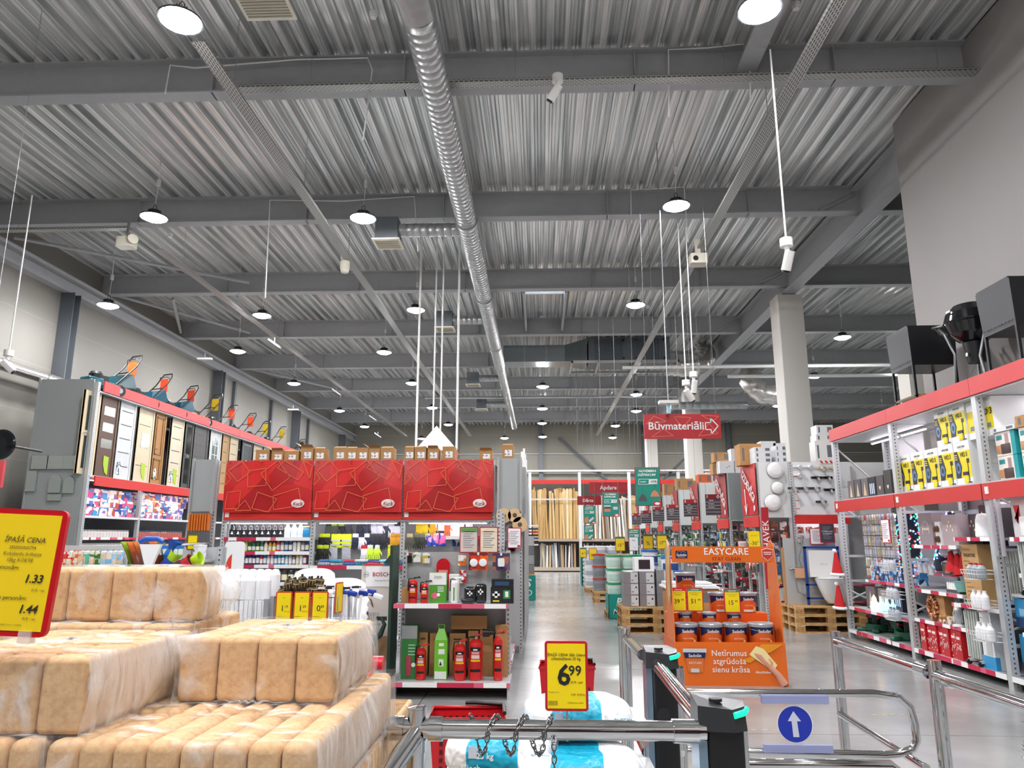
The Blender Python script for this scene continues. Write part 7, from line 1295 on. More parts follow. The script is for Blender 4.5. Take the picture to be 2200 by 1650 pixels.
# ================= MAIN AISLE =================
# timber rack at the end
LY = 36.0
def XL_(px): return P(px, 1150, Y=LY).x
g = T('timber_rack', 'white and red rack of standing timber at the aisle end', 'shelving', (0, 0, 0))
for px in (1139, 1247, 1355, 1463): MB().box(XL_(px)-.07, XL_(px)+.07, LY-.07, LY+.07, 0, 4.75).build('upright', mat('#d8dcdc', .4), g)
for a, b2 in ((1139, 1247), (1247, 1355), (1355, 1463)):
    MB().box(XL_(a)+.07, XL_(b2)-.07, LY-.05, LY+.02, 4.18, 4.37).build('red_band', BAND, g); MB().box(XL_(a)+.07, XL_(b2)-.07, LY-.03, LY+.0, 3.4, 3.47).build('cross_rail', UPR, g); MB().box(XL_(a)+.07, XL_(b2)-.07, LY-.2, LY+.9, 1.42, 1.54).build('middle_shelf', mat('#a89888', .6), g); MB().box(XL_(a), XL_(b2), LY-.25, LY+.9, .05, .2).build('base_shelf', mat('#b8aa98', .6), g)
MB().box(XL_(1135), XL_(1463), LY+.95, LY+1, 0, 4.4).build('back_panel', mat('#4a463e', .7), g)
WC = ['#c8a468', '#d8bc88', '#b8935a', '#d0b078', '#c09a60', '#e0c898']
def boards(n, a, b2, z, h, cols, nm, lab, grp, w_=(.05, .13)):
    for i in range(n):
        hh = h*rnd.uniform(.88, 1.0); ww = rnd.uniform(*w_); x = XL_(a+(b2-a)*(i+.5)/n)
        t = T(nm, f'{lab}, {nth(i)} from the left', 'board', (x, LY+.1+.12*(i % 3), z), 0, grp, rot=(R_(-3), R_(rnd.uniform(-3.5, 3.5)), 0)); MB().box(-ww/2, ww/2, 0, .03, 0, hh).build('timber_board', mat(rnd.choice(cols), .7), t)
boards(40, 1146, 1243, 1.545, 2.5, WC, 'timber_board', 'golden timber board leaning in the upper rack', 'golden timber boards', (.07, .16))
boards(34, 1252, 1352, 1.545, 2.1, ['#e4e2dc', '#d0b88c', '#e8e6e0', '#a8703c', '#c8bca8', '#8a8078', '#d8ccb4'], 'moulding_board', 'pale moulding in the upper middle rack', 'pale mouldings')
boards(12, 1358, 1400, 1.545, 2.1, WC, 'timber_board', 'timber board in the upper rack near the number signs', 'right bay timber boards')
boards(34, 1160, 1236, .2, 1.15, ['#c4c8cc', '#e4e2de', '#8a5a3a', '#d0b88c', '#4a4c52', '#e8e8e8', '#b89a70', '#9aa4ae'], 'profile_strip', 'short profile strip in the lower rack', 'short profile strips', (.04, .1))
boards(24, 1256, 1340, .2, 1.15, ['#d8d8d4', '#c8b898', '#3a3c40', '#a8703c', '#9aa0a4'], 'profile_strip', 'short profile strip in the lower middle rack', 'lower middle profile strips', (.04, .1))
# hanging department signs
SQ2 = [[(-.47, .1), (-.36, .42), (-.2, .2)], [(-.1, .4), (.0, -.1), (.12, .35)], [(.2, -.4), (.35, .1), (.46, -.3)], [(-.4, -.42), (-.25, -.1), (-.12, -.38)], [(.25, .45), (.4, .2), (.48, .4)]]
def dsign(word, x0, x1, y0, y1, yy, lab, arrow=False, col='#b3262e', off=0.):
    p, q = P(x0, y0, Y=yy), P(x1, y1, Y=yy); w_ = q.x-p.x; h = p.z-q.z; t = T('department_sign', lab, 'sign', ((p.x+q.x)/2, yy, p.z)); MB().box(-w_/2, w_/2, 0, .02, -h, 0).build('sign_board', mat(col, .4), t)
    M = Matrix(((1, 0, 0, 0), (0, 0, 1, -.003), (0, 1, 0, -h/2), (0, 0, 0, 1))); mb = MB()
    for s in SQ2: mb.line([(a*w_, b2*h) for a, b2 in s], .01*w_**.5, M, 0, True)
    mb.build('printed_square_outline', mat('#d87058' if arrow else '#8e1c26', .5), t); mb = MB().text(word, h*(.43 if arrow else .5), FX(((-.08*w_ if arrow else off*w_), -.008, -h*.5)), 0, .016)
    if arrow: mb.line([(a*h+w_*.38, b2*h) for a, b2 in ((-.24, .14), (-.02, .14), (-.02, .32), (.26, 0), (-.02, -.32), (-.02, -.14), (-.24, -.14))], .018, Matrix(((1, 0, 0, 0), (0, 0, 1, -.008), (0, 1, 0, -h/2), (0, 0, 0, 1))), 0, True)
    mb.build('lettering', WHITE, t)
    for x in (-w_*.45, w_*.45): MB().cyl((x, .01, 0), (x*.97, .01, 8.5-p.z), .004, n=4).build('wire', WIRE, t)
dsign('Būvmateriāli', 1382, 1550, 890, 942, 12.0, 'large red hanging sign with a white outlined arrow', True)
dsign('Apdare', 1266, 1348, 1036, 1060, 26.0, 'small red hanging sign before the timber rack, upper one'); dsign('Dārzs', 1240, 1292, 1066, 1085, 27.5, 'small dark red hanging sign before the timber rack, lower one', col='#9a1f28', off=-.05)
c = P(1436, 868, Y=11.9); t = T('access_point', 'small white box with a blue glowing bracket above the arrow sign', 'device', c); MB().rbox(-.16, .16, -.1, .1, 0, .05, .04).build('device_body', WPL, t); MB().box(-.03, .03, -.02, .02, -.16, 0).build('bracket', mat('#a8d8e8', .3), t); MB().cyl((0, 0, .05), (0, 0, 8.5-c.z), .011, n=8).build('drop_pole', STEEL, t)
# green november posters
def poster(lab, x0, x1, y0, y1, yy, pic, pct='-50', big=True, wires=True):
    p, q = P(x0, y0, Y=yy), P(x1, y1, Y=yy); w_ = q.x-p.x; h = p.z-q.z; t = T('sale_poster', lab, 'poster', ((p.x+q.x)/2, yy, p.z), R_(-6)); MB().box(-w_/2, w_/2, 0, .015, -h, 0).build('frame', mat('#a8262e', .4), t); MB().box(-w_*.47, w_*.47, -.002, 0, -h*.98, -h*.02).build('poster_sheet', mat('#0b8473', .45), t)
    mb = MB().text('NOVEMBRA', h*.085, FX((0, -.005, -h*.1)), 0, .02, .25).text('DIŽPIRKUMI', h*.085, FX((-.02, -.005, -h*.2)), 0, .02, .25); mb.add([(w_*.04, -.004, -h*.44), (w_*.36, -.004, -h*.44), (w_*.38, -.004, -h*.31), (w_*.06, -.004, -h*.31)], [(0, 1, 2, 3)], 0)
    mb.text(pct+'%', h*.09, FX((w_*.2, -.008, -h*.375)), 1, .01, .2); mb.line([(-w_*.34, -h*.31), (w_*.06, -h*.31), (w_*.04, -h*.44), (-w_*.36, -h*.44)], .008, Matrix(((1, 0, 0, 0), (0, 0, 1, -.004), (0, 1, 0, 0), (0, 0, 0, 1))), 0, True); mb.text('Lampām' if big else 'Krāsām', h*.045, FX((-w_*.18, -.005, -h*.375)), 0, .02, .25); mb.build('lettering', [WHITE, mat('#1a4a44', .5)], t)
    f = MB()
    if pic == 'lamp': f.prism([(-w_*.36, -h*.88), (-w_*.06, -h*.88), (-w_*.05, -h*.82), (-w_*.16, -h*.7), (-w_*.25, -h*.7), (-w_*.37, -h*.82)], -.004, -.002, 'y', 0).box(-w_*.21, -w_*.2, -.004, -.002, -h*.7, -h*.5, 0).prism([(w_*.08, -h*.76), (w_*.44, -h*.76), (w_*.38, -h*.66), (w_*.27, -h*.6), (w_*.24, -h*.6), (w_*.14, -h*.66)], -.004, -.002, 'y', 1)
    elif pic == 'can': f.box(-w_*.38, -w_*.02, -.004, -.002, -h*.8, -h*.6, 1).box(-w_*.4, 0, -.005, -.002, -h*.6, -h*.54, 2).box(-w_*.38, -w_*.02, -.006, -.002, -h*.68, -h*.6, 0).box(w_*.14, w_*.4, -.004, -.002, -h*.72, -h*.6, 2)
    else: f.add([(-w_*.44, -.004, -h*.95), (-w_*.1, -.004, -h*.95), (-w_*.1, -.004, -h*.6), (-w_*.4, -.004, -h*.68)], [(0, 1, 2, 3)], 1).add([(-w_*.08, -.005, -h*.82), (w_*.3, -.005, -h*.62), (w_*.36, -.005, -h*.72), (w_*0, -.005, -h*.94)], [(0, 1, 2, 3)], 2)
    f.build('printed_picture', [mat('#4a4c4e', .5), mat('#c8805a', .5), mat('#c0c4c8', .4)], t); e = MB().box(w_*.2, w_*.5, -.004, 0, -h, -h*.88, 0).poly(circ(w_*.1, 16, (w_*.34, -h*.94), .5), FX((0, -.006, 0)), 1); e.build('logo_corner', [mat('#b8262e', .4), WHITE], t)
    if wires:
        for x in (-w_*.45, w_*.45): MB().cyl((x, 0, 0), (x, 0, 8.5-p.z), .004, n=4).build('wire', WIRE, t)
    else: MB().box(-.01, .01, .015, .03, -p.z+.02, -h*.5).build('stand_pole', STEEL, t)
poster('largest green hanging sale poster with two lamps', 1363, 1421, 1004, 1087, 14.2, 'lamp'); poster('middle green hanging sale poster with a paint can', 1293, 1331, 1057, 1110, 18.5, 'can', '-35', False); poster('green hanging sale poster with wood planks, upper of two', 1253, 1280, 1086, 1125, 24, 'plank', '-30', False); poster('green hanging sale poster with wood planks, lower of two', 1254, 1277, 1128, 1160, 28, 'plank', '-30', False); poster('green standing poster behind the price cards', 1349, 1376, 1136, 1176, 18.2, 'plank', '-20', False, False)
# buckets
def bucket(body, lid, lab_c, r=.145, h=.275, lidh=.03):
    t = T('paint_bucket', '', 'bucket'); MB().lathe([(r*.88, 0), (r*.9, .005), (r*.97, h-lidh)], 22).build('bucket_body', mat(body, .3), t); MB().lathe([(r*1.0, h-lidh-.012), (r*1.03, h-lidh-.01), (r*1.03, h-.004), (r*.98, h), (r*.9, h-.008), (0, h-.008)], 22).build('lid', mat(lid, .35), t)
    MB().grid(lambda u, v: ((r*.945+.004)*math.sin((u-.5)*2.2), -(r*.945+.004)*math.cos((u-.5)*2.2), h*(.2+.4*v)), 10, 1).build('label', mat(lab_c, .4), t); return t
bs = bucket('#dfeae4', '#2a9a68', '#b8d8c8'); n = 0; lv = ['lowest', 'second', 'third', 'top']
pl_ = dup(pl0, loc=(1.95, 15.75, 0), label='wooden pallet under the green lidded buckets')
for r_ in range(4):
    for k in range(8):
        x, y = 1.52+(k % 4)*.31, 15.5+(k//4)*.32
        o = bs if n == 0 else dup(bs); o.location = (x, y, .146+r_*.277); tag(o, f'white bucket with a green lid, {lv[r_]} layer, {nth(k % 4)} along the {"front" if k < 4 else "back"} row', 'bucket', 'green lidded buckets'); n += 1
bw = bucket('#e6ebf0', '#3a6ab8', '#28508e', .16, .3)
for i, (px, py, yy) in enumerate(((1397, 1215, 14.6), (1397, 1244, 14.6), (1450, 1262, 13.6), (1440, 1232, 13.6))):
    o = bw if i == 0 else dup(bw); c = P(px, py, Y=yy); o.location = (c.x, yy, c.z); tag(o, f'white bucket with a blue lid, {["upper beside the green lids", "lower beside the green lids", "lower behind the orange stand", "upper behind the orange stand"][i]}', 'bucket', 'blue lidded buckets')
t = T('box_plinth', 'grey carton block carrying the blue lidded buckets', 'box', (2.45, 14.7, 0)); MB().box(-.22, .25, -.2, .2, 0, P(1397, 1244, Y=14.6).z-.003).build('carton_body', mat('#c8cacc', .5), t)
t = T('white_bench_top', 'white plastic boards lying on brown cartons behind the orange stand', 'board stack', (P(1490, 1260, Y=12).x, 12, 0)); z0 = P(1490, 1256, Y=12).z; MB().box(-.45, .4, -.05, .6, z0-.06, z0-.03).box(-.42, .36, -.0, .55, z0-.025, z0+.0).box(-.42, .3, .02, .5, z0+.005, z0+.03).build('white_board', WPP, t)
for i in range(3): whitebox(f'brown carton under the white boards, {nth(i)} from the bottom', P(1490, 1260, Y=12).x, 12, i*(z0-.07)/3, .8, .55, (z0-.075)/3, m=CARD, dots=False)
# grey appliance boxes on three pallets
for k in range(3): dup(pl0, loc=(1.99, 13.42, .146*k), label=f'wooden pallet under the grey boxes, {["lowest", "middle", "top"][k]} of three')
SG2 = mat('#8f9296', .3, .35)
for st, (x, y, n_, w_, h) in enumerate(((1.58, 13.1, 3, .24, .19), (1.85, 13.12, 3, .26, .19), (2.17, 13.15, 3, .3, .2), (1.6, 13.5, 3, .24, .19), (1.9, 13.5, 3, .28, .19), (2.22, 13.5, 3, .28, .2))):
    for k in range(n_):
        t = T('grey_box', f'silver grey carton, {["lowest", "middle", "top"][k]} in the {nth(st)} stack on the pallets', 'box', (x, y, .44+k*(h+.002)), 0, 'silver grey cartons'); MB().box(-w_/2, w_/2, 0, .34, 0, h).build('carton_body', SG2, t); MB().box(-w_*.05, w_*.47, -.003, 0, .01, h-.01).build('label', mat('#c8cacc', .4), t); MB().prism([(w_*.25, h*.6), (w_*.4, h*.6), (w_*.325, h*.8)], -.005, -.003, 'y').box(w_*.0, w_*.15, -.005, -.003, h*.25, h*.3).build('printed_mark', BLACK, t)
t = T('oven_box', 'white carton with a black square picture on top of the grey stacks', 'box', (P(1383, 1225, Y=13.3).x, 13.2, .44+.58)); MB().box(-.17, .17, 0, .3, 0, .24).build('carton_body', WPP, t); MB().box(-.1, .1, -.003, 0, .04, .2).build('printed_picture', mat('#2a2226', .4), t)
# teal printed wraps
def wrap(lab, x0, x1, y0, z1, d, l1, l2, s1, s2):
    t = T('teal_wrap', lab, 'pallet wrap', ((x0+x1)/2, y0, .01)); w_ = x1-x0; MB().box(-w_/2, w_/2, 0, .01, 0, z1).box(-w_/2, -w_/2+.01, .0, d, 0, z1).build('printed_wrap', mat('#0b8a7e', .4), t)
    mb = MB().text(l1, s1, FX((w_*.02, -.004, z1*.68)), 0, .03, .2).text(l2, s2, FX((w_*.04, -.004, z1*.28)), 0, .002, .2); mb.build('lettering', [WHITE], t); return t
wrap('teal printed wrap at the foot of the green lidded buckets', 1.37, 2.05, 15.28, .47, .7, 'PIRK', 'MĒNESIS', .2, .15); wrap('teal printed wrap on the far pallet stack', 1.42, 2.2, 25.8, 1.2, 1., 'DIŽ', 'NOVEMBRA', .34, .15); wrap('teal printed wrap at the foot of the tool boxes, other side of the aisle', -.95, -.12, 19.6, .62, 1., 'UMS', 'ĪŠA D', .27, .22)
# farther pallets along the aisle
dup(pl0, loc=(1.95, 19.3, 0), label='wooden pallet under the grey buckets farther on'); dup(pl0, loc=(1.95, 19.3, .146), label='upper wooden pallet under the grey buckets farther on')
bg = bucket('#8f9498', '#c83a2a', '#7a8084', .15, .3); k = 0
for r_ in range(3):
    for i in range(6):
        o = bg if k == 0 else dup(bg); o.location = (1.5+(i % 3)*.33, 19.1+(i//3)*.34, .292+r_*.302); tag(o, f'grey bucket, {lv[r_]} layer, {nth(i)} place on the farther pallet', 'bucket', 'grey buckets'); k += 1
bt = bucket('#e2e4e6', '#e8e8ea', '#a8b0b8', .15, .3); k = 0
dup(pl0, loc=(1.95, 22.8, 0), label='wooden pallet under the white buckets'); 
for r_ in range(4):
    for i in range(6):
        o = bt if k == 0 else dup(bt); o.location = (1.5+(i % 3)*.33, 22.6+(i//3)*.34, .146+r_*.302); tag(o, f'white bucket, {lv[r_]} layer, {nth(i)} place on the far pallet', 'bucket', 'white buckets'); k += 1
for i in range(8): t = T('sack', f'grey and beige sack stacked before the teal wrap, {nth(i)} from the bottom', 'sack', (1.75, 25.2, .01+i*.13), 0, 'stacked sacks'); MB().pillow(-.3, .3, -.4, .4, 0, .128, .05).build('sack_body', mat(['#c8bcb0', '#b0a8a4'][i % 2], .7), t)
for i in range(9): t = T('tile_stack', f'layer of pale boxes on the farthest pallet, {nth(i)} from the bottom', 'box', (1.9, 26.6, .01+i*.14), 0, 'farthest pale boxes'); MB().box(-.4, .4, -.4, .4, 0, .136).build('carton_body', mat(['#c8c8c6', '#b4b2ae'][i % 2], .6), t)
for px, py, yy, a, b2, nm, hd in ((1333, 1170, 15.4, '15', '99', 'reading fifteen ninety-nine over the green lids', '#1c7a5a'), (1393, 1166, 14.6, '%', '', 'with a percent mark', '#1c7a5a'), (1423, 1166, 14.4, '17', '99', 'half hidden by the orange stand', '#1c7a5a'), (1274, 1189, 19.1, '28', '99', 'over the grey buckets', None), (1253, 1184, 22.5, '4', '29', 'over the white buckets', '#1c7a5a'), (1264, 1179, 25, '%', '', 'far along the aisle', '#1c7a5a')):
    c = P(px, py+14, Y=yy-.02); price_card('price_card', f'yellow price card {nm}', c, .2, .29, '#8a4a2a', [(a, .3, -.08, .4, '#20201c', .006, 0), (b2, .14, .26, .48, '#20201c', 0, 0)] if b2 else [(a, .36, 0, .38, '#20201c', .004, 0)], body='#e8c814', head=hd, foot=.05)
c = P(1362, 1184, Y=15.4); price_card('price_card', 'white price card between the yellow ones over the buckets', c, .2, .29, '#3a5a54', [('Akcija', .1, 0, .74, '#2a5a8a', .004, 0), ('Krāsa', .07, .1, .25, '#20201c', 0, 0)], body='#e8eaec', foot=.05)
# left side of the aisle beyond the banner gondola
for i, y0 in enumerate((14.8, 17.6, 20.6, 24.0, 27.5)):
    g = T('aisle_gondola', f'left aisle gondola end with mixed goods, {nth(i)} going down', 'shelving', (0, 0, 0)); x1 = -.42; MB().box(-6, x1, y0, y0+1.0, 2.2, 2.9).build('header_panel', END, g); MB().box(-6, x1, y0+.45, y0+.55, .1, 2.2).build('peg_board', mat('#b4b7b8', .5), g); upright(x1, y0+.03, 0, 3.05+.1*i, g, .06); upright(x1, y0+.97, 0, 3.05+.1*i, g, .06); MB().box(-6, x1, y0, y0+1, 0, .12).build('plinth', DARK, g)
    for r_ in range(5 if i < 2 else 0):
        for c_ in range(3): pack(f'pack on the left aisle end, {nth(c_)} in row {nth(r_)}, {nth(i)} gondola', (x1+.05, y0+.2+c_*.3, 2.05-r_*.3), .2, .22, PAL[(i+2) % 5][(r_+c_) % 8] if r_ != 2 or i else ['#c8d820', '#a8b820', '#e0e84a'], R_(90), .06, 10., f'left aisle end packs {i+1}', nm='aisle_end_pack')
for i in range(5): t = T('white_profile', f'long white profile standing at the left aisle side, {nth(i)} going in', 'profile', (-.28-.05*(i % 2), 13.3+.5*i, 1.3), 0, 'long white profiles'); MB().box(-.02, .02, -.04, .04, 0, 1.9).build('profile_bar', WHITE, t)
for i in range(4):
    t = T('tool_box', f'grey plastic tool case, {lv[i]} in the stack by the teal wrap', 'tool case', (-.42, 20.2, .65+i*.25), 0, 'grey tool cases'); MB().rbox(-.26, .26, -.2, .2, 0, .24, .04).build('case_body', mat(['#7a8084', '#9aa0a4', '#6a7074', '#b0b4b6'][i], .4), t); MB().box(-.06, .06, -.22, -.2, .1, .16).build('latch', mat('#3a6a9a', .4), t)
t = T('box_plinth', 'carton block behind the teal wrap by the tool cases', 'box', (-.5, 20.2, 0)); MB().box(-.4, .36, -.55, .35, 0, .645).build('carton_body', CARD, t)
for i in range(7): t = T('profile_sample', f'horizontal sample bar on the rack end board, {nth(i)} from top', 'sample', (-.3, 24.0-.1, 1.95-.1*i), 0, 'horizontal sample bars'); MB().box(-.3, .25, -.04, 0, 0, .05).build('sample_bar', mat(['#e8e8e8', '#24304a', '#a83a3a', '#24262a', '#2a4a80', '#1c1c1e', '#e8e8e8'][i], .4), t)
# far left and right background shelving seen over the goods
g = T('far_rack', 'tall rack wall far behind on the right side', 'shelving', (0, 0, 0))
for x in (7.2, 9.6, 12, 14.4): MB().box(x-.06, x+.06, 36, 36.1, 0, 4.4).build('upright', UPR, g)
for x in (7.2, 9.6, 12): MB().box(x, x+2.4, 35.95, 36, 4.1, 4.3).build('red_band', BAND, g)
MB().box(7.2, 14.4, 36.8, 36.9, 0, 4.2).build('back_panel', mat('#8a867c', .6), g)
# ================= ORANGE PAINT STAND =================
SY = 8.62; SX = P(1572, 1472, Z=0).x; OR = mat('#df6a1c', .35); ORD = mat('#d85c18', .4); NAVY = mat('#1c2350', .35); SIL = mat('#b4b8bc', .3, .5)
g = T('paint_display_stand', 'orange cardboard paint stand with a printed front panel', 'display stand', (SX, SY, 0)); W = .61
MB().add([(-W, -.02, 0), (W, -.02, 0), (W-.0, .0, .455), (-W-.0, .0, .455), (-W, .0, 0), (W, .0, 0), (W, .02, .455), (-W, .02, .455)], [(0, 1, 2, 3), (5, 4, 7, 6), (3, 2, 6, 7), (0, 4, 5, 1), (0, 3, 7, 4), (1, 5, 6, 2)]).build('front_panel', OR, g)
MB().box(-W, -W+.012, .02, .78, 0, .45).box(W-.012, W, .02, .78, 0, .45).box(-W, W, .77, .78, 0, .45).build('tray_side', ORD, g)
for sx in (-1, 1):
    MB().prism([(.22, .0), (.62, 0), (.62, .45), (.50, 1.2), (.42, 1.5), (.3, 1.57), (.2, 1.52), (.16, 1.3), (.14, .45)], sx*W-.012 if sx > 0 else -W-.0, sx*W if sx > 0 else -W+.012, 'x').build('side_panel', mat('#e07a3c', .4), g) if 0 else MB().prism([(.02, .4), (.5, .4), (.46, .9), (.42, 1.3), (.36, 1.5), (.26, 1.57), (.16, 1.52), (.1, 1.3), (.06, .9)], sx*W*.99-.006, sx*W*.99+.006, 'x').build('side_panel', mat('#e07838', .4), g)
MB().prism([(-.05, .95), (.0, .85), (.05, .95), (.07, 1.3), (.05, 1.5), (.0, 1.58), (-.05, 1.5), (-.07, 1.3)], -W-.03, -W-.012, 'x', 0, Matrix.Translation((0, .12, 0))).build('printed_brush', mat('#c8a878', .6, noise=.2), g)
hd = MB().box(-W+.02, W-.04, .06, .075, 1.32, 1.5).build('header_panel', OR, g)
mb = MB().text('EASYCARE', .105, FX((.03, .055, 1.44)), 0, .012, 0, 1.05).text('STAY CLEAN', .055, FX((.03, .055, 1.36)), 1, .006, 0, 1.05); mb.build('lettering', [WHITE, mat('#8f1418', .4)], hd)
def logo(par, x, y, z, k):
    MB().rbox(x-.068*k, x+.068*k, y-.002, y, z-.042*k, z+.042*k, .01*k, ax='y').build('logo_panel', NAVY, par); mb = MB().text('Sadolin', .04*k, FX((x, y-.004, z-.006*k)), 0, .01).text('World of Colour', .012*k, FX((x, y-.004, z-.03*k)), 0)
    for j, m in ((0, 1), (1, 2)): mb.line([(x-.05*k+.05*k*q/6+.045*k*j, z+(.022+.012*math.sin(PI*q/6))*k) for q in range(7)], .006*k, Matrix(((1, 0, 0, 0), (0, 0, 1, y-.004), (0, 1, 0, 0), (0, 0, 0, 1))), m)
    mb.build('lettering', [WHITE, mat('#e0622a', .4), mat('#6ab0e0', .4)], par)
logo(hd, -W+.13, .058, 1.41, 1.); mb = MB().prism([(.44, 1.46), (.5, 1.475), (.56, 1.46), (.555, 1.39), (.5, 1.345), (.445, 1.39)], .052, .056, 'y', 1).prism([(.435, 1.465), (.5, 1.482), (.565, 1.465), (.56, 1.388), (.5, 1.336), (.44, 1.388)], .056, .059, 'y', 0); mb.box(.455, .545, .05, .052, 1.43, 1.438, 0).box(.46, .54, .05, .052, 1.41, 1.418, 0).build('shield_badge', [WHITE, mat('#c8382a', .4)], hd)
fp = [o for o in g.children if o.name.startswith('front_panel')][0]
mb = MB()
for i, s in enumerate(('Netīrumus', 'atgrūdoša', 'sienu krāsa')): mb.text(s, .088, FX((-.02+.01*(i == 2), -.026+.004*(2-i), .34-i*.085)), 0, .004, 0, 1.02)
mb.text('AkzoNobel', .036, FX((.34, -.024, .145)), 0, .01); mb.build('lettering', WHITE, fp)
f = MB().prism([(-.48, .14), (-.32, .14), (-.29, .35), (-.51, .35)], -.022, -.018, 'y', 0).prism([(-.51, .29), (-.29, .29), (-.28, .35), (-.52, .35)], -.025, -.021, 'y', 1).prism([(-.53, .35), (-.27, .35), (-.27, .39), (-.53, .39)], -.026, -.02, 'y', 2).box(-.45, -.36, -.026, -.02, .14, .18, 2); f.text('Sadolin', .05, FX((-.4, -.03, .315)), 3, .012).text('EASYCARE', .03, FX((-.4, -.03, .24)), 3, 0)
f.build('printed_bucket', [mat('#d8702c', .4), NAVY, mat('#c8ccd0', .3), WHITE], fp)
f = MB().prism([(.2, .33), (.28, .42), (.36, .39), (.5, .22), (.46, .17), (.4, .19)], -.026, -.02, 'y', 0); f.tube([(.56, -.022, .02), (.5, -.024, .12), (.42, -.024, .2)], [.05, .036, .03], 8, 1)
for k in range(4): f.tube([(.43-.012*k, -.026, .2+.002*k), (.36-.02*k, -.03, .27+.01*k), (.32-.02*k, -.03, .33+.005*k)], [.011, .01, .006], 6, 1)
f.tube([(.43, -.026, .2), (.44, -.03, .25), (.41, -.03, .29)], [.012, .01, .006], 6, 1); f.prism([(.1, .27), (.2, .3), (.34, .44), (.58, .44), (.45, .36), (.3, .3), (.2, .24)], -.0195, -.018, 'y', 2).build('printed_hand_with_cloth', [mat('#efe0a0', .5), mat('#d89a84', .5), mat('#e8941c', .4)], fp)
# inner steps
for z0, z1, y0, y1 in ((.30, .40, .03, .3), (.4, .6, .3, .52), (.4, .72, .52, .76)): MB().box(-W+.02, W-.02, y0, y1, z0, z1-.001).build('inner_step', ORD, g)
MB().box(-W+.02, W-.02, .03, .76, .02, .3).build('inner_block', ORD, g)
def paint_can(r, h, bail=False):
    t = T('paint_can', '', 'paint can'); MB().lathe([(r*.86, 0), (r*.88, .004), (r*.96, h*.86)], 26).build('can_body', mat('#dc6420', .32), t); MB().lathe([(r, h*.84), (r*1.03, h*.85), (r*1.03, h*.97), (r*.98, h), (r*.92, h*.97), (0, h*.97)], 26).build('lid', SIL, t)
    lb = MB(); R2 = lambda v: r*(.87+.1*v)+.0015; lb.grid(lambda u, v: (R2(.55+.42*v)*math.sin((u-.5)*2.4), -R2(.55+.42*v)*math.cos((u-.5)*2.4), h*(.84-(1-v)*(.3-.12*math.cos((u-.5)*5)))), 14, 2, 0)
    lb.grid(lambda u, v: ((R2(.15)+.002)*math.sin((u-.5)*1.), -(R2(.15)+.002)*math.cos((u-.5)*1.), h*(.04+.12*v)), 6, 1, 1); lb.grid(lambda u, v: ((R2(.3)+.002)*math.sin(.5+.35*u), -(R2(.3)+.002)*math.cos(.5+.35*u), h*(.06+.3*v*(1-.4*u))), 4, 2, 2); lb.text('Sadolin', h*.19, FX((0, -r*.97-.006, h*.68)), 3, .012).text('EASYCARE', h*.09, FX((0, -r*.93-.006, h*.36)), 4)
    lb.build('label', [NAVY, mat('#d4d8dc', .3), mat('#e8c080', .5), WHITE, mat('#f4c8a8', .5)], t)
    if bail: MB().tube([(r*1.03*math.cos(R_(a)), -r*1.03*math.sin(R_(a))*.98, h*(.8-.12*math.sin(R_(a)))) for a in range(0, 181, 15)], .004, 5).build('bail_handle', STEEL, t)
    return t
big = paint_can(.135, .245)
for i, px in enumerate((1474, 1527, 1580)):
    o = big if i == 0 else dup(big); o.location = (P(px, 1370, Y=SY+.17).x, SY+.165, .4); tag(o, f'large orange paint can, {nth(i)} in the front row of the orange stand', 'paint can', 'large paint cans in front')
o = paint_can(.142, .25, True); o.location = (P(1635, 1370, Y=SY+.17).x, SY+.165, .4); tag(o, 'large orange paint can with a wire handle at the end of the front row', 'paint can')
sm = paint_can(.088, .14)
for i, px in enumerate((1471, 1523, 1576)):
    o = sm if i == 0 else dup(sm); o.location = (P(px, 1330, Y=SY+.4).x, SY+.40, .602); tag(o, f'small orange paint can, {nth(i)} in the second row of the stand', 'paint can', 'small paint cans')
md = paint_can(.125, .23)
for i, (px, z) in enumerate(((1477, .722), (1545, .722), (1603, .722), (1475, .955), (1575, .722))):
    if i == 4: continue
    o = md if i == 0 else dup(md); o.location = (P(px, 1310, Y=SY+.65).x, SY+.64, z); tag(o, f'medium orange paint can on the back step, {["left lower", "middle", "right", "left upper"][i]} one', 'paint can', 'back step paint cans')
def pc(px, py, a, hd, lab, top='99'):
    c = P(px, py, Y=SY+.28); price_card('price_card', lab, (c.x, SY+.285, c.z), .19, .27, '#c8202a', [(a, .26, -.1, .42, '#20201c', .006, 0), (top, .13, .24, .48, '#20201c', .003, 0), ('Dispersijas krāsa sienām', .05, 0, .78, '#4a4a20', 0, 0), ('EASYCARE 5L', .05, 0, .7, '#4a4a20', 0, 0), ('DIŽPIRKUMI', .06, 0, .91, '#e8f4f0', .01, .2)], head=hd, foot=.0, rot=(0, 0, R_(2)))
pc(1459, 1314, '39', '#c8202a', 'yellow price card reading thirty-nine, half hidden on the orange stand'); pc(1495, 1314, '51', '#1c8a6e', 'yellow price card reading fifty-one ninety-nine on the orange stand'); pc(1575, 1317, '15', '#1c8a6e', 'yellow price card reading fifteen ninety-nine on the orange stand')
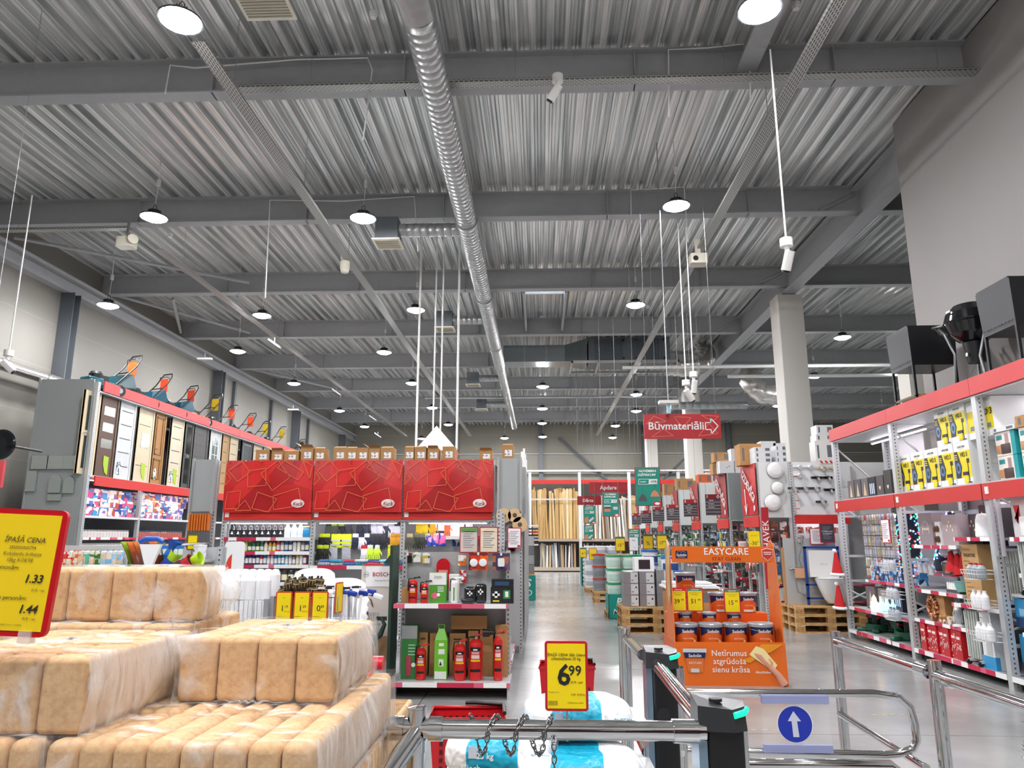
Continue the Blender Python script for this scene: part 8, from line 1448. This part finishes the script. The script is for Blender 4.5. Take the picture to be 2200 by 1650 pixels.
# ================= GATE AND RAILINGS =================
CH = mat('#dcdee0', .07, 1.); RB = .0265
def rail_thing(nm, lab, parts, cat='railing'):
    t = T(nm, lab, cat, (0, 0, 0))
    for pn, mb, m in parts: mb.build(pn, m, t)
    return t
ry = 2.2; rz = P(1100, 1567, Y=ry).z; xa, xb, xp = P(700, 1567, Y=ry).x, P(1515, 1567, Y=ry).x, P(895, 1567, Y=ry).x
rail_thing('chrome_railing', 'chrome rail and post in front of the salt bags', [('top_rail', MB().cyl((xa-.3, ry, rz), (xb, ry, rz), RB, n=20), CH), ('post', MB().cyl((xp, ry+.0, 0), (xp, ry, P(895, 1522, Y=ry).z), RB, n=20).lathe([(RB, 0), (RB, .006), (0, .009)], 20, c=(xp, ry, P(895, 1522, Y=ry).z-.001)), CH),
    ('tee_sleeve', MB().cyl((xp-.075, ry, rz), (xp-.035, ry, rz), RB*1.22, n=20).cyl((xp+.035, ry, rz), (xp+.075, ry, rz), RB*1.22, n=20).cyl((xp, ry, rz-.06), (xp, ry, rz+.01), RB*1.1, n=20), CH), ('diagonal_brace', MB().tube([(xp, ry-.01, rz-.01), (xp-.12, 1.95, rz-.17), (xp-.42, 1.6, rz-.6)], RB, 18), CH), ('end_sleeve', MB().cyl((xb-.09, ry, rz), (xb-.02, ry, rz), RB*1.22, n=20), CH), ('end_post', MB().cyl((xa-.28, ry, 0), (xa-.28, ry, rz), RB, n=16), CH)])
def turnstile(lab, c, top):
    t = T('turnstile_post', lab, 'turnstile', c); BK = mat('#17181a', .35); h = top
    MB().rbox(-.045, .075, -.06, .09, 0, h-.07, .012).build('housing', BK, t); MB().box(-.075, -.047, -.05, .08, 0, h-.07).build('side_strip', mat('#8aa4b8', .2, .6), t)
    MB().cyl((.06, .02, 0), (.06, .02, h-.075), .045, n=22).build('chrome_column', CH, t)
    MB().add([(-.078, -.07, h-.075), (.04, -.085, h-.075), (.085, -.06, h-.075), (.095, .0, h-.075), (.06, .1, h-.075), (-.07, .1, h-.075), (-.075, -.06, h-.01), (.035, -.075, h-.018), (.08, -.055, h-.012), (.09, .0, h-.006), (.055, .09, h), (-.068, .09, h)], [(0, 5, 4, 3, 2, 1), (6, 7, 8, 9, 10, 11)]+[(i, (i+1) % 6, (i+1) % 6+6, i+6) for i in range(6)]).build('cap', mat('#2e3032', .35), t)
    MB().tube([(.04, -.081, h-.032), (.075, -.066, h-.027), (.092, -.035, h-.023)], .009, 8).build('status_light', mat('#10c890', .3, emit=1.3), t); MB().cyl((-.005, -.012, h-.006), (-.005, -.012, h+.002), .022, n=18).build('card_reader', mat('#202224', .4), t); MB().cyl((.0, -.0612, h-.26), (.0, -.064, h-.26), .032, n=20).build('sensor_disc', mat('#222426', .4), t); MB().box(.035, .1, -.03, -.026, h-.42, h-.4).build('label', mat('#d8d8d8', .4), t); return t
x1 = P(1548, 1560, Y=2.2).x; z1 = P(1540, 1495, Y=2.27).z; turnstile('black turnstile post with a green light, nearer one', (x1, 2.24, 0), z1).scale = (.84, .84, 1)
x2 = P(1420, 1440, Y=3.25).x; z2 = P(1420, 1390, Y=3.3).z; turnstile('black turnstile post with a green light, farther one behind', (x2, 3.28, 0), z2).scale = (.84, .84, 1)
yp = 4.3; cp = P(1344, 1350, Y=yp); rail_thing('chrome_railing', 'chrome post with two slanting rails left of the farther turnstile', [('post', MB().cyl((cp.x, yp, 0), (cp.x, yp, cp.z), RB, n=18), CH), ('top_rail', MB().tube([(cp.x, yp, cp.z-.05), (x2-.06, 3.36, P(1400, 1412, Y=3.3).z)], RB*.85, 16), CH), ('lower_rail', MB().tube([(cp.x, yp, P(1350, 1540, Y=yp).z), (x2-.06, 3.36, P(1392, 1625, Y=3.3).z)], RB*.7, 14), CH), ('post', MB().cyl((cp.x+.02, yp+.35, 0), (cp.x+.02, yp+.35, cp.z-.03), RB, n=18), CH)])
rail_thing('chrome_railing', 'thick chrome tube joining the two turnstile posts', [('joining_rail', MB().tube([(x2-.02, 3.2, P(1408, 1430, Y=3.2).z), (x1-.02, 2.36, P(1500, 1548, Y=2.34).z)], RB, 18), CH)])
gy = 3.36
def G(px, py): c = P(px, py, Y=gy); return (c.x, gy, c.z)
gt = T('swing_gate', 'chrome swing gate with a clear panel and round arrow sign', 'gate', (0, 0, 0)); a = G(1440, 1487); b2 = G(1900, 1492)
loop = [G(1440, 1488), G(1880, 1490), G(1930, 1497), G(1955, 1520), G(1965, 1555), G(1970, 1590), G(1960, 1610), G(1930, 1620), G(1900, 1622), G(1450, 1612)]; MB().tube(loop, .0165, 14).build('loop_tube', CH, gt)
MB().cyl((x2+.06, 3.3, .0), (x2+.06, 3.3, z2-.08), .045, n=20).build('pivot_column', CH, gt)
q0, q1, q2, q3 = G(1632, 1498), G(1775, 1498), G(1785, 1612), G(1638, 1610); MB().add([(q[0], gy-.02, q[2]) for q in (q0, q1, q2, q3)]+[(q[0], gy-.017, q[2]) for q in (q0, q1, q2, q3)], [(0, 1, 2, 3), (4, 7, 6, 5), (0, 4, 5, 1), (1, 5, 6, 2), (2, 6, 7, 3), (3, 7, 4, 0)]).build('clear_panel', mat('#f4f6fa', .05, alpha=.07), gt)
MB().box(q0[0], q1[0], gy-.03, gy-.012, q0[2]-.02, q0[2]+.012).build('panel_clip', mat('#9aa2cc', .15, alpha=.75), gt); MB().box(q3[0], q2[0], gy-.03, gy-.012, q3[2]-.005, q3[2]+.025).build('panel_clip', mat('#9aa2cc', .15, alpha=.75), gt)
cc = G(1704, 1553); MB().poly(circ(.074, 40), FX((cc[0], gy-.0225, cc[2])), 0).poly(circ(.071, 40), FX((cc[0], gy-.0235, cc[2])), 1).poly([(-.011, -.05), (.014, -.05), (.009, .012), (.026, .012), (-.004, .052), (-.03, .012), (-.014, .012)], FX((cc[0], gy-.025, cc[2])), 2).build('arrow_sign', [WHITE, mat('#1c34a8', .4), mat('#c8ccdc', .4)], gt)
ca, cb = P(1794, 1356, Y=4.25), P(2006, 1418, Y=3.25); cE = Vector((cb.x+(cb.x-ca.x)*1.1, 3.25-1.1, cb.z)); 
rail_thing('chrome_railing', 'chrome railing with two posts along the right rack', [('post', MB().cyl((ca.x, ca.y, 0), (ca.x, ca.y, ca.z), RB, n=18), CH), ('post', MB().cyl((cb.x, cb.y, 0), (cb.x, cb.y, cb.z), RB, n=18), CH), ('top_rail', MB().tube([(ca.x, ca.y, ca.z-.05), (cb.x, cb.y, cb.z-.05)], RB*.9, 16), CH), ('top_rail', MB().tube([(cb.x, cb.y, cb.z-.06), (cE.x, cE.y, cE.z-.06)], RB*.9, 16), CH),
    ('lower_rail', MB().tube([P(1806, 1535, Y=4.2), P(1990, 1650, Y=3.25)], RB*.65, 14), CH), ('tee_sleeve', MB().cyl((ca.x, ca.y-.03, ca.z-.052), (ca.x+.01, ca.y-.1, ca.z-.055), RB*1.1, n=16).cyl((cb.x, cb.y-.03, cb.z-.062), (cb.x+.01, cb.y-.1, cb.z-.064), RB*1.1, n=16).cyl((cb.x-.01, cb.y+.03, cb.z-.052), (cb.x-.02, cb.y+.1, cb.z-.05), RB*1.1, n=16), CH), ('post', MB().cyl((cE.x, cE.y, 0), (cE.x, cE.y, cE.z), RB, n=18), CH)])
c1, c2 = P(1600, 1641, Y=2.75), P(1965, 1645, Y=2.75); rail_thing('chrome_railing', 'low chrome tube at the bottom edge of the photo by the gate', [('low_rail', MB().tube([(c1.x-.1, 2.75, 0), (c1.x-.1, 2.75, c1.z-.05), (c1.x-.05, 2.75, c1.z), (c2.x-.08, 2.75, c1.z), (c2.x, 2.75, c1.z-.06), (c2.x, 2.75, 0)], .018, 14), CH)])
# chain round the rail
ch = T('steel_chain', 'steel link chain wound loosely around the front rail', 'chain', (0, 0, 0)); pts = []
X0, X1 = P(1008, 1567, Y=ry).x, P(1188, 1567, Y=ry).x
for k in range(61): q = k/60; a = 2*PI*3.0*q+PI*.6; pts.append(Vector((X0+(X1-X0)*q, ry-.036*math.cos(a)*1., rz+.036*math.sin(a)-(.028 if math.sin(a) < -.2 else 0))))
for k in range(1, 26): pts.append(Vector((X1+.002, ry-.04, rz-.02-.0125*k)))
def resample(pts, st):
    out = [pts[0]]; acc = 0
    for a, b2 in zip(pts, pts[1:]):
        L_ = (b2-a).length; 
        while acc+L_ >= st: tt = (st-acc)/L_; a = a.lerp(b2, tt); out.append(a.copy()); L_ = (b2-a).length; acc = 0
        acc += L_
    return out
rs = resample(pts, .0165); mb = MB()
for i in range(len(rs)-1):
    d = (rs[i+1]-rs[i]).normalized(); x, y = frame(d); sd = x if i % 2 else y; c = (rs[i]+rs[i+1])/2
    mb.tube([c+d*(.0125*math.cos(2*PI*k/10))+sd*(.0062*math.sin(2*PI*k/10)) for k in range(10)], .0021, 5, closed=True)
mb.build('chain_links', mat('#8a8c8e', .25, 1.), ch)['kind'] = 'stuff'
# salt bags, their price board, red baskets, trolley
SB = D.materials.new('salt_bag_plastic'); SB.use_nodes = True; nt = SB.node_tree; b = nt.nodes['Principled BSDF']; N = nt.nodes.new; L = nt.links.new; tcn = N('ShaderNodeTexCoord'); sp = N('ShaderNodeSeparateXYZ'); L(tcn.outputs['Object'], sp.inputs[0])
nz = N('ShaderNodeTexNoise'); nz.inputs['Scale'].default_value = 5; L(tcn.outputs['Object'], nz.inputs['Vector']); ad = N('ShaderNodeMath'); ad.operation = 'MULTIPLY_ADD'; ad.inputs[1].default_value = .05; L(nz.outputs[0], ad.inputs[0]); L(sp.outputs[0], ad.inputs[2])
rp = N('ShaderNodeValToRGB'); rp.color_ramp.interpolation = 'CONSTANT'; e = rp.color_ramp.elements; e[0].position = 0; e[0].color = lin('#eff2f4'); e[1].position = .33; e[1].color = lin('#10a4c4'); e.new(.62).color = lin('#eff2f4')
mr2 = N('ShaderNodeMapRange'); mr2.inputs[1].default_value = -.3; mr2.inputs[2].default_value = .35; L(ad.outputs[0], mr2.inputs[0]); L(mr2.outputs[0], rp.inputs[0]); L(rp.outputs[0], b.inputs['Base Color']); b.inputs['Roughness'].default_value = .22; b.inputs['Roughness'].default_value = .38
bp = N('ShaderNodeBump'); bp.inputs['Strength'].default_value = .9; bp.inputs['Distance'].default_value = .04; nz2 = N('ShaderNodeTexNoise'); nz2.inputs['Scale'].default_value = 14; L(tcn.outputs['Object'], nz2.inputs['Vector']); L(nz2.outputs[0], bp.inputs['Height']); L(bp.outputs[0], b.inputs['Normal'])
def salt(lab, x, y, z, rz=0, w_=.5, d=.34, h=.13):
    t = T('salt_bag', lab, 'bag', (x, y, z), R_(rz)); rr = random.Random(int(x*100)); ph = rr.random()*6
    def fn(u, v):
        a = 2*PI*u; p_ = -PI/2+PI*v; cx = abs(math.cos(a))**.45*math.copysign(1, math.cos(a)); sy = abs(math.sin(a))**.55*math.copysign(1, math.sin(a)); k = math.cos(p_)**.34; return (w_/2*cx*k*(1+.02*math.sin(5*a+ph)), d/2*sy*k*(1+.03*math.sin(7*a+ph)), h/2+h/2*math.copysign(abs(math.sin(p_))**.8, math.sin(p_))*(1-.12*math.sin(3*a+ph)*math.cos(p_)))
    MB().grid(fn, 36, 16).build('bag_body', SB, t)
    MB().add([(w_/2-.02, -d*.4, h*.5), (w_/2+.04, -d*.42, h*.52), (w_/2+.05, d*.4, h*.48), (w_/2-.02, d*.4, h*.5)], [(0, 1, 2, 3)]).build('sealed_edge', mat('#eef0f2', .3), t)
    mb = MB(); mb.text('TABLETKI', .022, FX((w_*.33, -d*.5+.01, h*.6)), 0, .01).text('SOLNE', .022, FX((w_*.33, -d*.5+.012, h*.4)), 0, .01).text('25 kg', .028, FX((-w_*.1, -d*.5-.008, h*.62)), 1, .02).text('Ciech', .03, FX((-w_*.22, -d*.5-.004, h*.3)), 1, .005)
    mb.box(-w_*.24, -w_*.17, -d*.5-.006, -d*.5-.004, h*.55, h*.85, 2); mb.build('lettering', [mat('#2a9ac0', .4), WHITE, mat('#c8ccd8', .4)], t); return t
by = 2.95
def bz(py, y=by): return P(1200, py, Y=y).z
xs_ = lambda px: P(px, 1580, Y=by).x
zt = bz(1512)-.13
salt('white and turquoise salt bag, topmost on the pile', xs_(1245), by+.12, zt, 3, .42); salt('white and turquoise salt bag under the topmost one, bulging left', xs_(1080), by+.0, zt-.09, -4, .42); salt('white and turquoise salt bag under the rail, pile front', xs_(1240), by-.08, zt-.135, 2, .46)
for k in range(5): salt(f'white and turquoise salt bag lower in the pile, left column, {nth(k)} down', xs_(1070), by-.02, zt-.225-.13*k, 2*k, .44); salt(f'white and turquoise salt bag lower in the pile, right column, {nth(k)} down', xs_(1260), by, zt-.27-.13*k, -2*k, .46)
t = T('bag_plinth', 'low wooden base under the salt bags', 'pallet', (xs_(1160), by, 0)); hb = zt-.225-.52-.02; MB().box(-.5, .5, -.2, .2, hb-.05, hb-.03).box(-.5, -.42, -.2, .2, 0, hb-.05).box(.42, .5, -.2, .2, 0, hb-.05).build('board', WOODP, t)
c = P(1218, 1528, Y=2.78); price_card('price_board', 'yellow price board reading six ninety-nine over the salt bags', c, .155, .238, '#b81c28', [('6', .42, -.06, .5, '#161612', .02, 0), ('99', .2, .2, .57, '#161612', .012, 0), ('ĪPAŠĀ CENA Sāls ūdens', .056, 0, .8, '#2a2a18', .01, 0), ('mīkstināšanai 25 kg.', .056, 0, .745, '#2a2a18', .01, 0), ('EUR / gab', .045, .24, .41, '#2a2a18', .004, 0), ('Vienības cena', .03, -.3, .27, '#3a3a18', 0, 0), ('0,28  EUR/kg', .04, .26, .235, '#3a3a18', 0, 0), ('||||||||', .07, -.32, .12, '#2a2a18', .01, 0), ('Piedāvājums spēkā', .03, .2, .12, '#3a3a18', 0, 0)], foot=.1, th=.01, fr=.009)
def shop_basket(lab, c, w_, h, rz=0):
    t = T('shopping_basket', lab, 'basket', c, R_(rz)); m = mat('#c01a22', .3); d = w_*.72; a = [(-w_/2*.8, -d/2*.8), (w_/2*.8, -d/2*.8), (w_/2*.8, d/2*.8), (-w_/2*.8, d/2*.8)]; b3 = [(-w_/2, -d/2), (w_/2, -d/2), (w_/2, d/2), (-w_/2, d/2)]
    v = [(x, y, 0) for x, y in a]+[(x, y, h) for x, y in b3]; MB().add(v, [(0, 1, 2, 3)]+[(i, (i+1) % 4, (i+1) % 4+4, i+4) for i in range(4)]).build('basket_body', m, t); MB().tube([(x, y, h) for x, y in b3], .014, 6, closed=True).build('rim', m, t)
    mb = MB()
    for r_ in range(5):
        for k in range(9): x = -w_*.36+k*w_*.09; q = .8+.2*(.45+.1*r_); mb.box(x, x+w_*.045, d/2*q-.008, d/2*q-.004, h*(.5+.09*r_), h*(.545+.09*r_)).box(x, x+w_*.045, -d/2*q-.003, -d/2*q+.001, h*(.35+.09*r_), h*(.395+.09*r_))
    mb.build('mesh_slot', mat('#3a0a0c', .6), t); MB().tube([(w_*.5, -d*.3, h+.02), (w_*.5, d*.42, h+.02), (w_*.1, d*.48, h+.03), (-.02, d*.48, h+.03)], .013, 7).build('handle', mat('#241c1e', .4), t); return t
c = P(1005, 1525, Y=4.9); shop_basket('red shopping basket stack with an open top, left behind the rail', (c.x, 4.9, .0), .46, c.z-.02, 4); c = P(1218, 1428, Y=6.3); shop_basket('red shopping basket stack standing behind the yellow price board', (c.x, 6.3, 0), .44, c.z, -2)
t = T('shopping_trolley', 'chrome shopping trolley with red plastic handle ends', 'trolley', (0, 0, 0)); ty = 3.2
for k, (px, py, dy) in enumerate(((783, 1452, 0), (810, 1425, .35))):
    c = P(px, py, Y=ty+dy); MB().tube([c, P(px-10, py+55, Y=ty+dy), (P(px-12, 1600, Y=ty+dy).x, ty+dy, .75), (c.x-.05, ty+dy, .1)], .014, 10).build('frame_tube', CH, t); MB().cyl(c-Vector((.02, 0, 0)), c+Vector((.03, 0, 0)), .032, n=18).box(c.x-.05, c.x+.0, c.y-.015, c.y+.015, c.z-.02, c.z+.01).build('handle_end', mat('#c8182a', .3), t); MB().cyl((c.x-.07, ty+dy, .05), (c.x-.04, ty+dy, .05), .05, n=14).build('caster', BLACK, t)
c, q = P(783, 1452, Y=ty), P(810, 1425, Y=ty+.35); MB().tube([c-Vector((.5, 0, 0)), c], .013, 8).build('push_bar', mat('#c8182a', .3), t); mb = MB()
for k in range(8): z = .5+k*.055; mb.tube([(c.x-.5, ty+.05, z), (c.x-.04, ty+.05, z), (q.x-.03, ty+.4, z)], .003, 4)
for k in range(12): x = c.x-.5+k*.04; mb.cyl((x, ty+.05, .48), (x, ty+.05, .9), .0025, n=4)
mb.build('wire_mesh', CHROME, t); MB().tube([(c.x-.06, ty, .12), (c.x-.5, ty, .12)], .012, 6).tube([(c.x-.06, ty, .12), (q.x-.06, ty+.35, .12)], .012, 6).build('base_frame', CH, t)
for i in range(9):
    c = P(1880+i*19 if i < 6 else 1620+(i-6)*24, 1536 if i < 6 else 1568, Z=0); struct(MB().box(c.x-.025, c.x+.02, c.y-.012, c.y+.012, .0005, .0015).build('floor_marking', mat('#b8aa70', .6)))
# ================= BRIQUETTES =================
BRK = D.materials.new('pressed_sawdust'); BRK.use_nodes = True; nt = BRK.node_tree; b = nt.nodes['Principled BSDF']; N = nt.nodes.new; L = nt.links.new; b.inputs['Roughness'].default_value = .85
tcn = N('ShaderNodeTexCoord'); nz = N('ShaderNodeTexNoise'); nz.inputs['Scale'].default_value = 55; nz.inputs['Detail'].default_value = 8; L(tcn.outputs['Object'], nz.inputs['Vector']); rp = N('ShaderNodeValToRGB'); rp.color_ramp.elements[0].position = .3; rp.color_ramp.elements[0].color = lin('#be9365'); rp.color_ramp.elements[1].position = .56; rp.color_ramp.elements[1].color = lin('#d0ab7c'); L(nz.outputs[0], rp.inputs[0]); L(rp.outputs[0], b.inputs['Base Color'])
nz2 = N('ShaderNodeTexNoise'); nz2.inputs['Scale'].default_value = 140; nz2.inputs['Detail'].default_value = 3; L(tcn.outputs['Object'], nz2.inputs['Vector']); bp = N('ShaderNodeBump'); bp.inputs['Strength'].default_value = .35; bp.inputs['Distance'].default_value = .003; L(nz2.outputs[0], bp.inputs['Height']); L(bp.outputs[0], b.inputs['Normal'])
WR = D.materials.new('wrinkled_film'); WR.use_nodes = True; nt = WR.node_tree; b = nt.nodes['Principled BSDF']; N = nt.nodes.new; L = nt.links.new; b.inputs['Base Color'].default_value = lin('#ffffff'); b.inputs['Roughness'].default_value = .12; b.inputs['Specular IOR Level'].default_value = .8
tcn = N('ShaderNodeTexCoord'); mp = N('ShaderNodeMapping'); mp.inputs['Scale'].default_value = (1, 3.2, .7); mp.inputs['Rotation'].default_value = (.4, .3, .7); nz = N('ShaderNodeTexNoise'); nz.inputs['Scale'].default_value = 9; nz.inputs['Detail'].default_value = 7; nz.inputs['Distortion'].default_value = .4; L(tcn.outputs['Object'], mp.inputs[0]); L(mp.outputs[0], nz.inputs['Vector'])
mr2 = N('ShaderNodeMapRange'); mr2.inputs[1].default_value = .53; mr2.inputs[2].default_value = .68; mr2.inputs[3].default_value = .05; mr2.inputs[4].default_value = .5; L(nz.outputs[0], mr2.inputs[0]); L(mr2.outputs[0], b.inputs['Alpha']); bp = N('ShaderNodeBump'); bp.inputs['Strength'].default_value = .9; bp.inputs['Distance'].default_value = .02; L(nz.outputs[0], bp.inputs['Height']); L(bp.outputs[0], b.inputs['Normal'])  # white streaks in the alpha stand in for glints along the wrinkles
WR2 = WR.copy(); [n_ for n_ in WR2.node_tree.nodes if n_.type == 'MAP_RANGE'][0].inputs[3].default_value = .3
def brick_mesh(w_, d, h, r):
    mb = MB().pillow(-w_/2, w_/2, -d/2, d/2, 0, h, r, 0, None, 3); return mb
def pack_b(lab, x0, x1, y0, y1, z, h, nx, ny, r=.012, tent=None, rz=0., rimp=False):
    cx, cy = (x0+x1)/2, (y0+y1)/2; t = T('briquette_pack', lab, 'briquette pack', (cx, cy, z), R_(rz)); w_, d = (x1-x0)/nx, (y1-y0)/ny; first = None
    for i in range(nx):
        for j in range(ny):
            if first is None: first = brick_mesh(w_-.0015, d-.0015, h-.002, r).build('briquette', BRK, t); first.modifiers.new('n', 'WEIGHTED_NORMAL'); o = first
            else: o = first.copy(); COL.objects.link(o); o.parent = t
            o.location = (x0-cx+w_*(i+.5), y0-cy+d*(j+.5), .001+rnd.uniform(0, .0015)); o.rotation_euler = (0, 0, R_(rnd.uniform(-.7, .7)))
    W, Dp = (x1-x0)/2+.006, (y1-y0)/2+.006; ph = rnd.random()*9
    def fn(u, v):
        a = 2*PI*u; c_, s_2 = math.cos(a), math.sin(a); k = 1/max(abs(c_), abs(s_2)); zz = h+.006 if v > .86 else .0+(h+.005)*v/.86; sh = 1 if v <= .86 else (1-v)/.14; b_ = .004*math.sin(9*a+ph+7*v)*math.sin(PI*min(1, v/.86)); return ((W+b_)*c_*k*sh, (Dp+b_)*s_2*k*sh, zz+.003*math.sin(13*a+ph)*(v > .8))
    MB().grid(fn, 64, 14).build('plastic_film', WR, t)
    if tent:
        (tx, ty_, s) = tent; MB().grid(lambda u, v: (W*tx+s*tx*math.sin(PI*v)*.5*(.3+.7*math.sin(PI*u))+.004*math.sin(9*u+5*v), -Dp+2*Dp*u, h*(1-v)*1.02+.004*math.sin(12*u)), 16, 12).build('loose_film', WR2, t)
    return t
z3, z2_, z1_ = 1.36, 1.21, 1.06
pack_b('wrapped pack of briquettes, left one in the middle layer', -1.30, -.925, 1.53, 2.0, z2_, .15, 4, 7, .012, (1, 0, .05))
pack_b('wrapped pack of briquettes, right one in the middle layer', -.885, -.50, 1.84, 2.27, z2_, .15, 4, 6, .014, (1, 0, .07))
pack_b('wrapped pack of briquettes alone on the top layer', -1.52, -1.0, 2.16, 2.34, z3, .15, 4, 2, .014, (1, 0, .16))
pack_b('wrapped pack of round edged briquettes in the lower layer, right one', -.975, -.44, 1.50, 2.28, z1_, .149, 8, 3, .02, (1, 0, .04))
pack_b('wrapped pack of round edged briquettes in the lower layer, left one', -1.51, -.985, 1.50, 2.28, z1_, .149, 8, 3, .02)
pack_b('wrapped pack of briquettes behind, middle layer under the top one', -1.62, -1.0, 2.1, 2.5, z2_, .149, 5, 5, .012); pack_b('wrapped pack of briquettes behind, lower layer', -1.62, -.6, 2.3, 2.65, z1_, .149, 8, 3, .012)
# plastic knots between the packs
for i, (px, py, yy) in enumerate(((372, 1360, 2.06), (385, 1345, 2.1))):
    c = P(px, py, Y=yy); t = T('film_knot', f'twisted clear film end sticking up between the packs, {nth(i)}', 'plastic film', (c.x, c.y, c.z-.03), 0, 'twisted film ends'); MB().grid(lambda u, v: ((.012+.035*abs(v-.35))*math.cos(2*PI*u)*(1+.3*math.sin(6*PI*u+i)), (.01+.02*abs(v-.35))*math.sin(2*PI*u), -.06+.13*v+.01*math.sin(4*PI*u)), 18, 8).build('twisted_film', WR, t)
# lower layers of the stack, down to its pallet
for k in range(6):
    z = .16+k*.15
    for j, (a, b2) in enumerate(((-1.6, -1.03), (-1.02, -.44))):
        t = T('briquette_pack', f'wrapped briquette pack deep in the stack, {nth(k)} layer up, {"aisle" if j else "inner"} column', 'briquette pack', (0, 0, z)); MB().pillow(a, b2, 1.5, 2.65, 0, .149, .012).build('briquette_block', BRK, t); MB().pillow(a-.003, b2+.003, 1.497, 2.653, .0, .149, .014).build('plastic_film', WR, t)
dup(pl0, loc=(-1.02, 2.08, .012), label='wooden pallet under the briquette stack')
# yellow price board on the briquettes
t = price_card('price_board', 'large yellow price board with a red frame on the briquettes', (0, 0, 0), .195, .2535, '#c0101c', [('ĪPAŠĀ CENA', .06, .1, .75, '#4a4222', .004, .2), ('2850050565794', .034, .09, .69, '#5a5228', .004, .1), ('Kokskaidu briketes', .041, .1, .64, '#5a5228', 0, .25), ('10kg KOK98', .041, .08, .59, '#5a5228', 0, .25), ('Privātpersonām:', .045, -.1, .53, '#2a2a1c', .004, .1), ('1.33', .09, .27, .445, '#2a261c', .02, .2), ('EUR / iep', .028, .34, .36, '#5a5228', 0, .2), ('Juridiskām personām:', .045, -.02, .295, '#2a2a1c', .004, .1), ('1.44', .09, .27, .21, '#2a261c', .02, .2), ('EUR / iep', .028, .3, .14, '#5a5228', 0, .2), ('Cena ar atlaidi spēkā kamēr prece ir veikalā', .02, .0, .09, '#5a5228', 0, .2)], body='#f0cf14', th=.01, fr=.011)
br_ = P(92, 1362, Y=1.5); t.location = (br_.x-.094, 1.5, br_.z-.004); t.rotation_euler = (R_(-2), R_(2.5), R_(2)); MB().box(.045, .07, -.006, .014, -.012, .012).build('clear_clip', mat('#e8e0d8', .1, alpha=.5), t)
